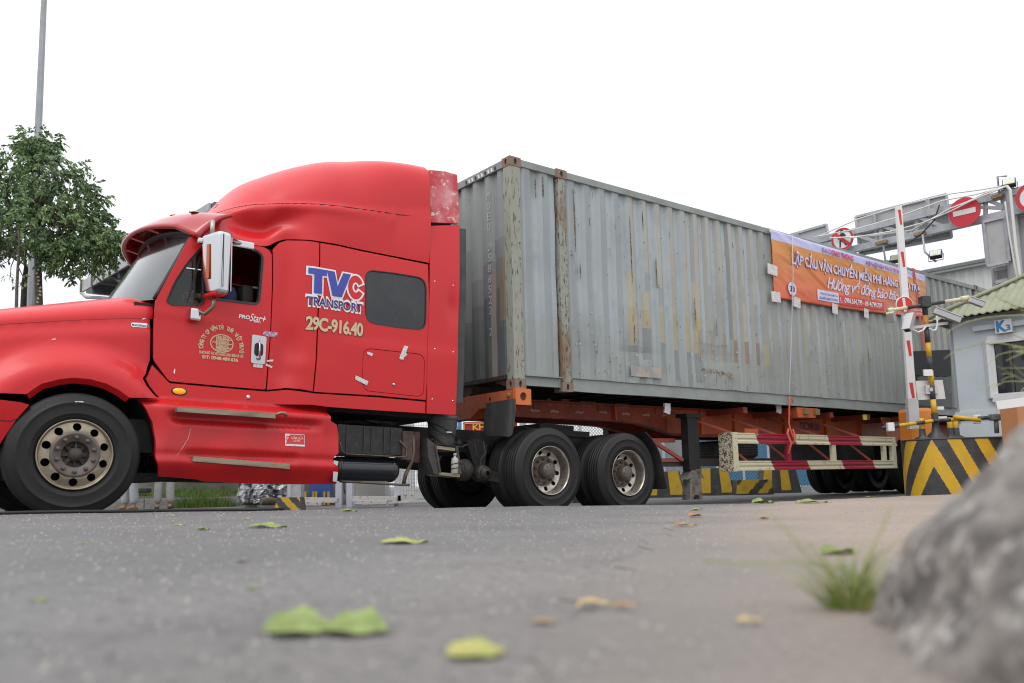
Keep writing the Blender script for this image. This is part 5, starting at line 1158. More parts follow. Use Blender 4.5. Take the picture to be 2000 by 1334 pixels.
wire('cable', 'black cable hanging in a loop under the gantry truss', [(1835, 400), (1825, 430), (1800, 457), (1775, 475), (1745, 480), (1725, 476)], .014, BLK, -.15)
wire('cable', 'white conduit running down the gantry column', [(1966, 363), (1973, 372), (1978, 420), (1984, 480), (1993, 545)], .028, WHC, -.25)
wire('cable', 'second white conduit left of the other on the gantry column', [(1963, 394), (1972, 460), (1982, 520), (1988, 545)], .018, WHC, -.2)
def sign(name, label, u, v, r, o, ring, pict):
    c = G(u, v, o); t = Th(name, label, 'road sign', c); X = -DL; Z = V((0, 0, 1))
    def dsc(r0, r1, off, m, n='disc'):
        b = B(); P = [c+X*(r1*cos(2*pi*k/40))+Z*(r1*sin(2*pi*k/40))-NL*off for k in range(40)]
        if r0: Q = [c+X*(r0*cos(2*pi*k/40))+Z*(r0*sin(2*pi*k/40))-NL*off for k in range(40)]; b.add(P+Q, [(k, (k+1) % 40, 40+(k+1) % 40, 40+k) for k in range(40)])
        else: b.prism(P, NL*.012) if off == 0 else b.add(P, [list(range(40))])
        return t.part(b, n, m)
    def poly(pts, off, m, n): b = B(); b.prism([c+X*x+Z*z-NL*off for x, z in pts], -NL*.003); return t.part(b, n, m)
    return t, dsc, poly
SR = mat('sign_red', (.50, .02, .035), .45); SWH = mat('sign_white', (.66, .66, .64), .45)
t, dsc, poly = sign('no_entry_sign', 'large red no-entry disc with a white bar hung on the gantry', 1883.5, 414, .28, -.22, 0, 0)
dsc(0, .285, 0, SR); poly([(-.20, -.05), (.20, -.05), (.20, .05), (-.20, .05)], .004, SWH, 'white_bar')
t, dsc, poly = sign('no_pedestrian_sign', 'round white sign with a red ring and a crossed-out walking figure', 1645, 467, .24, -.2, 0, 0)
dsc(0, .245, 0, SWH); dsc(.195, .243, .004, SR, 'red_ring'); poly([(-.18, .13), (-.13, .17), (.18, -.13), (.13, -.17)], .010, SR, 'red_slash')
poly([(-.03, .19), (.0, .21), (.03, .19), (.03, .16), (0, .14), (-.03, .16)], .005, BLKP, 'figure'); poly([(-.02, .13), (.05, .12), (.10, .02), (.08, .01), (.04, .07), (.03, .0), (.06, -.07), (.10, -.15), (.07, -.16), (.02, -.08), (-.03, -.04), (-.04, -.17), (-.07, -.17), (-.06, -.02), (-.02, .04), (-.05, .06), (-.07, .0), (-.09, .01), (-.07, .09)], .006, BLKP, 'figure')
t, dsc, poly = sign('ring_sign', 'red ringed white disc at the far right end of the gantry', 2017, 384, .28, -.2, 0, 0)
dsc(0, .285, 0, SWH); dsc(.21, .283, .004, SR, 'red_ring')
def flood(label, u, v, o, arm, sc=1., up_=False):
    c = G(u, v, o); t = Th('floodlight', label, 'floodlight', c, 'floodlights on the gantry'); R = M.Rotation(radians(-38), 3, 'Z')@M.Rotation(radians(-30), 3, 'X')
    b = B(); b.box(c, (.22*sc, .10*sc, .16*sc), R, 0, .01); bo2 = t.part(b, 'lamp_body', mat('flood_black', (.03, .03, .03), .5))
    b = B(); b.box(c+R@V((0, -.052*sc, 0)), (.19*sc, .006, .13*sc), R); t.part(b, 'lamp_glass', mat('flood_glass', (.6, .65, .7), .1), bo2)
    b = B(); b.box(c+R@V((.0, -.058*sc, -.01)), (.08*sc, .004, .07*sc), R); t.part(b, 'led_chip', mat('led_yellow', (.65, .65, .25), .4), bo2)
    b = B(); b.tube([c+R@V((-.13*sc, 0, 0)), c+R@V((-.13*sc, .02, -.14*sc)), c+R@V((.13*sc, .02, -.14*sc)), c+R@V((.13*sc, 0, 0))], .008, 5); t.part(b, 'lamp_bracket', mat('flood_black', (.03, .03, .03)))
    b = B(); b.tube([G(a, c_, o) for a, c_ in arm], .022, 6); t.part(b, 'lamp_arm', GS)
flood('floodlight on a bent arm below the middle of the gantry', 1828, 497, -.2, [(1802, 458), (1806, 492), (1828, 511)])
flood('floodlight half hidden behind the top edge of the banner', 1750, 506, .3, [(1725, 478), (1729, 508), (1747, 516)])
flood('floodlight standing above the gantry column', 1971, 358, -.1, [(1952, 384), (1948, 345), (1966, 344)])
# ================================================================ warehouse, canopy
P0 = W_(1870, 517, 46); t = Th('warehouse', 'pale metal-clad warehouse wall behind the gantry', 'building', (P0.x, P0.y, 0))
def Wh(u, v): return pl(u, v, P0, NL)
L = Wh(1700, 549); R_ = Wh(2100, 475); L.z = R_.z = P0.z
WHM = mat('warehouse_cladding', (.56, .57, .55), .6, col2=(.5, .51, .5), sc=.3)
N = 90; ws_ = (R_-L).length/N; e = (R_-L).normalized(); b = B(); vs = []
for k in range(N+1):
    o = NL*(-.06 if k % 4 in (1, 2) else 0)
    for z in (0, P0.z-.25): q = L+e*(ws_*k)+o; vs.append((q.x, q.y, z))
b.add(vs, [(2*k, 2*k+2, 2*k+3, 2*k+1) for k in range(N)]); t.part(b, 'wall', WHM)
b = B(); Lr = L-NL*.4-V((0, 0, .05)); Rr = R_-NL*.4-V((0, 0, .05)); b.prism([Lr, Rr, Rr+V((0, 0, -.3)), Lr+V((0, 0, -.3))], NL*.3); t.part(b, 'eave', mat('eave_grey', (.40, .41, .40), .6))
b = B(); b.add([Lr+V((0, 0, .02)), Rr+V((0, 0, .02)), Rr+NL*12+V((0, 0, 1.6)), Lr+NL*12+V((0, 0, 1.6))], [(0, 1, 2, 3)]); t.part(b, 'roof', WHM)
for k in range(0, 60): 
    pass
b = B()
for k in range(110): q = Lr.lerp(Rr, k/110)-NL*.03; b.box(q+V((0, 0, -.08)), (.12, .12, .18))
o = t.part(b, 'eave_ribs', mat('eave_dark', (.22, .23, .23), .6)); o['kind'] = 'stuff'
P0c = W_(160, 549, 22); zc = P0c.z
t = Th('lane_canopy', 'grey steel lane canopy with pale fascia panels seen behind the tractor cab', 'canopy', (P0c.x, P0c.y, 0))
def Cn(u, v, o=0): return pl(u, v, P0c+NL*o, NL)
A0 = V((P0c.x, P0c.y, zc)); LEN = 8.2
FPN = mat('fascia_panel', (.46, .47, .48), .55, col2=(.38, .39, .4), sc=2)
for k in range(int(LEN/.9)):
    a = A0-DL*(.9*k+.03); c = A0-DL*(.9*k+.87); b = B(); b.prism([a, c, c+V((0, 0, -.30)), a+V((0, 0, -.30))], NL*.05); t.part(b, 'fascia_panel', FPN)
b = B()
for k in range(int(LEN/.9)): q = A0-DL*(.9*k)+V((0, 0, -.13)); b.box(q, (.06, .06, .34))
o = t.part(b, 'fascia_ribs', mat('rib_brown', (.12, .10, .08), .7)); o['kind'] = 'stuff'
b = B(); a = A0+NL*.06+V((0, 0, -.12)); c = a-DL*LEN; b.prism([a, c, c+NL*4.5, a+NL*4.5], V((0, 0, .12))); t.part(b, 'canopy_roof', mat('canopy_under', (.13, .14, .15), .7))
for k in range(4):
    q = A0-DL*(.6+2*k)+V((0, 0, -.30)); b = B(); b.bar(q+NL*.1, q+NL*4.4, .12, .24); t.part(b, 'canopy_beam', mat('canopy_under', (.13, .14, .15)))
for o_ in (1.2, 3.4): 
    q = A0+NL*o_+V((0, 0, -.50)); b = B(); b.bar(q-DL*.3, q-DL*LEN, .16, .30); t.part(b, 'canopy_beam', mat('canopy_under', (.13, .14, .15)))
b = B(); b.prism([Cn(168, 557, 1.2), Cn(211, 530, 1.2), Cn(211, 577, 1.2), Cn(168, 573, 1.2)], NL*.3); t.part(b, 'end_panel', mat('end_dark', (.10, .105, .11), .7))
b = B(); b.tube([Cn(u, v, .3) for u, v in ((159, 556), (159, 572), (168, 580), (207, 583), (225, 583))], .05, 8); b.tube([Cn(u, v, .3) for u, v in ((222, 515), (222, 540), (232, 548), (260, 552))], .05, 8); t.part(b, 'drain_pipe', mat('pipe_grey', (.35, .36, .37), .5))
for k in (5.6, 7.6): q = A0-DL*k+NL*2.2; b = B(); b.bar(V((q.x, q.y, 0)), V((q.x, q.y, q.z-.6)), .3, .3); t.part(b, 'canopy_column', GS)
# ================================================================ lamp post and trees
p = W_(60, 593, 18); p2 = W_(85.6, 2, 18); t = Th('lamp_post', 'tall tapered grey lamp post rising behind the leafy tree', 'lamp post', (p.x, p.y, 0))
b = B(); b.tube([V((p.x, p.y, 0)), V((p.x, p.y, 5)), V((p.x, p.y, 14))], [.115, .093, .052], 8, smooth=False); t.part(b, 'post', mat('post_galv', (.36, .37, .40), .5, metal=.2, col2=(.30, .31, .33), sc=4, col3=(.1, .09, .08), sc3=9, lo3=.74, hi3=.77))
b = B(); b.tube([V((p.x, p.y, 13.9)), V((p.x+.8, p.y-.3, 14.5)), V((p.x+2, p.y-.8, 14.6))], .04, 8); b.box(V((p.x+2.3, p.y-.9, 14.58)), (.7, .3, .12), M.Rotation(-.4, 3, 'Z')); t.part(b, 'lamp_arm', GS)
LEAF = mat('tree_leaf', (.11, .185, .08), .34, col2=(.20, .30, .11), sc=2.2, lo=.42, hi=.62, spec=.4, col3=(.16, .17, .04), sc3=9, lo3=.66, hi3=.7)
BARK = mat('bark', (.09, .075, .06), .9, col2=(.16, .14, .11), sc=16, bump=.5, bsc=30)
def leafmesh(b, p, d, L, w, r):
    d = d.normalized(); x = d.cross(V((r.uniform(-1, 1), r.uniform(-1, 1), r.uniform(-.2, 1)))).normalized(); n = x.cross(d)
    m = p+d*(L*.45)-n*(L*.06); e = p+d*L+V((0, 0, -L*.12)); k = len(b.v)
    b.v += [tuple(q) for q in (p, m+x*w/2+n*w*.2, e, m-x*w/2+n*w*.2, m)]; b.f += [[k, k+1, k+4], [k+1, k+2, k+4], [k+2, k+3, k+4], [k+3, k, k+4]]; b.mi += [0]*4; b.sm += [False]*4
def tree(name, label, trunk, Y, blobs, n_clu, seed, r0=.07, leaf=.085, per=11):
    r = random.Random(seed); T_ = [W_(u, v, Y) for u, v in trunk]; base = V((T_[0].x, T_[0].y, 0)); t = Th(name, label, 'tree', base)
    P = [base]+T_; b = B(); b.tube(P, [r0*1.25]+[r0*(1-.5*i/len(T_)) for i in range(len(T_))], 9); tk = t.part(b, 'trunk', BARK)
    bl = [(W_(u, v, Y+dy), ru*Y/FPX, rv*Y/FPX) for u, v, ru, rv, dy in blobs]; lb = B(); br = B(); top = T_[-1]; 
    for c, a, bb in bl:
        s = T_[r.randrange(max(1, len(T_)-3), len(T_))]; m = s.lerp(c, .5)+V((r.uniform(-.1, .1), r.uniform(-.1, .1), -.08)); br.tube([s, m, c], [.45*r0, .28*r0, .12*r0], 6)
        for k in range(7):
            e = c+V((r.uniform(-a, a), r.uniform(-a, a), r.uniform(-bb, bb)))*.85; br.tube([m.lerp(c, .4+.6*r.random()), e], [.16*r0, .05*r0], 4)
    for i in range(n_clu):
        c, a, bb = bl[i % len(bl)]
        while True:
            q = V((r.uniform(-1, 1), r.uniform(-1, 1), r.uniform(-1, 1)))
            if .25 < q.length < 1: break
        if r.random() < .5: q = q.normalized()*r.uniform(.75, 1.22)
        o = c+V((q.x*a, q.y*a, q.z*bb)); dr = V((q.x, q.y, q.z*.5-.35))+V((r.uniform(-.5, .5), r.uniform(-.5, .5), r.uniform(-.4, .3))); dr.normalize(); Ls = r.uniform(.12, .3)
        for k in range(per):
            p_ = o+dr*(Ls*k/per)+V((0, 0, -.05*(k/per)**2)); dd = dr*.6+V((r.uniform(-1, 1), r.uniform(-1, 1), r.uniform(-.9, .25)))
            s = leaf*r.uniform(.6, 1.15); leafmesh(lb, p_, dd, s, s*.48, r)
    t.part(br, 'branches', BARK, tk)['kind'] = 'stuff'; t.part(lb, 'crown', LEAF); return t
tree('leafy_tree', 'leafy green street tree with a pruned trunk in front of the lamp post', [(76, 600), (75, 550), (74, 495), (81, 467), (84, 430), (80, 380)], 15,
     [(62, 318, 58, 48, .2), (105, 345, 62, 48, -.2), (20, 362, 62, 48, .2), (148, 385, 50, 46, .1), (75, 395, 75, 55, -.5), (165, 430, 44, 42, .3), (115, 445, 62, 48, -.4), (30, 440, 66, 42, -.1), (185, 478, 44, 30, .2), (140, 500, 42, 30, -.2), (205, 465, 32, 24, 0), (-40, 390, 60, 60, .3), (75, 285, 28, 24, 0), (-15, 470, 44, 28, 0)], 1450, 3, leaf=.11)
tree('young_tree', 'thin nearly bare young tree left of the lamp post', [(32, 600), (33, 560), (35, 520), (38, 480), (36, 450)], 14.2, [(15, 500, 22, 16, 0), (50, 470, 22, 20, 0), (20, 540, 10, 10, .1), (-5, 520, 12, 14, 0), (50, 548, 8, 8, 0)], 16, 5, r0=.028, leaf=.08, per=5)
p = W_(46, 596, 15.5); t = Th('dead_trunk', 'broken dark dead trunk standing beside the lamp post', 'tree', (p.x, p.y, 0)); b = B(); b.tube([V((p.x, p.y, 0)), p, W_(48, 550, 15.5), W_(51, 524, 15.5), W_(50, 512, 15.5)], [.07, .055, .05, .04, .012], 7); t.part(b, 'trunk', mat('dead_bark', (.05, .04, .035), .9, col2=(.1, .08, .06), sc=14))
b = B(); r = random.Random(2)
for k in range(16):
    q = W_(75+r.uniform(-3, 4), 485+7*k, 14.93); b.box(q, (.03+.02*r.random(), .02, .03), M.Rotation(r.uniform(-1, 1), 3, 'Y'))
t2 = bpy.data.objects.get('leafy_tree'); o = b.build('trunk_scars', mat('scar_pale', (.5, .42, .28), .8)); 
for v in o.data.vertices: v.co -= t2.location
o.parent = t2; o['kind'] = 'stuff'
# ================================================================ things seen under and behind the vehicle
def vbox(t, name, u0, v0, u1, v1, Y, d, m, z0=None, bev=0, parent=None):
    a = W_(u0, v1, Y); c = W_(u1, v0, Y); 
    b = B(); b.bx((a.x, Y, a.z if z0 is None else z0), (c.x, Y+d, c.z), bev=bev); return t.part(b, name, m, parent)
def base_of(u, v, Y): p = W_(u, v, Y); return V((p.x, p.y, max(0, gz(p.x, p.y))))
KRB = mat('kerb_stone', (.27, .255, .235), .9, col2=(.18, .17, .155), sc=5, col3=(.1, .1, .09), sc3=22, lo3=.6, hi3=.66)
for k, (u0, u1) in enumerate(((120, 200), (201, 281), (282, 362), (363, 440), (441, 508))):
    a = base_of(u0, 980, 20.6); c = base_of(u1, 980, 20.6); t = Th('kerb_stone', ['kerb stone hidden left of the front tyre', 'kerb stone behind the sandals of the man by the front tyre', 'kerb stone directly behind the grey trousers', 'mossy kerb stone below the clump of grass', 'kerb stone beside the silver tarpaulin'][k], 'kerb stone', a)
    b = B(); b.bx((a.x, 20.6, a.z-.1), (c.x, 20.85, a.z+.24), bev=.02); t.part(b, 'stone', KRB)
a = base_of(100, 980, 21.5); c = base_of(540, 980, 21.5); b = B(); b.bx((a.x, 20.86, 0), (c.x, 26, a.z+.21)); tag(b.build('verge', mat('verge_soil', (.12, .10, .075), .95, col2=(.07, .09, .03), sc=2)), kind='structure')
GRS = mat('grass_blade', (.09, .16, .03), .6, col2=(.16, .22, .05), sc=3, spec=.2)
def grass(name, label, cx, cy, rx, ry, z, n, h, seed, m=GRS, kind='stuff', cat=None, lean=.5, w=.006):
    r = random.Random(seed); b = B()
    for k in range(n):
        a = r.uniform(0, 2*pi); q = sqrt(r.random()); x = cx+rx*q*cos(a); y = cy+ry*q*sin(a); zz = z(x, y) if callable(z) else z
        hh = h*(1-.6*q*q)*r.uniform(.5, 1.1); dx, dy = r.uniform(-lean, lean)*hh+.5*lean*hh*q*cos(a), r.uniform(-lean, lean)*hh; th = r.uniform(0, pi); wx, wy = w*cos(th), w*sin(th)
        pts = [V((x, y, zz)), V((x+dx*.35, y+dy*.35, zz+hh*.6)), V((x+dx, y+dy, zz+hh))]
        b.add([pts[0]-V((wx, wy, 0)), pts[0]+V((wx, wy, 0)), pts[1]+V((wx, wy, 0))*.7, pts[1]-V((wx, wy, 0))*.7, pts[2]], [(0, 1, 2, 3), (3, 2, 4)])
    if kind == 'stuff': return tag(b.build(name, m), kind='stuff')
    t = Th(name, label, cat, (cx, cy, z(cx, cy) if callable(z) else z)); t.part(b, 'blades', m)['kind'] = 'stuff'; return t
p = base_of(395, 970, 20.5); grass('verge_grass', None, p.x, 20.7, .85, .5, p.z, 1800, .42, 4, w=.008); grass('verge_grass', None, base_of(500, 970, 19).x, 19, .45, .2, .05, 260, .12, 6)
grass('verge_grass', None, base_of(330, 970, 22).x, 22, 3.5, 1.0, .30, 1500, .22, 9, w=.01)
t = Th('boundary_wall', 'mossy grey boundary wall behind the verge and the two people', 'wall', (-10, 24.2, 0)); a, c = W_(-500, 950, 24.5), W_(640, 950, 23.5); b = B(); b.prism([V((a.x, a.y, 0)), V((c.x, c.y, 0)), V((c.x, c.y, 1.5)), V((a.x, a.y, 1.5))], (0, .2, 0)); t.part(b, 'wall_body', mat('wall_moss', (.17, .165, .145), .9, col2=(.07, .09, .035), sc=1.6, lo=.4, hi=.65))
# two people by the kerb
def skin(name, pts, edges, rad, m, loc, parent=None, sub=2):
    me = bpy.data.meshes.new(name); me.from_pydata([V(p) for p in pts], edges, []); o = bpy.data.objects.new(name, me); COL.objects.link(o); me.materials.append(m)
    if parent: o.parent = parent
    else: o.location = loc
    s = o.modifiers.new('skin', 'SKIN'); s.use_smooth_shade = True
    for i, r in enumerate(rad): me.skin_vertices[0].data[i].radius = (r, r) if not isinstance(r, tuple) else r
    me.skin_vertices[0].data[0].use_root = True
    ss = o.modifiers.new('sub', 'SUBSURF'); ss.levels = sub; ss.render_levels = sub; return o
SKN = mat('skin', (.36, .20, .13), .55); HAIR = mat('hair', (.012, .010, .009), .6)
def person(label, P, yaw, trou, shirt, shoe, arms=0, name='person'):
    R = M.Rotation(yaw, 4, 'Z'); e = thing(name, label, 'person', F=M.Translation(P)@R)
    Jt = [(0, 0, .93), (0, 0, 1.12), (0, .01, 1.32), (0, 0, 1.42), (0, 0, 1.50), (0, -.01, 1.58), (0, 0, 1.68), (.10, 0, .88), (.11, -.01, .48), (.12, .02, .08), (.13, -.13, .04), (-.10, 0, .88), (-.13, -.03, .48), (-.15, 0, .08), (-.16, -.15, .04),
          (.17, 0, 1.37), (.23, .02, 1.10), (.22, -.08, .87), (.22, -.11, .79), (-.17, 0, 1.37), (-.23, .02, 1.10), (-.21, -.08, .87), (-.21, -.11, .79)]
    E = [(0, 1), (1, 2), (2, 3), (3, 4), (4, 5), (5, 6), (0, 7), (7, 8), (8, 9), (9, 10), (0, 11), (11, 12), (12, 13), (13, 14), (2, 15), (15, 16), (16, 17), (17, 18), (2, 19), (19, 20), (20, 21), (21, 22)]
    rd = [(.15, .11), (.14, .10), (.16, .11), .065, .055, .085, .075, .085, .058, .040, .035, .085, .058, .040, .035, .055, .043, .032, .03, .055, .043, .032, .03]
    o = skin('body', Jt, E, rd, SKN, None, e)
    sh = [Jt[i] for i in (0, 1, 2, 3, 15, 16, 19, 20)]; skin('shirt', [(0, 0, .95)]+sh[1:], [(0, 1), (1, 2), (2, 3), (2, 4), (4, 5), (2, 6), (6, 7)], [(.175, .13), (.165, .12), (.185, .13), .08, .075, .065, .075, .065], shirt, None, e)
    skin('trousers', [(0, 0, .96), (.10, 0, .84), (.115, -.01, .48), (.12, .02, .12), (-.10, 0, .84), (-.135, -.03, .48), (-.15, 0, .12)], [(0, 1), (1, 2), (2, 3), (0, 4), (4, 5), (5, 6)], [(.17, .13), .115, .10, .10, .115, .10, .10], trou, None, e)
    for x, y in ((.125, -.05), (-.155, -.07)): b = B(); b.box((x, y, .035), (.10, .27, .07), None, 0, .03); b.build('shoe', shoe, e)
    b = B(); b.lathe([(0, 1.745), (.06, 1.735), (.095, 1.69), (.10, 1.63), (.085, 1.58)], (0, .015, 0), axis='z', n=16); b.build('hair', HAIR, e)
    b = B(); b.box((0, -.092, 1.60), (.025, .04, .045), None, 0, .01); b.build('nose', SKN, o)
    for x in (-.03, .03): b = B(); b.box((x, -.078, 1.635), (.02, .015, .01)); b.build('eye', BLKP, o)
    b = B(); b.box((0, -.082, 1.555), (.045, .012, .008)); b.build('mouth', mat('lips', (.25, .08, .07)), o)
    for sx in (-1, 1):
        hx, hy, hz = .22*sx, -.12, .77
        for k in range(4): q = V((hx, hy-.035+.018*k, hz-.03)); b = B(); b.tube([q, q+V((-.008*sx, 0, -.035)), q+V((-.02*sx, 0, -.06-.006*(k in (1, 2))))], [.009, .008, .006], 6); b.build('finger', SKN, o)
        b = B(); b.tube([V((hx-.01*sx, hy-.03, hz+.0)), V((hx-.02*sx, hy-.055, hz-.03)), V((hx-.022*sx, hy-.06, hz-.05))], [.011, .009, .007], 6); b.build('thumb', SKN, o)
    return e
TGR = mat('grey_trousers', (.42, .42, .40), .9, col2=(.34, .34, .33), sc=9, bump=.3, bsc=10); SHD = mat('shirt_blue', (.06, .08, .16), .9); SHO = mat('shoe_dark', (.05, .04, .035), .7); SND = mat('sandal', (.25, .12, .08), .7)
person('person in pale grey rolled-up trousers standing by the kerb behind the truck', base_of(321, 983, 19.6), radians(20), TGR, SHD, SHO)
person('person in sandals half hidden behind the front tyre by the kerb', base_of(254, 982, 19.2), radians(-25), mat('trousers_pale', (.40, .42, .44), .9), mat('shirt_grey', (.2, .2, .2), .9), SND)
# driver at the wheel
e = thing('person', 'driver in a dark blue shirt sitting behind the open cab window', 'person', F=FT@M.Translation((1.28, .52, 1.06)))
Jd = [(0, 0, .12), (.06, 0, .35), (.08, 0, .58), (.06, 0, .68), (.04, 0, .75), (.02, 0, .84), (.02, 0, .93), (.07, -.19, .60), (-.02, -.27, .36), (-.22, -.22, .50), (-.30, -.18, .52), (.07, .19, .60), (-.02, .26, .38), (-.24, .18, .50), (-.32, .14, .52), (-.40, -.10, .10), (-.46, -.1, -.30), (-.40, .10, .10), (-.46, .1, -.30)]
o = skin('body', Jd, [(0, 1), (1, 2), (2, 3), (3, 4), (4, 5), (5, 6), (2, 7), (7, 8), (8, 9), (9, 10), (2, 11), (11, 12), (12, 13), (13, 14), (0, 15), (15, 16), (0, 17), (17, 18)], [(.15, .12), (.14, .11), (.13, .15), .065, .055, .085, .075, .06, .045, .035, .03, .06, .045, .035, .03, .08, .05, .08, .05], SKN, None, e)
skin('shirt', Jd[:4]+[Jd[7], Jd[8], (-.06, -.26, .39), Jd[11], Jd[12]], [(0, 1), (1, 2), (2, 3), (2, 4), (4, 5), (5, 6), (2, 7), (7, 8)], [(.17, .14), (.16, .13), (.15, .17), .075, .08, .065, .055, .08, .065], mat('navy_cloth', (.015, .02, .07), .9), None, e)
b = B(); b.lathe([(0, 1.0), (.06, .985), (.095, .94), (.10, .88), (.085, .83)], (.035, 0, 0), axis='z', n=16); b.build('hair', HAIR, e)
b = B(); b.box((-.072, 0, .86), (.04, .025, .045), None, 0, .01); b.build('nose', SKN, o)
for sy in (-1, 1):
    for k in range(4): q = V((-.33, sy*.16+.0, .545-.018*k)); b = B(); b.tube([q, q+V((-.03, -sy*.02, 0)), q+V((-.035, -sy*.045, .0)), q+V((-.015, -sy*.055, 0))], [.009, .008, .007, .006], 6); b.build('finger', SKN, o)
    b = B(); b.tube([V((-.31, sy*.15, .55)), V((-.33, sy*.12, .575)), V((-.345, sy*.10, .575))], [.011, .009, .007], 6); b.build('thumb', SKN, o)
# kerb clutter
YP = mat('yellow_paint', (.58, .36, .03), .6, col2=(.4, .26, .05), sc=6, lo=.5, hi=.75); KP = mat('black_paint', (.045, .045, .045), .65, col2=(.08, .08, .075), sc=8)
t = Th('yellow_block', 'small yellow block on the kerb just right of the front tyre', 'block', base_of(256, 962, 20.9)); vbox(t, 'block_body', 247, 950, 266, 963, 20.9, .25, YP, bev=.02)
t = Th('dark_bag', 'dark bag lying on the kerb beside the yellow block', 'bag', base_of(278, 962, 21)); p = W_(280, 958, 21); b = B(); b.box(p, (.32, .25, .12), None, 0, .04); t.part(b, 'bag_body', mat('bag_dark', (.03, .03, .035), .8))
TARP = mat('silver_tarp', (.38, .39, .40), .28, metal=.5, col2=(.04, .04, .045), sc=6, lo=.47, hi=.55, bump=.6, bsc=14)
t = Th('tarp_pile', 'heap wrapped in crinkled silver tarpaulin behind the side skirt', 'tarpaulin', base_of(520, 975, 19)); c = W_(518, 955, 19)
def crump(i, j, c=c):
    a = 2*pi*i; z = j; r_ = (1-z**3*.5); q = V((.62*r_*cos(a), .4*r_*sin(a), -.30+.75*z)); return c+q*(1+.16*noise.noise(q*5)+.10*noise.noise(q*13))
o = grid('tarp', 60, 22, crump, TARP, smooth=False); t.fix(o)
t = Th('log', 'short dark log lying beside the striped kerb stop', 'log', base_of(526, 985, 15.2)); a, c = W_(509, 979, 15.2), W_(546, 980, 15.4); b = B(); b.tube([a, a.lerp(c, .3), a.lerp(c, .7), c], [.065, .075, .07, .06], 10); t.part(b, 'log_body', mat('log_brown', (.06, .05, .035), .9, col2=(.13, .1, .07), sc=14))
def striped(name, label, u0, u1, vt, vb, Y, dep, per, slope, cat='barrier', group=None, taper=0., yaw=0., chip=True, bas=True):
    """painted concrete block: stripes are faces of the front grid"""
    a, c = W_(u0, vb, Y), W_(u1, vb, Y); zt = W_(u0, vt, Y).z; zb = gz((a.x+c.x)/2, Y); w = c.x-a.x; h = zt-zb
    t = Th(name, label, cat, ((a.x+c.x)/2, Y+dep/2, zb), group); Rz = M.Rotation(yaw, 3, 'Z'); O = V(((a.x+c.x)/2, Y, zb))
    nx, nz = max(12, int(w/per*8)), 10; b = B()
    def pos(x, z, y): k = 1-taper*z; foot = 0 if z > .18 else .0; return O+Rz@V(((x-.5)*w*k, y, z*h))
    rows = [(0, 0, 0)]+[(0, k/nz, taper*.35*k/nz*h) for k in range(nz+1)]+[(1, 1, taper*.35*h+dep*k/4*(1-taper*.3)) for k in range(1, 5)]
    R2 = [(z, y) for _, z, y in rows[1:]]
    for z, y in R2:
        for i in range(nx+1): b.v.append(tuple(pos(i/nx, z, y)))
    for r_ in range(len(R2)-1):
        for i in range(nx):
            x = (i+.5)/nx*w; zz = (R2[r_][0]+R2[r_+1][0])/2*h+ (R2[r_][1]+R2[r_+1][1])/2*.8
            b.f.append([r_*(nx+1)+i, r_*(nx+1)+i+1, (r_+1)*(nx+1)+i+1, (r_+1)*(nx+1)+i]); b.mi.append(int((x+zz*slope)/per) % 2 if not (bas and zz < .08*h) else 1); b.sm.append(False)
    for x in (0, 1):
        e = [pos(x, 0, 0), pos(x, 1, taper*.35*h), pos(x, 1, taper*.35*h+dep*(1-taper*.3)), pos(x, 0, dep)]; b.add(e, [(0, 1, 2, 3)], 1)
    b.add([pos(0, 0, dep), pos(1, 0, dep), pos(1, 1, taper*.35*h+dep*(1-taper*.3)), pos(0, 1, taper*.35*h+dep*(1-taper*.3))], [(0, 1, 2, 3)], 1)
    return t.part(b, 'concrete_block', [YP, KP]), t
striped('striped_kerb_stop', 'yellow and black kerb stop lying below the rear of the side skirt', 536, 589, 972, 990, 14.6, .35, .16, 1.0, 'kerb stop', taper=.15)
striped('striped_barrier', 'striped concrete barrier just behind the rear mud flap', 1256, 1341, 922, 975, 18.6, .5, .30, 0, group='striped concrete barriers', taper=.25)
striped('striped_barrier', 'striped concrete barrier right of the landing leg', 1366, 1433, 915, 967, 19.6, .5, .26, 0, group='striped concrete barriers', taper=.25)
striped('striped_barrier', 'striped concrete barrier under the middle of the side guard', 1488, 1566, 908, 957, 20.6, .5, .24, 0, group='striped concrete barriers', taper=.25)
striped('striped_kerb_stop', 'low striped block lying between two concrete barriers under the side guard', 1438, 1512, 938, 963, 19.2, .55, .22, -1.0, 'kerb stop', taper=.1)
striped('striped_barrier', 'low striped barrier seen between the two drive wheels', 1090, 1150, 968, 985, 15.5, .4, .26, 0, group='striped concrete barriers', taper=.2)
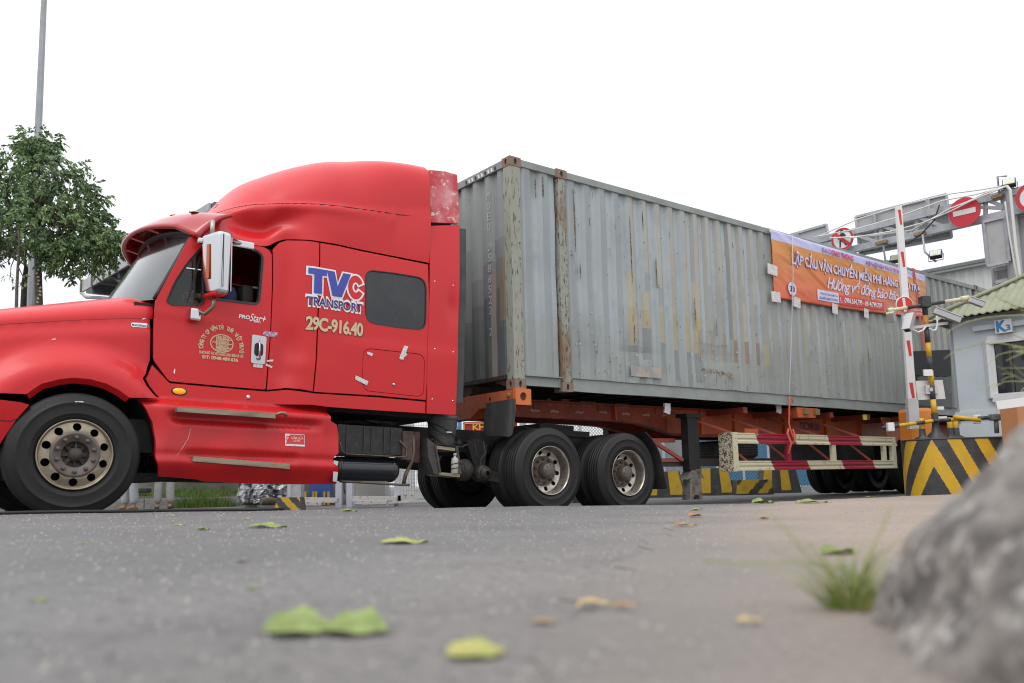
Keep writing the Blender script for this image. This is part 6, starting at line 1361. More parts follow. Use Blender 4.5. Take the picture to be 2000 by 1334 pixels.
# fences
def fence(name, label, u0, u1, Y0, Y1, zt, m, mp, step=.09, diag=True, z0=.12, cat='fence', posts=4, wr=.0035, slant=False):
    a = W_(u0, 950, Y0); c = W_(u1, 950, Y1); a.z = c.z = 0; t = Th(name, label, cat, a.lerp(c, .5)); L = (c-a).length; e = (c-a)/L; h = zt-z0; b = B()
    def pt(x, z): return a+e*x+V((0, 0, z0+z))
    if diag:
        n = int((L+h)/step)
        for s in ((1,) if slant else (1, -1)):
            for k in range(n+1):
                x0 = k*step-h if s > 0 else k*step; p, q = V((x0, 0)), V((x0+s*h, h))
                for lim in (0, L):
                    pass
                lo, hi = 0., 1.
                for tt in (0, L):
                    pass
                dx = s*h
                t0, t1 = (0-x0)/dx, (L-x0)/dx
                if t0 > t1: t0, t1 = t1, t0
                lo, hi = max(0, t0), min(1, t1)
                if hi > lo: b.bar(pt(x0+dx*lo, h*lo), pt(x0+dx*hi, h*hi), wr*2, wr*2)
    else:
        for k in range(int(L/step)+1): b.bar(pt(k*step, 0), pt(k*step, h), wr*2, wr*2)
        for k in range(int(h/(step*1.4))+1): b.bar(pt(0, k*step*1.4), pt(L, k*step*1.4), wr*2, wr*2)
    o = t.part(b, 'wire_mesh', m); o['kind'] = 'stuff'
    for k in range(posts): x = L*k/(posts-1); b = B(); b.bar(pt(x, -z0), pt(x, h+.05), .07, .07); t.part(b, 'fence_post', mp)
    for z in (0, h): b = B(); b.bar(pt(0, z), pt(L, z), .035, .035); t.part(b, 'fence_rail', mp)
    return t
WIRE = mat('fence_wire', (.32, .33, .34), .5, metal=.3); BLF = mat('blue_mesh', (.015, .14, .24), .5); LP = mat('lilac_post', (.46, .47, .52), .5)
fence('chain_link_fence', 'chain-link fence behind the air tank', 690, 757, 18, 18, 2.0, WIRE, WIRE, .07, posts=2)
t = Th('tarp_sheet', 'pale sheet hung behind the chain-link fence', 'sheet', base_of(715, 960, 18.4)); vbox(t, 'sheet', 690, 860, 752, 975, 18.4, .02, mat('sheet_beige', (.38, .36, .32), .8), z0=.1)
fence('steel_grid_fence', 'grey steel grid fence with a blue post beside the drive wheels', 757, 900, 18.3, 19, 2.1, WIRE, mat('blue_post', (.08, .25, .45), .5), .06, diag=False, posts=2)
fence('blue_mesh_fence', 'blue mesh fence beyond the striped concrete barriers', 1350, 1600, 23.5, 25, 2.2, BLF, LP, .10, posts=6, wr=.022, slant=True)
fence('wire_fence', 'pale wire fence seen between and behind the drive wheels', 1080, 1350, 22, 23.5, 2.25, WIRE, LP, .09, posts=6, wr=.006)
t = Th('dark_hedge_wall', 'dark wall behind the fences under the trailer', 'wall', base_of(1400, 950, 27)); a, c = W_(900, 950, 27), W_(1700, 950, 29); b = B(); b.prism([V((a.x, a.y, 0)), V((c.x, c.y, 0)), V((c.x, c.y, 1.9)), V((a.x, a.y, 1.9))], (0, .2, 0)); t.part(b, 'wall_body', mat('wall_grey', (.24, .25, .26), .8, col2=(.14, .15, .15), sc=1))
for (u, w, lb) in ((565, 6, 'narrow pale post right of the silver tarpaulin'), (661, 12, 'pale broad post at the end of the fallen rail'), (682, 11, 'pale broad post beside the chain-link fence'), (776, 12, 'pale post standing on the white rail below the air tank'), (1253, 5, 'pale post behind the rear drive wheel')):
    Y = 16.5; t = Th('fence_post', lb, 'post', base_of(u, 985, Y)); vbox(t, 'post_body', u-w/2, 880, u+w/2, 984, Y, .1, LP, z0=gz(W_(u, 980, Y).x, Y))
t = Th('grey_wall', 'low brown grey wall behind the pale posts', 'wall', base_of(615, 970, 19.5)); vbox(t, 'wall_body', 556, 900, 692, 974, 19.6, .15, mat('wall_brown', (.16, .145, .13), .85, col2=(.25, .24, .23), sc=3), z0=0)
t = Th('blue_crate', 'blue plastic crate behind the pale posts', 'crate', base_of(625, 965, 19)); vbox(t, 'crate_body', 603, 945, 645, 961, 19, .3, mat('crate_blue', (.04, .10, .35), .5), z0=.16)
for k, u in enumerate((596, 612, 617, 633, 641)): t = Th('yellow_stake', ['short yellow stake under the left edge of the blue crate', 'short yellow stake second from the left under the blue crate', 'short yellow stake under the middle of the blue crate', 'short yellow stake second from the right under the blue crate', 'short yellow stake under the right edge of the blue crate'][k], 'stake', base_of(u, 970, 18.9), 'yellow stakes under the blue crate'); vbox(t, 'stake_body', u-2, 960, u+2, 974, 18.9, .05, YP, z0=.02)
RLW = mat('rail_white', (.52, .51, .49), .6, col2=(.30, .12, .05), sc=9, lo=.58, hi=.66)
def railbar(label, pts, w, h, Y, m=RLW):
    P = [W_(u, v, Y) for u, v in pts]; t = Th('fallen_rail', label, 'rail', P[0]); b = B()
    for a, c in zip(P, P[1:]): b.bar(a, c, w, h)
    t.part(b, 'rail_body', m)
railbar('rust-spotted white rail under the side skirt and air tank', [(587, 976), (660, 977)], .2, .09, 16.2); railbar('long rust-spotted white rail below the chain-link fence', [(690, 974), (776, 975)], .2, .10, 16.4)
railbar('white rail running up to the left drive tyres', [(778, 973), (850, 966)], .2, .10, 16.6); railbar('thin white rail on the ground behind the bottles of the step', [(706, 985), (840, 978)], .12, .03, 15.9)
railbar('short white rail lying nearest the road below the skirt', [(588, 984), (628, 984)], .12, .06, 15.3); railbar('white slab behind the low rail left of the drive tyres', [(694, 981), (756, 981)], .15, .06, 15.7)
t = Th('red_area_sign', 'red sign board with yellow capital letters behind the rubber flap', 'sign', base_of(945, 960, 20)); vbox(t, 'board', 905, 822, 1010, 850, 20, .04, mat('board_red', (.40, .025, .03), .5), z0=W_(950, 849, 20).z)
b = B(); a, c = W_(906, 848, 19.98), W_(1009, 824, 19.98)
for x0, z0, x1, z1 in ((a.x, a.z, c.x, a.z+.02), (a.x, c.z-.02, c.x, c.z), (a.x, a.z, a.x+.02, c.z)): b.bx((x0, 19.97, z0), (x1, 19.985, z1))
t.part(b, 'board_border', mat('print_yellow', (.75, .48, .05), .5))
o = letters('lettering', 'KHU VỰC', lambda x, z: V((x, 19.96, z)), mat('print_yellow', (.75, .48, .05), .5), None, W_(924, 842, 20).x, W_(924, 843, 20).z, W_(1004, 842, 20).x, W_(924, 827, 20).z, .03); t.fix(o)
for u in (912, 1000): vbox(t, 'board_post', u-3, 850, u+3, 980, 20.02, .06, LP, z0=0)
t = Th('utility_box', 'white utility cabinet seen over the chassis behind the cab', 'cabinet', base_of(790, 960, 20.5)); vbox(t, 'cabinet_body', 771, 817, 806, 960, 20.5, .4, WHT, z0=0); vbox(t, 'cabinet_vent', 782, 822, 800, 826, 20.48, .02, KP)
t = Th('utility_box', 'pale narrow cabinet between the bucket and the red sign board', 'cabinet', base_of(900, 960, 20.5)); vbox(t, 'cabinet_body', 888, 820, 901, 960, 20.5, .4, WHT, z0=0)
# ================================================================ booth
e_B = V((.69, -.72, 0)).normalized(); f_B = V((.72, .69, 0)).normalized()
B0 = W_(1872, 835, 14.0)
def Bq(u, v, o=0): return pl(u, v, B0+f_B*o, f_B)
gB = gz(B0.x, B0.y); ev = Bq(1856, 624).z
t = Th('toll_booth', 'pale blue gate booth with a green corrugated roof and a K3 sign', 'booth', (B0.x, B0.y, 0))
BW = mat('booth_wall', (.50, .56, .60), .55, col2=(.45, .51, .55), sc=3, lo=.4, hi=.7, bump=.02); BW2 = mat('booth_trim', (.52, .57, .60), .5); BFR = mat('booth_frame', (.62, .63, .64), .45)
def Bp(x, y, z): p = V((B0.x, B0.y, 0))+e_B*x+f_B*y; return V((p.x, p.y, z))
def bxx(u): return (Bq(u, 700)-V((B0.x, B0.y, 0))).dot(e_B)
def xz(u, v): q = Bq(u, v)-V((B0.x, B0.y, 0)); return V((q.dot(e_B), q.z))
x_l = 0.; x_r = 3.0; dp = 2.2
wq = [xz(1928, 666), xz(2100, 640), xz(2100, 776), xz(1942, 778)]; zt_w, zb_w = wq[0].y, wq[3].y; xw = (wq[0].x+wq[3].x)/2; xw1 = 2.6
Fw = lambda a, c: Bp(a, 0, c)
front = panel('wall', [V((0, 0)), V((x_r, 0)), V((x_r, ev)), V((0, ev))], Fw, BW, None, th=f_B*.08, holes=[[V((xw, zb_w)), V((xw1, zb_w)), V((xw1, zt_w)), V((xw, zt_w))]], res=.3, smooth=False); t.fix(front)
for a, c in (((0, 0), (0, dp)), ((x_r, 0), (x_r, dp)), ((0, dp), (x_r, dp))):
    b = B(); b.prism([Bp(a[0], a[1], 0), Bp(c[0], c[1], 0), Bp(c[0], c[1], ev), Bp(a[0], a[1], ev)], f_B*.03 if a[1] == c[1] else e_B*(.04 if a[0] == 0 else -.04)); t.part(b, 'wall', BW)
zm = xz(1870, 808).y; b = B(); b.prism([Bp(-.02, -.03, zm-.10), Bp(xw+.02, -.03, zm-.10), Bp(xw+.02, -.03, zm+.02), Bp(-.02, -.03, zm+.02)], f_B*.03); t.part(b, 'wall_trim', BW2)
zl = xz(1875, 829).y
b = B(); b.prism([Bp(.02, -.02, zl-.55), Bp(xw-.08, -.02, zl-.55), Bp(xw-.08, -.02, zl), Bp(.02, -.02, zl)], f_B*.02); t.part(b, 'lower_panel', BW2)
fr_ = B()
for a, c in (((xw, zb_w), (xw, zt_w)), ((xw, zt_w), (xw1, zt_w)), ((xw1, zt_w), (xw1, zb_w)), ((xw, zb_w), (xw1, zb_w))): fr_.bar(Bp(a[0], -.01, a[1]), Bp(c[0], -.01, c[1]), .09, .13)
w_ = t.part(fr_, 'window_frame', BFR)
x2 = xz(1973, 700).x
for a, c in ((xw+.05, x2), (x2, xw1)): b = B(); b.prism([Bp(a, .03, zb_w), Bp(c, .03, zb_w), Bp(c, .03, zt_w), Bp(a, .03, zt_w)], f_B*.01); t.part(b, 'window_pane', mat('booth_glass', (.015, .02, .022), .06, spec=.6), w_)
b = B(); b.bar(Bp(x2, .0, zb_w), Bp(x2, .0, zt_w), .03, .04); t.part(b, 'window_bar', KP, w_)
b = B(); 
d0 = xz(1902, 643); b.prism([Bp(d0.x, -.07, d0.y-.045), Bp(x_r, -.07, d0.y-.045), Bp(x_r, -.07, d0.y+.035), Bp(d0.x, -.07, d0.y+.035)], f_B*.068); t.part(b, 'cable_duct', BW2)
q = [xz(u, v) for u, v in ((1950, 653), (1982.5, 650), (1980, 624), (1947, 628))]; xa, xb_ = (q[0].x+q[3].x)/2, (q[1].x+q[2].x)/2; za, zb2 = (q[0].y+q[1].y)/2, (q[2].y+q[3].y)/2
b = B(); b.prism([Bp(xa, -.14, za), Bp(xb_, -.14, za), Bp(xb_, -.14, zb2), Bp(xa, -.14, zb2)], f_B*.07); sg_ = t.part(b, 'booth_sign', mat('sign_pale', (.58, .57, .60), .5))
TLB = mat('sign_blue', (.02, .17, .38), .5); w_s = xb_-xa; h_s = zb2-za
def BT(body, x0, z0, x1, z1, o): ob = letters('lettering', body, lambda a, c: Bp(a, -.146, c), TLB, None, x0, z0, x1, z1, o); t.fix(ob, sg_)
BT('K', xa+.12*w_s, za+.14*h_s, xa+.60*w_s, zb2-.10*h_s, .045); BT('3', xa+.66*w_s, za+.16*h_s, xa+.90*w_s, za+.56*h_s, .03)
# corrugated hip roof
RG = mat('roof_green', (.235, .25, .16), .6, col2=(.29, .30, .21), sc=2.5, lo=.4, hi=.7, col3=(.15, .13, .08), sc3=20, lo3=.66, hi3=.7)
ov_ = .28; cx0, cy0 = x_r/2, dp/2; hR = .80; E_ = [(-ov_, -ov_), (x_r+ov_, -ov_), (x_r+ov_, dp+ov_), (-ov_, dp+ov_)]
for k in range(4):
    a, c = E_[k], E_[(k+1) % 4]; A_, C_ = Bp(a[0], a[1], ev-.02), Bp(c[0], c[1], ev-.02); Lr_ = (C_-A_).length; nw = int(Lr_/.02); ee = (C_-A_)/Lr_; mid = Lr_/2
    hp = (cy0+ov_) if k % 2 == 0 else (cx0+ov_); inn = V((0, 0, 1)).cross(ee); vs = []; ids = {}
    b = B(); nr = 8
    ridge = (x_r-dp)/2 if k % 2 == 0 else 0
    for i in range(nw+1):
        x = Lr_*i/nw; lim = min(1, min(x, Lr_-x)/max(.01, hp if k % 2 else (mid-ridge)))
        for j in range(nr+1): s = lim*j/nr; q = A_+ee*x+inn*(hp*s)+V((0, 0, hR*s+.014*sin(2*pi*x/.115))); b.v.append(tuple(q))
    for i in range(nw):
        for j in range(nr): b.f.append([i*(nr+1)+j, (i+1)*(nr+1)+j, (i+1)*(nr+1)+j+1, i*(nr+1)+j+1]); b.mi.append(0); b.sm.append(True)
    o = t.part(b, 'roof', RG); m_ = o.modifiers.new('s', 'SOLIDIFY'); m_.thickness = .012
apx = [Bp(cx0-ridge if False else dp/2, cy0, ev+hR), Bp(x_r-dp/2, cy0, ev+hR)]
b = B()
for k in range(4): b.tube([Bp(*E_[k], ev+.02), (apx[0] if k in (0, 3) else apx[1])+V((0, 0, .02))], .035, 6)
b.tube([p+V((0, 0, .02)) for p in apx], .04, 6); t.part(b, 'ridge_cap', RG)
b = B(); b.prism([Bp(-.1, -.1, ev-.06), Bp(x_r+.1, -.1, ev-.06), Bp(x_r+.1, dp+.1, ev-.06), Bp(-.1, dp+.1, ev-.06)], V((0, 0, .04))); t.part(b, 'soffit', mat('soffit_grey', (.2, .2, .2), .8))
b = B(); b.prism([Bp(.3, .6, .4), Bp(x_r-.2, .6, .4), Bp(x_r-.2, 2.0, .4), Bp(.3, 2.0, .4)], V((0, 0, .6))); t.part(b, 'desk', mat('desk_dark', (.05, .05, .05), .7))
# ================================================================ island nose block with chevrons
Yb = 11.4; c0 = W_(1773, 962, Yb+.42); zt_ = W_(1830, 857, Yb).z; zb_ = gz(c0.x+.3, Yb)-.02
t = Th('chevron_block', 'yellow and black chevron-painted round-nosed concrete island block behind the rock', 'block', (c0.x+.5, Yb, zb_))
r_ = .42; xc = c0.x+r_; px = W_(1817, 857, Yb).x; path = []
for k in range(13): a = pi+pi/2*k/12; path.append(V((xc+r_*cos(a), Yb+r_+r_*sin(a))))
path = path[:]
path = [V((c0.x+.25+1.6*.75, Yb+r_+.35+1.6*.66)), V((xc+r_*cos(radians(140)), Yb+r_+r_*sin(radians(140)))), V((xc+r_*cos(radians(160)), Yb+r_+r_*sin(radians(160))))]+path+[V((c0.x+2.4, Yb))]
P = dens(path, .012, False); cum = [0]
for a, c in zip(P, P[1:]): cum.append(cum[-1]+(c-a).length)
s0 = min(range(len(P)), key=lambda i: (P[i]-V((px, Yb))).length); nz = 80; b = B(); h_ = zt_-zb_
for i, p in enumerate(P):
    for j in range(nz+1): b.v.append((p.x, p.y, zb_+h_*j/nz))
for i in range(len(P)-1):
    for j in range(nz):
        s = abs((cum[i]+cum[i+1])/2-cum[s0]); z = h_*(1-(j+.5)/nz); v_ = s-z/2.0; k = math.floor(v_/.185)
        b.f.append([i*(nz+1)+j, (i+1)*(nz+1)+j, (i+1)*(nz+1)+j+1, i*(nz+1)+j+1]); b.mi.append(0 if k % 2 else 1); b.sm.append(False)
# finer stripe edges: move boundary by splitting is not needed at this distance
n = len(P); b.add([(p.x, p.y, zt_) for p in P]+[(c0.x+2.4, Yb+2.0, zt_)], [list(range(n+1))], 1)
YP2 = mat('chevron_yellow', (.60, .36, .015), .5, col2=(.5, .3, .03), sc=5, lo=.45, hi=.7); KP2 = mat('chevron_black', (.035, .036, .04), .5, col2=(.06, .06, .06), sc=6)
t.part(b, 'block_body', [YP2, KP2])
b = B(); b.tube([V((p.x, p.y, zt_)) for p in P[::8]], .012, 5); t.part(b, 'block_edge', KP2)
def stub(u, lb):
    Y = Yb+.35; p = W_(u, 851, Y); t = Th('marker_stub', lb, 'bollard', (p.x, p.y, zt_)); b = B(); b.lathe([(.10, 0), (.10, .03), (.045, .06), (.04, .16), (.0, .16)], (p.x, p.y, zt_), axis='z', n=14); t.part(b, 'stub_base', KP2); b = B(); b.lathe([(.036, .16), (.036, .30), (.0, .31)], (p.x, p.y, zt_), axis='z', n=12); t.part(b, 'stub_top', YP2)
stub(1802, 'short yellow stub with a black base left of the striped camera pole'); stub(1857, 'short yellow stub with a black base right of the striped camera pole'); stub(1868, 'yellow stub beside the booth wall, rightmost on the chevron block')
# ================================================================ boom barrier
Y_ = 12.3
t = Th('boom_barrier', 'orange barrier cabinet with its white and red boom raised upright', 'barrier gate', (W_(1800, 900, Y_+.3).x, Y_+.3, gz(W_(1800, 900, Y_).x, Y_)))
OB = mat('cabinet_orange', (.72, .24, .035), .4, coat=.2); a, c = W_(1776, 797, Y_+.25), W_(1822, 797, Y_+.25)
b = B(); b.bx((a.x, Y_+.25, t.b.z), (c.x, Y_+.65, a.z), bev=.05); t.part(b, 'cabinet', OB)
def arm(u): 
    return W_(1785+(838-u)*-.0695, u, Y_)
BT0, BT1 = W_(1784.5, 838, Y_), W_(1754.5, 403, Y_); dB = (BT1-BT0).normalized(); LB_ = (BT1-BT0).length
BWH = mat('boom_white', (.70, .70, .70), .4); BRD = mat('boom_red', (.60, .03, .02), .45)
xB = V((1, 0, 0)); b = B(); n_ = 2
vs = [q+xB*(w*i)+V((0, 1, 0))*(.03*j) for q, w in ((BT0, .062), (BT1, .042)) for i, j in ((-1, -1), (1, -1), (1, 1), (-1, 1))]
b.add(vs, [(3, 2, 1, 0), (4, 5, 6, 7), (0, 1, 5, 4), (1, 2, 6, 5), (2, 3, 7, 6), (3, 0, 4, 7)]); bm_ = t.part(b, 'boom', BWH)
b = B(); m0 = BT0+dB*.0; m1 = BT0+dB*.45; vs = [q+xB*(.075*i)+V((0, 1, 0))*(.045*j) for q in (m0, m1) for i, j in ((-1, -1), (1, -1), (1, 1), (-1, 1))]; b.add(vs, [(3, 2, 1, 0), (4, 5, 6, 7), (0, 1, 5, 4), (1, 2, 6, 5), (2, 3, 7, 6), (3, 0, 4, 7)]); t.part(b, 'boom_clamp', mat('clamp_alu', (.6, .6, .6), .4, metal=.4), bm_)
for v0, v1 in ((441, 411), (525, 495), (612, 640), (699, 669), (780, 750)):
    if v0 < v1: v0, v1 = v1, v0
    f0, f1 = (838-v0)/435, (838-v1)/435; p, q = BT0.lerp(BT1, f0), BT0.lerp(BT1, f1); w = .036-.012*f0
    b = B(); o_ = V((0, -.033, 0)); b.prism([p+o_+xB*(-.2*w), p+o_+xB*w, q+o_+xB*(.6*w), q+o_+xB*(-w)], V((0, .002, 0))); t.part(b, 'red_mark', BRD, bm_)
c = W_(1767, 595, Y_-.06); b = B(); b.lathe([(0, 0), (.128, 0), (.128, .02)], c, n=36); t.part(b, 'no_entry_disc', SWH, bm_); b = B(); b.lathe([(0, -.003), (.118, -.003)], c, n=36); t.part(b, 'red_disc', BRD, bm_)
b = B(); b.prism([c+V((x, -.006, z)) for x, z in ((-.022, -.105), (.018, -.105), (.008, .10), (-.032, .10))], V((0, .002, 0))); t.part(b, 'white_bar', SWH, bm_)
# ================================================================ camera pole
Yp = 11.75
def Q(u, v, o=0): return W_(u, v, Yp+o)
pb = Q(1829, 852); t = Th('camera_pole', 'yellow and black striped steel pole with two crossbars on the chevron block', 'pole', (pb.x, pb.y, zt_))
tp = Q(1804, 578); ax_ = V((pb.x, pb.y, 0)); tpz = tp.z; axp = lambda z: V((pb.x+(tp.x-pb.x)*((z-zt_)/(tpz-zt_)), Yp, z))
zs_ = [Q(1820, 560+.3*y).z for y in (835, 735, 640, 545, 455, 365, 265, 185, 75)]
for k in range(8): b = B(); b.tube([axp(zs_[k]), axp(zs_[k+1])], .036, 14, caps=True); t.part(b, 'pole_band', KP2 if k in (1, 3, 5, 7) else (YP2 if k < 6 else mat('band_orange', (.55, .22, .03), .5)))
b = B(); b.lathe([(.16, .0), (.16, .02), (.06, .12), (.046, .20), (.046, zs_[0]-zt_+.02)], (pb.x, Yp, zt_), axis='z', n=20); t.part(b, 'pole_base', KP2)
cj = Q(1806, 590, -.05); l0, r0 = Q(1733, 607, -.05), Q(1892, 582, -.05); CRB = mat('bar_cream', (.60, .55, .38), .5)
b = B(); b.tube([l0.lerp(r0, .24), l0.lerp(r0, .70)], .026, 10); t.part(b, 'crossbar', KP2); b = B(); b.tube([l0, l0.lerp(r0, .24)], .026, 10); b.tube([l0.lerp(r0, .70), r0], .026, 10); b.tube([l0, l0.lerp(r0, .07)], .038, 10); b.tube([r0.lerp(l0, .10), r0], .04, 10); t.part(b, 'crossbar_end', CRB)
b = B(); b.box(cj, (.13, .12, .16), None, 0, .01); t.part(b, 'crossbar_clamp', KP2)
a, c = Q(1775, 641, -.04), Q(1851, 631, -.04); b = B(); b.bar(a, c, .03, .04); t.part(b, 'lower_crossbar', mat('bar_silver', (.5, .5, .52), .4, metal=.4))
p0, p1 = Q(1722, 836, -.06), Q(1822, 822, -.06); p2 = Q(1945, 815, -.3)
for a, c, ks in ((p0, p1, (1, 1, 0, 0, 1, 0)), (p1, p2, (1, 1, 0, 1, 0, 1, 1))):
    for k, m in enumerate(ks): b = B(); b.tube([a.lerp(c, k/len(ks)), a.lerp(c, (k+1)/len(ks))], .026, 10); t.part(b, 'hand_rail', (YP2, KP2)[m])
a, c = Q(1862, 814, -.2), Q(1915, 821, -.25); b = B(); b.tube([a, c], .028, 10); t.part(b, 'hand_rail', YP2)
b = B(); b.tube([p2, Q(1947, 846, -.3)], .03, 8); b.box(p2, (.16, .1, .09), None, 0, .02); t.part(b, 'rail_support', mat('support_grey', (.12, .125, .13), .5))
for u, v in ((1739, 834), (1908, 819)): b = B(); b.box(Q(u, v, -.12), (.09, .07, .12), None, 0, .01); t.part(b, 'rail_bracket', BWH)
P = [Q(u, v, .04) for u, v in ((1788, 744), (1841, 742), (1847, 779), (1793, 781))]; b = B(); b.prism(P, (0, .02, 0)); wp = t.part(b, 'white_plate', mat('plate_white', (.60, .59, .56), .5, col2=(.5, .48, .44), sc=7)); b = B(); b.box(Q(1818, 761, .02), (.17, .06, .13), None, 0, .005); b.box(Q(1818, 761, -.01), (.05, .05, .05)); t.part(b, 'plate_bracket', mat('bar_silver', (.5, .5, .52)), wp)
b = B(); b.box(Q(1812, 728, -.05), (.12, .03, .09)); b.box(Q(1834, 798, .1), (.1, .1, .05), None, 0, .01); b.box(Q(1836, 818, .1), (.16, .1, .06), None, 0, .01); t.part(b, 'junction_box', BWH)
def cctv(label, c, d, L, w, hood=True, m=None):
    d = V(d).normalized(); x = d.cross(V((0, 0, 1))).normalized(); z = x.cross(d); R = M((( d.x, x.x, z.x), (d.y, x.y, z.y), (d.z, x.z, z.z)))
    t = Th('security_camera', label, 'security camera', c, 'security cameras on the striped pole'); b = B(); b.box(c, (L, w, w*.8), R, 0, .008); bd_ = t.part(b, 'camera_body', mat('cam_silver', (.42, .42, .44), .35, metal=.3))
    b = B(); b.box(c+z*(w*.5), (L*1.08, w*1.15, .01), R); t.part(b, 'sun_hood', mat('cam_silver2', (.55, .55, .57), .4), bd_)
    b = B(); b.box(c-d*(L*.5), (.02, w*.95, w*.8), R, 0, .004); t.part(b, 'camera_cap', mat('cam_cream', (.50, .42, .24), .5), bd_)
    b = B(); b.box(c+d*(L*.5), (.006, w*.7, w*.5), R); t.part(b, 'camera_lens', BLKP, bd_)
    return t
cctv('small silver camera hung from the right end of the upper crossbar', Q(1907, 591, -.1), (.8, -.2, -.42), .20, .09)
cctv('small grey camera hanging under the left end of the upper crossbar', Q(1740, 620, -.1), (.25, .3, -.8), .13, .10)
cctv('long silver camera right of the pole pointing down towards the booth', Q(1850, 617, -.1), (.85, -.2, -.44), .36, .10)
cctv('silver camera left of the pole tilted steeply in front of the boom', Q(1776, 631, -.1), (-.42, -.3, -.85), .26, .10)
def cord(name, label, pts, r, m):
    P = [Q(u, v, -.1) for u, v in pts]; t = Th(name, label, 'cable', P[0]); b = B(); Qs = []
    for i in range(len(P)-1):
        for k in range(4): Qs.append(P[i].lerp(P[i+1], k/4))
    b.tube(Qs+[P[-1]], r, 6); t.part(b, 'cable_run', m)
cord('conduit', 'white looped conduit from the left camera to the pole', [(1780, 626), (1778, 635), (1783, 644), (1793, 649), (1803, 645), (1808, 638)], .013, WHC); cord('conduit', 'white looped conduit from the right camera to the pole', [(1829, 617), (1831, 632), (1828, 644), (1822, 646), (1815, 641)], .013, WHC)
# far boom by the booth
t = Th('boom_barrier', 'second orange barrier cabinet with a level white boom at the right edge', 'barrier gate', (W_(1990, 880, 10.9).x, 10.9, .1)); a, c = W_(1985, 784, 10.9), W_(2080, 777, 10.9); b = B(); b.bx((a.x, 10.9, .1), (c.x, 11.3, a.z+.02), bev=.03); t.part(b, 'cabinet', mat('cabinet_orange2', (.55, .26, .12), .6))
a, c = W_(1946, 792, 10.8), W_(2100, 772, 10.6); b = B(); b.bar(a, c, .05, .11); t.part(b, 'boom', BWH)
# ================================================================ rock, grass and leaves in front
RK = mat('rock_stone', (.235, .21, .19), .9, col2=(.10, .09, .082), sc=15, lo=.44, hi=.58, col3=(.38, .36, .34), sc3=38, lo3=.54, hi3=.62, bump=.8, bsc=25)
rc = V((.785, .80, HC-.15)); 
def rockf(i, j):
    a = 2*pi*i; ph = pi*j-pi/2; q = V((cos(ph)*cos(a), cos(ph)*sin(a), sin(ph))); 
    f = 1+.16*noise.noise(q*1.4+V((3, 1, 2)))+.07*noise.noise(q*4)+.03*noise.noise(q*11)
    return rc+V((q.x*.43*f, q.y*.34*f, q.z*.35*f+.17*q.x))
o = grid('boulder', 90, 50, rockf, RK); tag(o, 'large rough grey boulder close to the camera at the right edge', 'rock')
GR2 = mat('tuft_blade', (.20, .27, .06), .6, col2=(.40, .38, .14), sc=25, lo=.45, hi=.62, spec=.2)
gp = ongr(1668, 1200)
grass('grass_tuft', 'small tuft of green grass growing from the apron beside the boulder', gp.x, gp.y, .032, .028, gz, 230, .12, 12, GR2, kind='t', cat='grass tuft', lean=1.35, w=.001)
t = Th('creeping_stem', 'thin green creeping stem lying left of the grass tuft', 'plant', gp); b = B(); 
for pts in (((1650, 1110), (1560, 1098), (1450, 1100), (1370, 1096)), ((1640, 1130), (1580, 1090), (1540, 1040), (1500, 1000)), ((1690, 1100), (1720, 1040), (1740, 990))):
    P = [W_(u, v, gp.y+.02*i) for i, (u, v) in enumerate(pts)]; Qs = []
    for i in range(len(P)-1):
        for k in range(5): Qs.append(P[i].lerp(P[i+1], k/5))
    b.tube(Qs+[P[-1]], .0011, 5)
t.part(b, 'stem', GR2)
# tall seeding grass leaning in from the right edge
SG_ = mat('dry_stem', (.32, .33, .14), .7, col2=(.22, .27, .09), sc=5); t = Th('tall_grass', 'tall pale seeding grass leaning in from the right in front of the booth', 'plant', (W_(2080, 1000, 3.0).x, 3.0, gz(2.0, 3.0))); rt_ = V((W_(2080, 1000, 3.0).x, 3.0, gz(2.0, 3.0)))
zz = 5.131
st_ = [[(20, 400), (100, 320), (250, 250), (420, 210), (600, 190), (821, 185)], [(20, 620), (100, 560), (200, 520), (380, 470), (560, 460), (821, 505)], [(540, 690), (640, 740), (740, 795), (821, 840)], [(600, 775), (640, 765), (740, 795)], [(595, 840), (650, 805), (740, 795)], [(555, 885), (620, 850), (700, 845), (821, 850)], [(680, 505), (760, 500), (821, 520)], [(740, 550), (790, 540), (821, 545)], [(640, 640), (720, 600), (821, 560)], [(685, 645), (740, 710), (821, 790)], [(600, 715), (700, 712), (821, 715)], [(440, 700), (560, 580), (700, 545), (821, 540)], [(540, 0), (680, 60), (821, 135)], [(760, 1000), (800, 940), (821, 910)], [(500, 930), (560, 885)], [(610, 370), (720, 380), (821, 420)], [(340, 930), (480, 890), (580, 870)]]
b = B(); hd_ = B(); r = random.Random(5)
for i, s in enumerate(st_):
    Y = 2.6+.5*r.random(); P = [W_(1840+x/zz, 580+y/zz, Y+.06*k) for k, (x, y) in enumerate(s)]
    if s[-1][0] > 800: P += [P[-1]+V((.12, 0, -.03-.03*r.random())), rt_+V((.1*r.random(), 0, .35)), rt_+V((.06*r.random(), 0, 0))]
    Qs = []
    for k in range(len(P)-1):
        for m in range(5):
            Qs.append(P[k].lerp(P[k+1], m/5))
    b.tube(Qs+[P[-1]], [.0008+.0014*min(1, k/20) for k in range(len(Qs)+1)], 5)
    if i in (0, 6, 7, 12, 1):
        for k in range(26): q = Qs[int(len(Qs)*.15+k*.012*len(Qs))] if i else Qs[min(len(Qs)-1, 10+k//2)]; leafmesh(hd_, q, V((-.7, r.uniform(-.3, .3), r.uniform(-.5, .3))), .012, .003, r)
t.part(b, 'stems', SG_)['kind'] = 'stuff'; t.part(hd_, 'seed_heads', SG_)['kind'] = 'stuff'
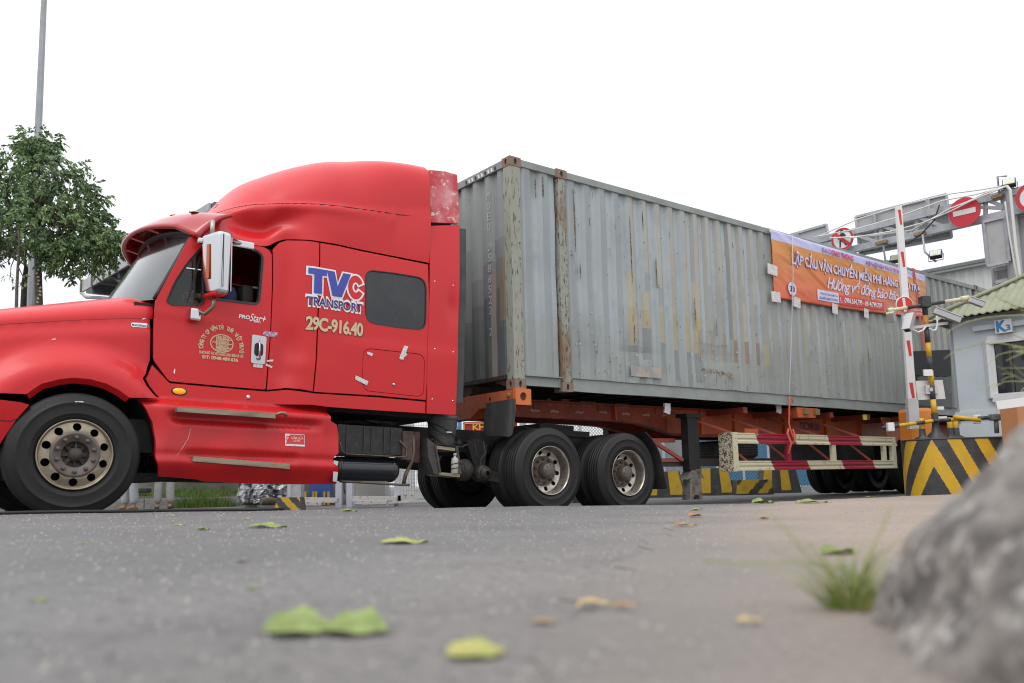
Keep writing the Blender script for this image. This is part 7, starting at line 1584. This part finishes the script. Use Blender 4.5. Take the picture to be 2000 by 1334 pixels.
# fallen leaves
LG_ = mat('fallen_green', (.16, .22, .055), .6, col2=(.24, .31, .09), sc=30, lo=.45, hi=.62, col3=(.09, .09, .03), sc3=70, lo3=.64, hi3=.68); LY = mat('fallen_yellow', (.38, .36, .10), .6, col2=(.26, .30, .08), sc=25, lo=.45, hi=.6, col3=(.15, .10, .04), sc3=60, lo3=.62, hi3=.68); LBn = mat('fallen_brown', (.36, .17, .06), .6, col2=(.48, .30, .14), sc=20)
def fleaf(label, u, v, wpx, m, yaw=0, curl=.25, wid=.42, name='fallen_leaf', tilt=0, rise=.22):
    p = ongr(u, v); L = wpx*p.y/FPX; t = Th(name, label, 'leaf', p); R = M.Rotation(yaw, 3, 'Z')@M.Rotation(tilt, 3, 'Y'); n, k = 14, 6
    def f(i, j):
        x = i-.5; w = wid*L*.5*(sin(pi*min(1, max(0, i))**.85)**.8)*(1+.08*sin(i*37)); y = (j-.5)*2
        q = R@V((x*L, y*w, 0)); zz_ = curl*L*(-.06+.5*(abs(y)**1.5)*(w/L)*1.4+.35*abs(x)**2+.06*sin(9*x+3*y)+.05*cos(14*x))
        return V((p.x+q.x, p.y+q.y, gz(p.x+q.x, p.y+q.y)+.0025+(.006 if p.x+q.x > bx_(p.y) else 0)+max(0, zz_)+q.z+rise*w*(y+1)*.5*(1+.3*sin(11*x))))
    o = grid('blade', n, k, f, m); t.fix(o); b = B(); b.tube([f(i/8, .5)+V((0, 0, .0006)) for i in range(9)]+[f(1, .5)+R@V((L*.12, 0, 0))+V((0, 0, .0))], L*.008, 4); t.part(b, 'midrib', LY)
fleaf('large green curled leaf nearest the camera, left half of the pair', 585, 1236, 138, LG_, .25, .22, .95, rise=.42); fleaf('large green curled leaf nearest the camera, right half of the pair', 695, 1236, 130, LG_, -.2, .22, .95, rise=.42)
fleaf('yellow-green leaf with a brown spot at the bottom middle', 930, 1282, 118, LY, .1, .2, .8, rise=.35)
fleaf('pale green leaf lying on the road below the side skirt', 522, 1031, 76, LG_, .05, .3, .6); fleaf('yellow green leaf with a lifted brown tip in the middle of the road', 790, 1062, 92, LY, .2, .35, .5)
fleaf('small green leaf with an upright stalk below the skirt', 396, 1036, 26, LG_, .6, .6, .8); fleaf('small pale leaf with a brown end left of the stalked leaf', 350, 1027, 26, LY, 0, .4); fleaf('tiny pale leaf lying below the front of the skirt', 335, 1008, 24, LY, 0, .3)
fleaf('small green folded leaf below the air tank', 682, 1000, 32, LG_, .4, .5, .7); fleaf('thin pale leaf just left of the folded green leaf', 482, 1014, 20, LY, 0, .4); fleaf('small green leaf alone on the asphalt at the left', 166, 1063, 18, LG_, .3, .3, .7)
fleaf('blurred green leaf on the asphalt at the lower left', 78, 1176, 38, LG_, 0, .3, .6); fleaf('small yellow green leaf on the asphalt above the large pair', 495, 1151, 26, LG_, .2, .3, .8); fleaf('dark brown curled leaf left of the road centre', 474, 1100, 28, mat('fallen_dark', (.10, .07, .05), .7), .1, .5)
fleaf('orange brown leaf on the apron edge, left of two', 1338, 1030, 46, LBn, .1, .4, .5); fleaf('upright curled orange leaf on the apron edge, right of two', 1358, 1012, 34, LBn, .5, .7, .7); fleaf('pale yellow leaf lying on the front of the apron', 1160, 1190, 72, mat('fallen_tan', (.50, .36, .16), .6), .1, .3, .5); fleaf('brown leaf right of the pale yellow one on the apron', 1222, 1196, 60, LBn, -.1, .4, .4)
fleaf('brown leaf lying left of the pale yellow one on the apron', 1064, 1218, 56, mat('fallen_dull', (.30, .19, .11), .6), 0, .3, .5); fleaf('tan leaf below the grass tuft to its left', 1465, 1226, 60, mat('fallen_tan', (.50, .36, .16)), .4, .3, .5); fleaf('pinkish leaf at the foot of the boulder', 1764, 1276, 50, LBn, .2, .2, .5)
fleaf('green crumpled leaf on the far edge of the apron', 1490, 985, 44, LG_, .1, .6, .8); fleaf('long pale green leaf on the far edge of the apron', 1585, 984, 64, LG_, .05, .3, .6); fleaf('green leaf at the join of asphalt and apron', 1360, 997, 22, LG_, 0, .4, .8); fleaf('orange and black leaf standing on the apron', 1492, 1017, 18, LBn, 0, .8, .9)
fleaf('broad light green leaf behind the grass tuft', 1640, 1088, 90, LG_, .5, .6, .6)
fleaf('small white-edged scrap of leaf near the yellow line', 1700, 972, 20, LY, 0, .4)
# loose grit
r = random.Random(11); b = B()
for k in range(4200):
    y = r.uniform(.7, 9.5)*r.random()**.3; x = r.uniform(-.62, .62)*y
    if y > interp(x, CREST): continue
    s = r.uniform(.0012, .0038)*(1+.12*y); z = gz(x, y)+(.007 if x > bx_(y) else 0); q = [V((r.uniform(-1, 1), r.uniform(-1, 1), r.uniform(.1, 1)))*s for _ in range(2)]
    b.add([V((x-s, y-s, z)), V((x+s, y-s*.6, z)), V((x+s*.3, y+s, z)), V((x, y, z+s*1.1))], [(0, 1, 3), (1, 2, 3), (2, 0, 3)])
tag(b.build('grit', mat('grit_stone', (.36, .34, .31), .9, col2=(.2, .19, .18), sc=9)), kind='stuff')
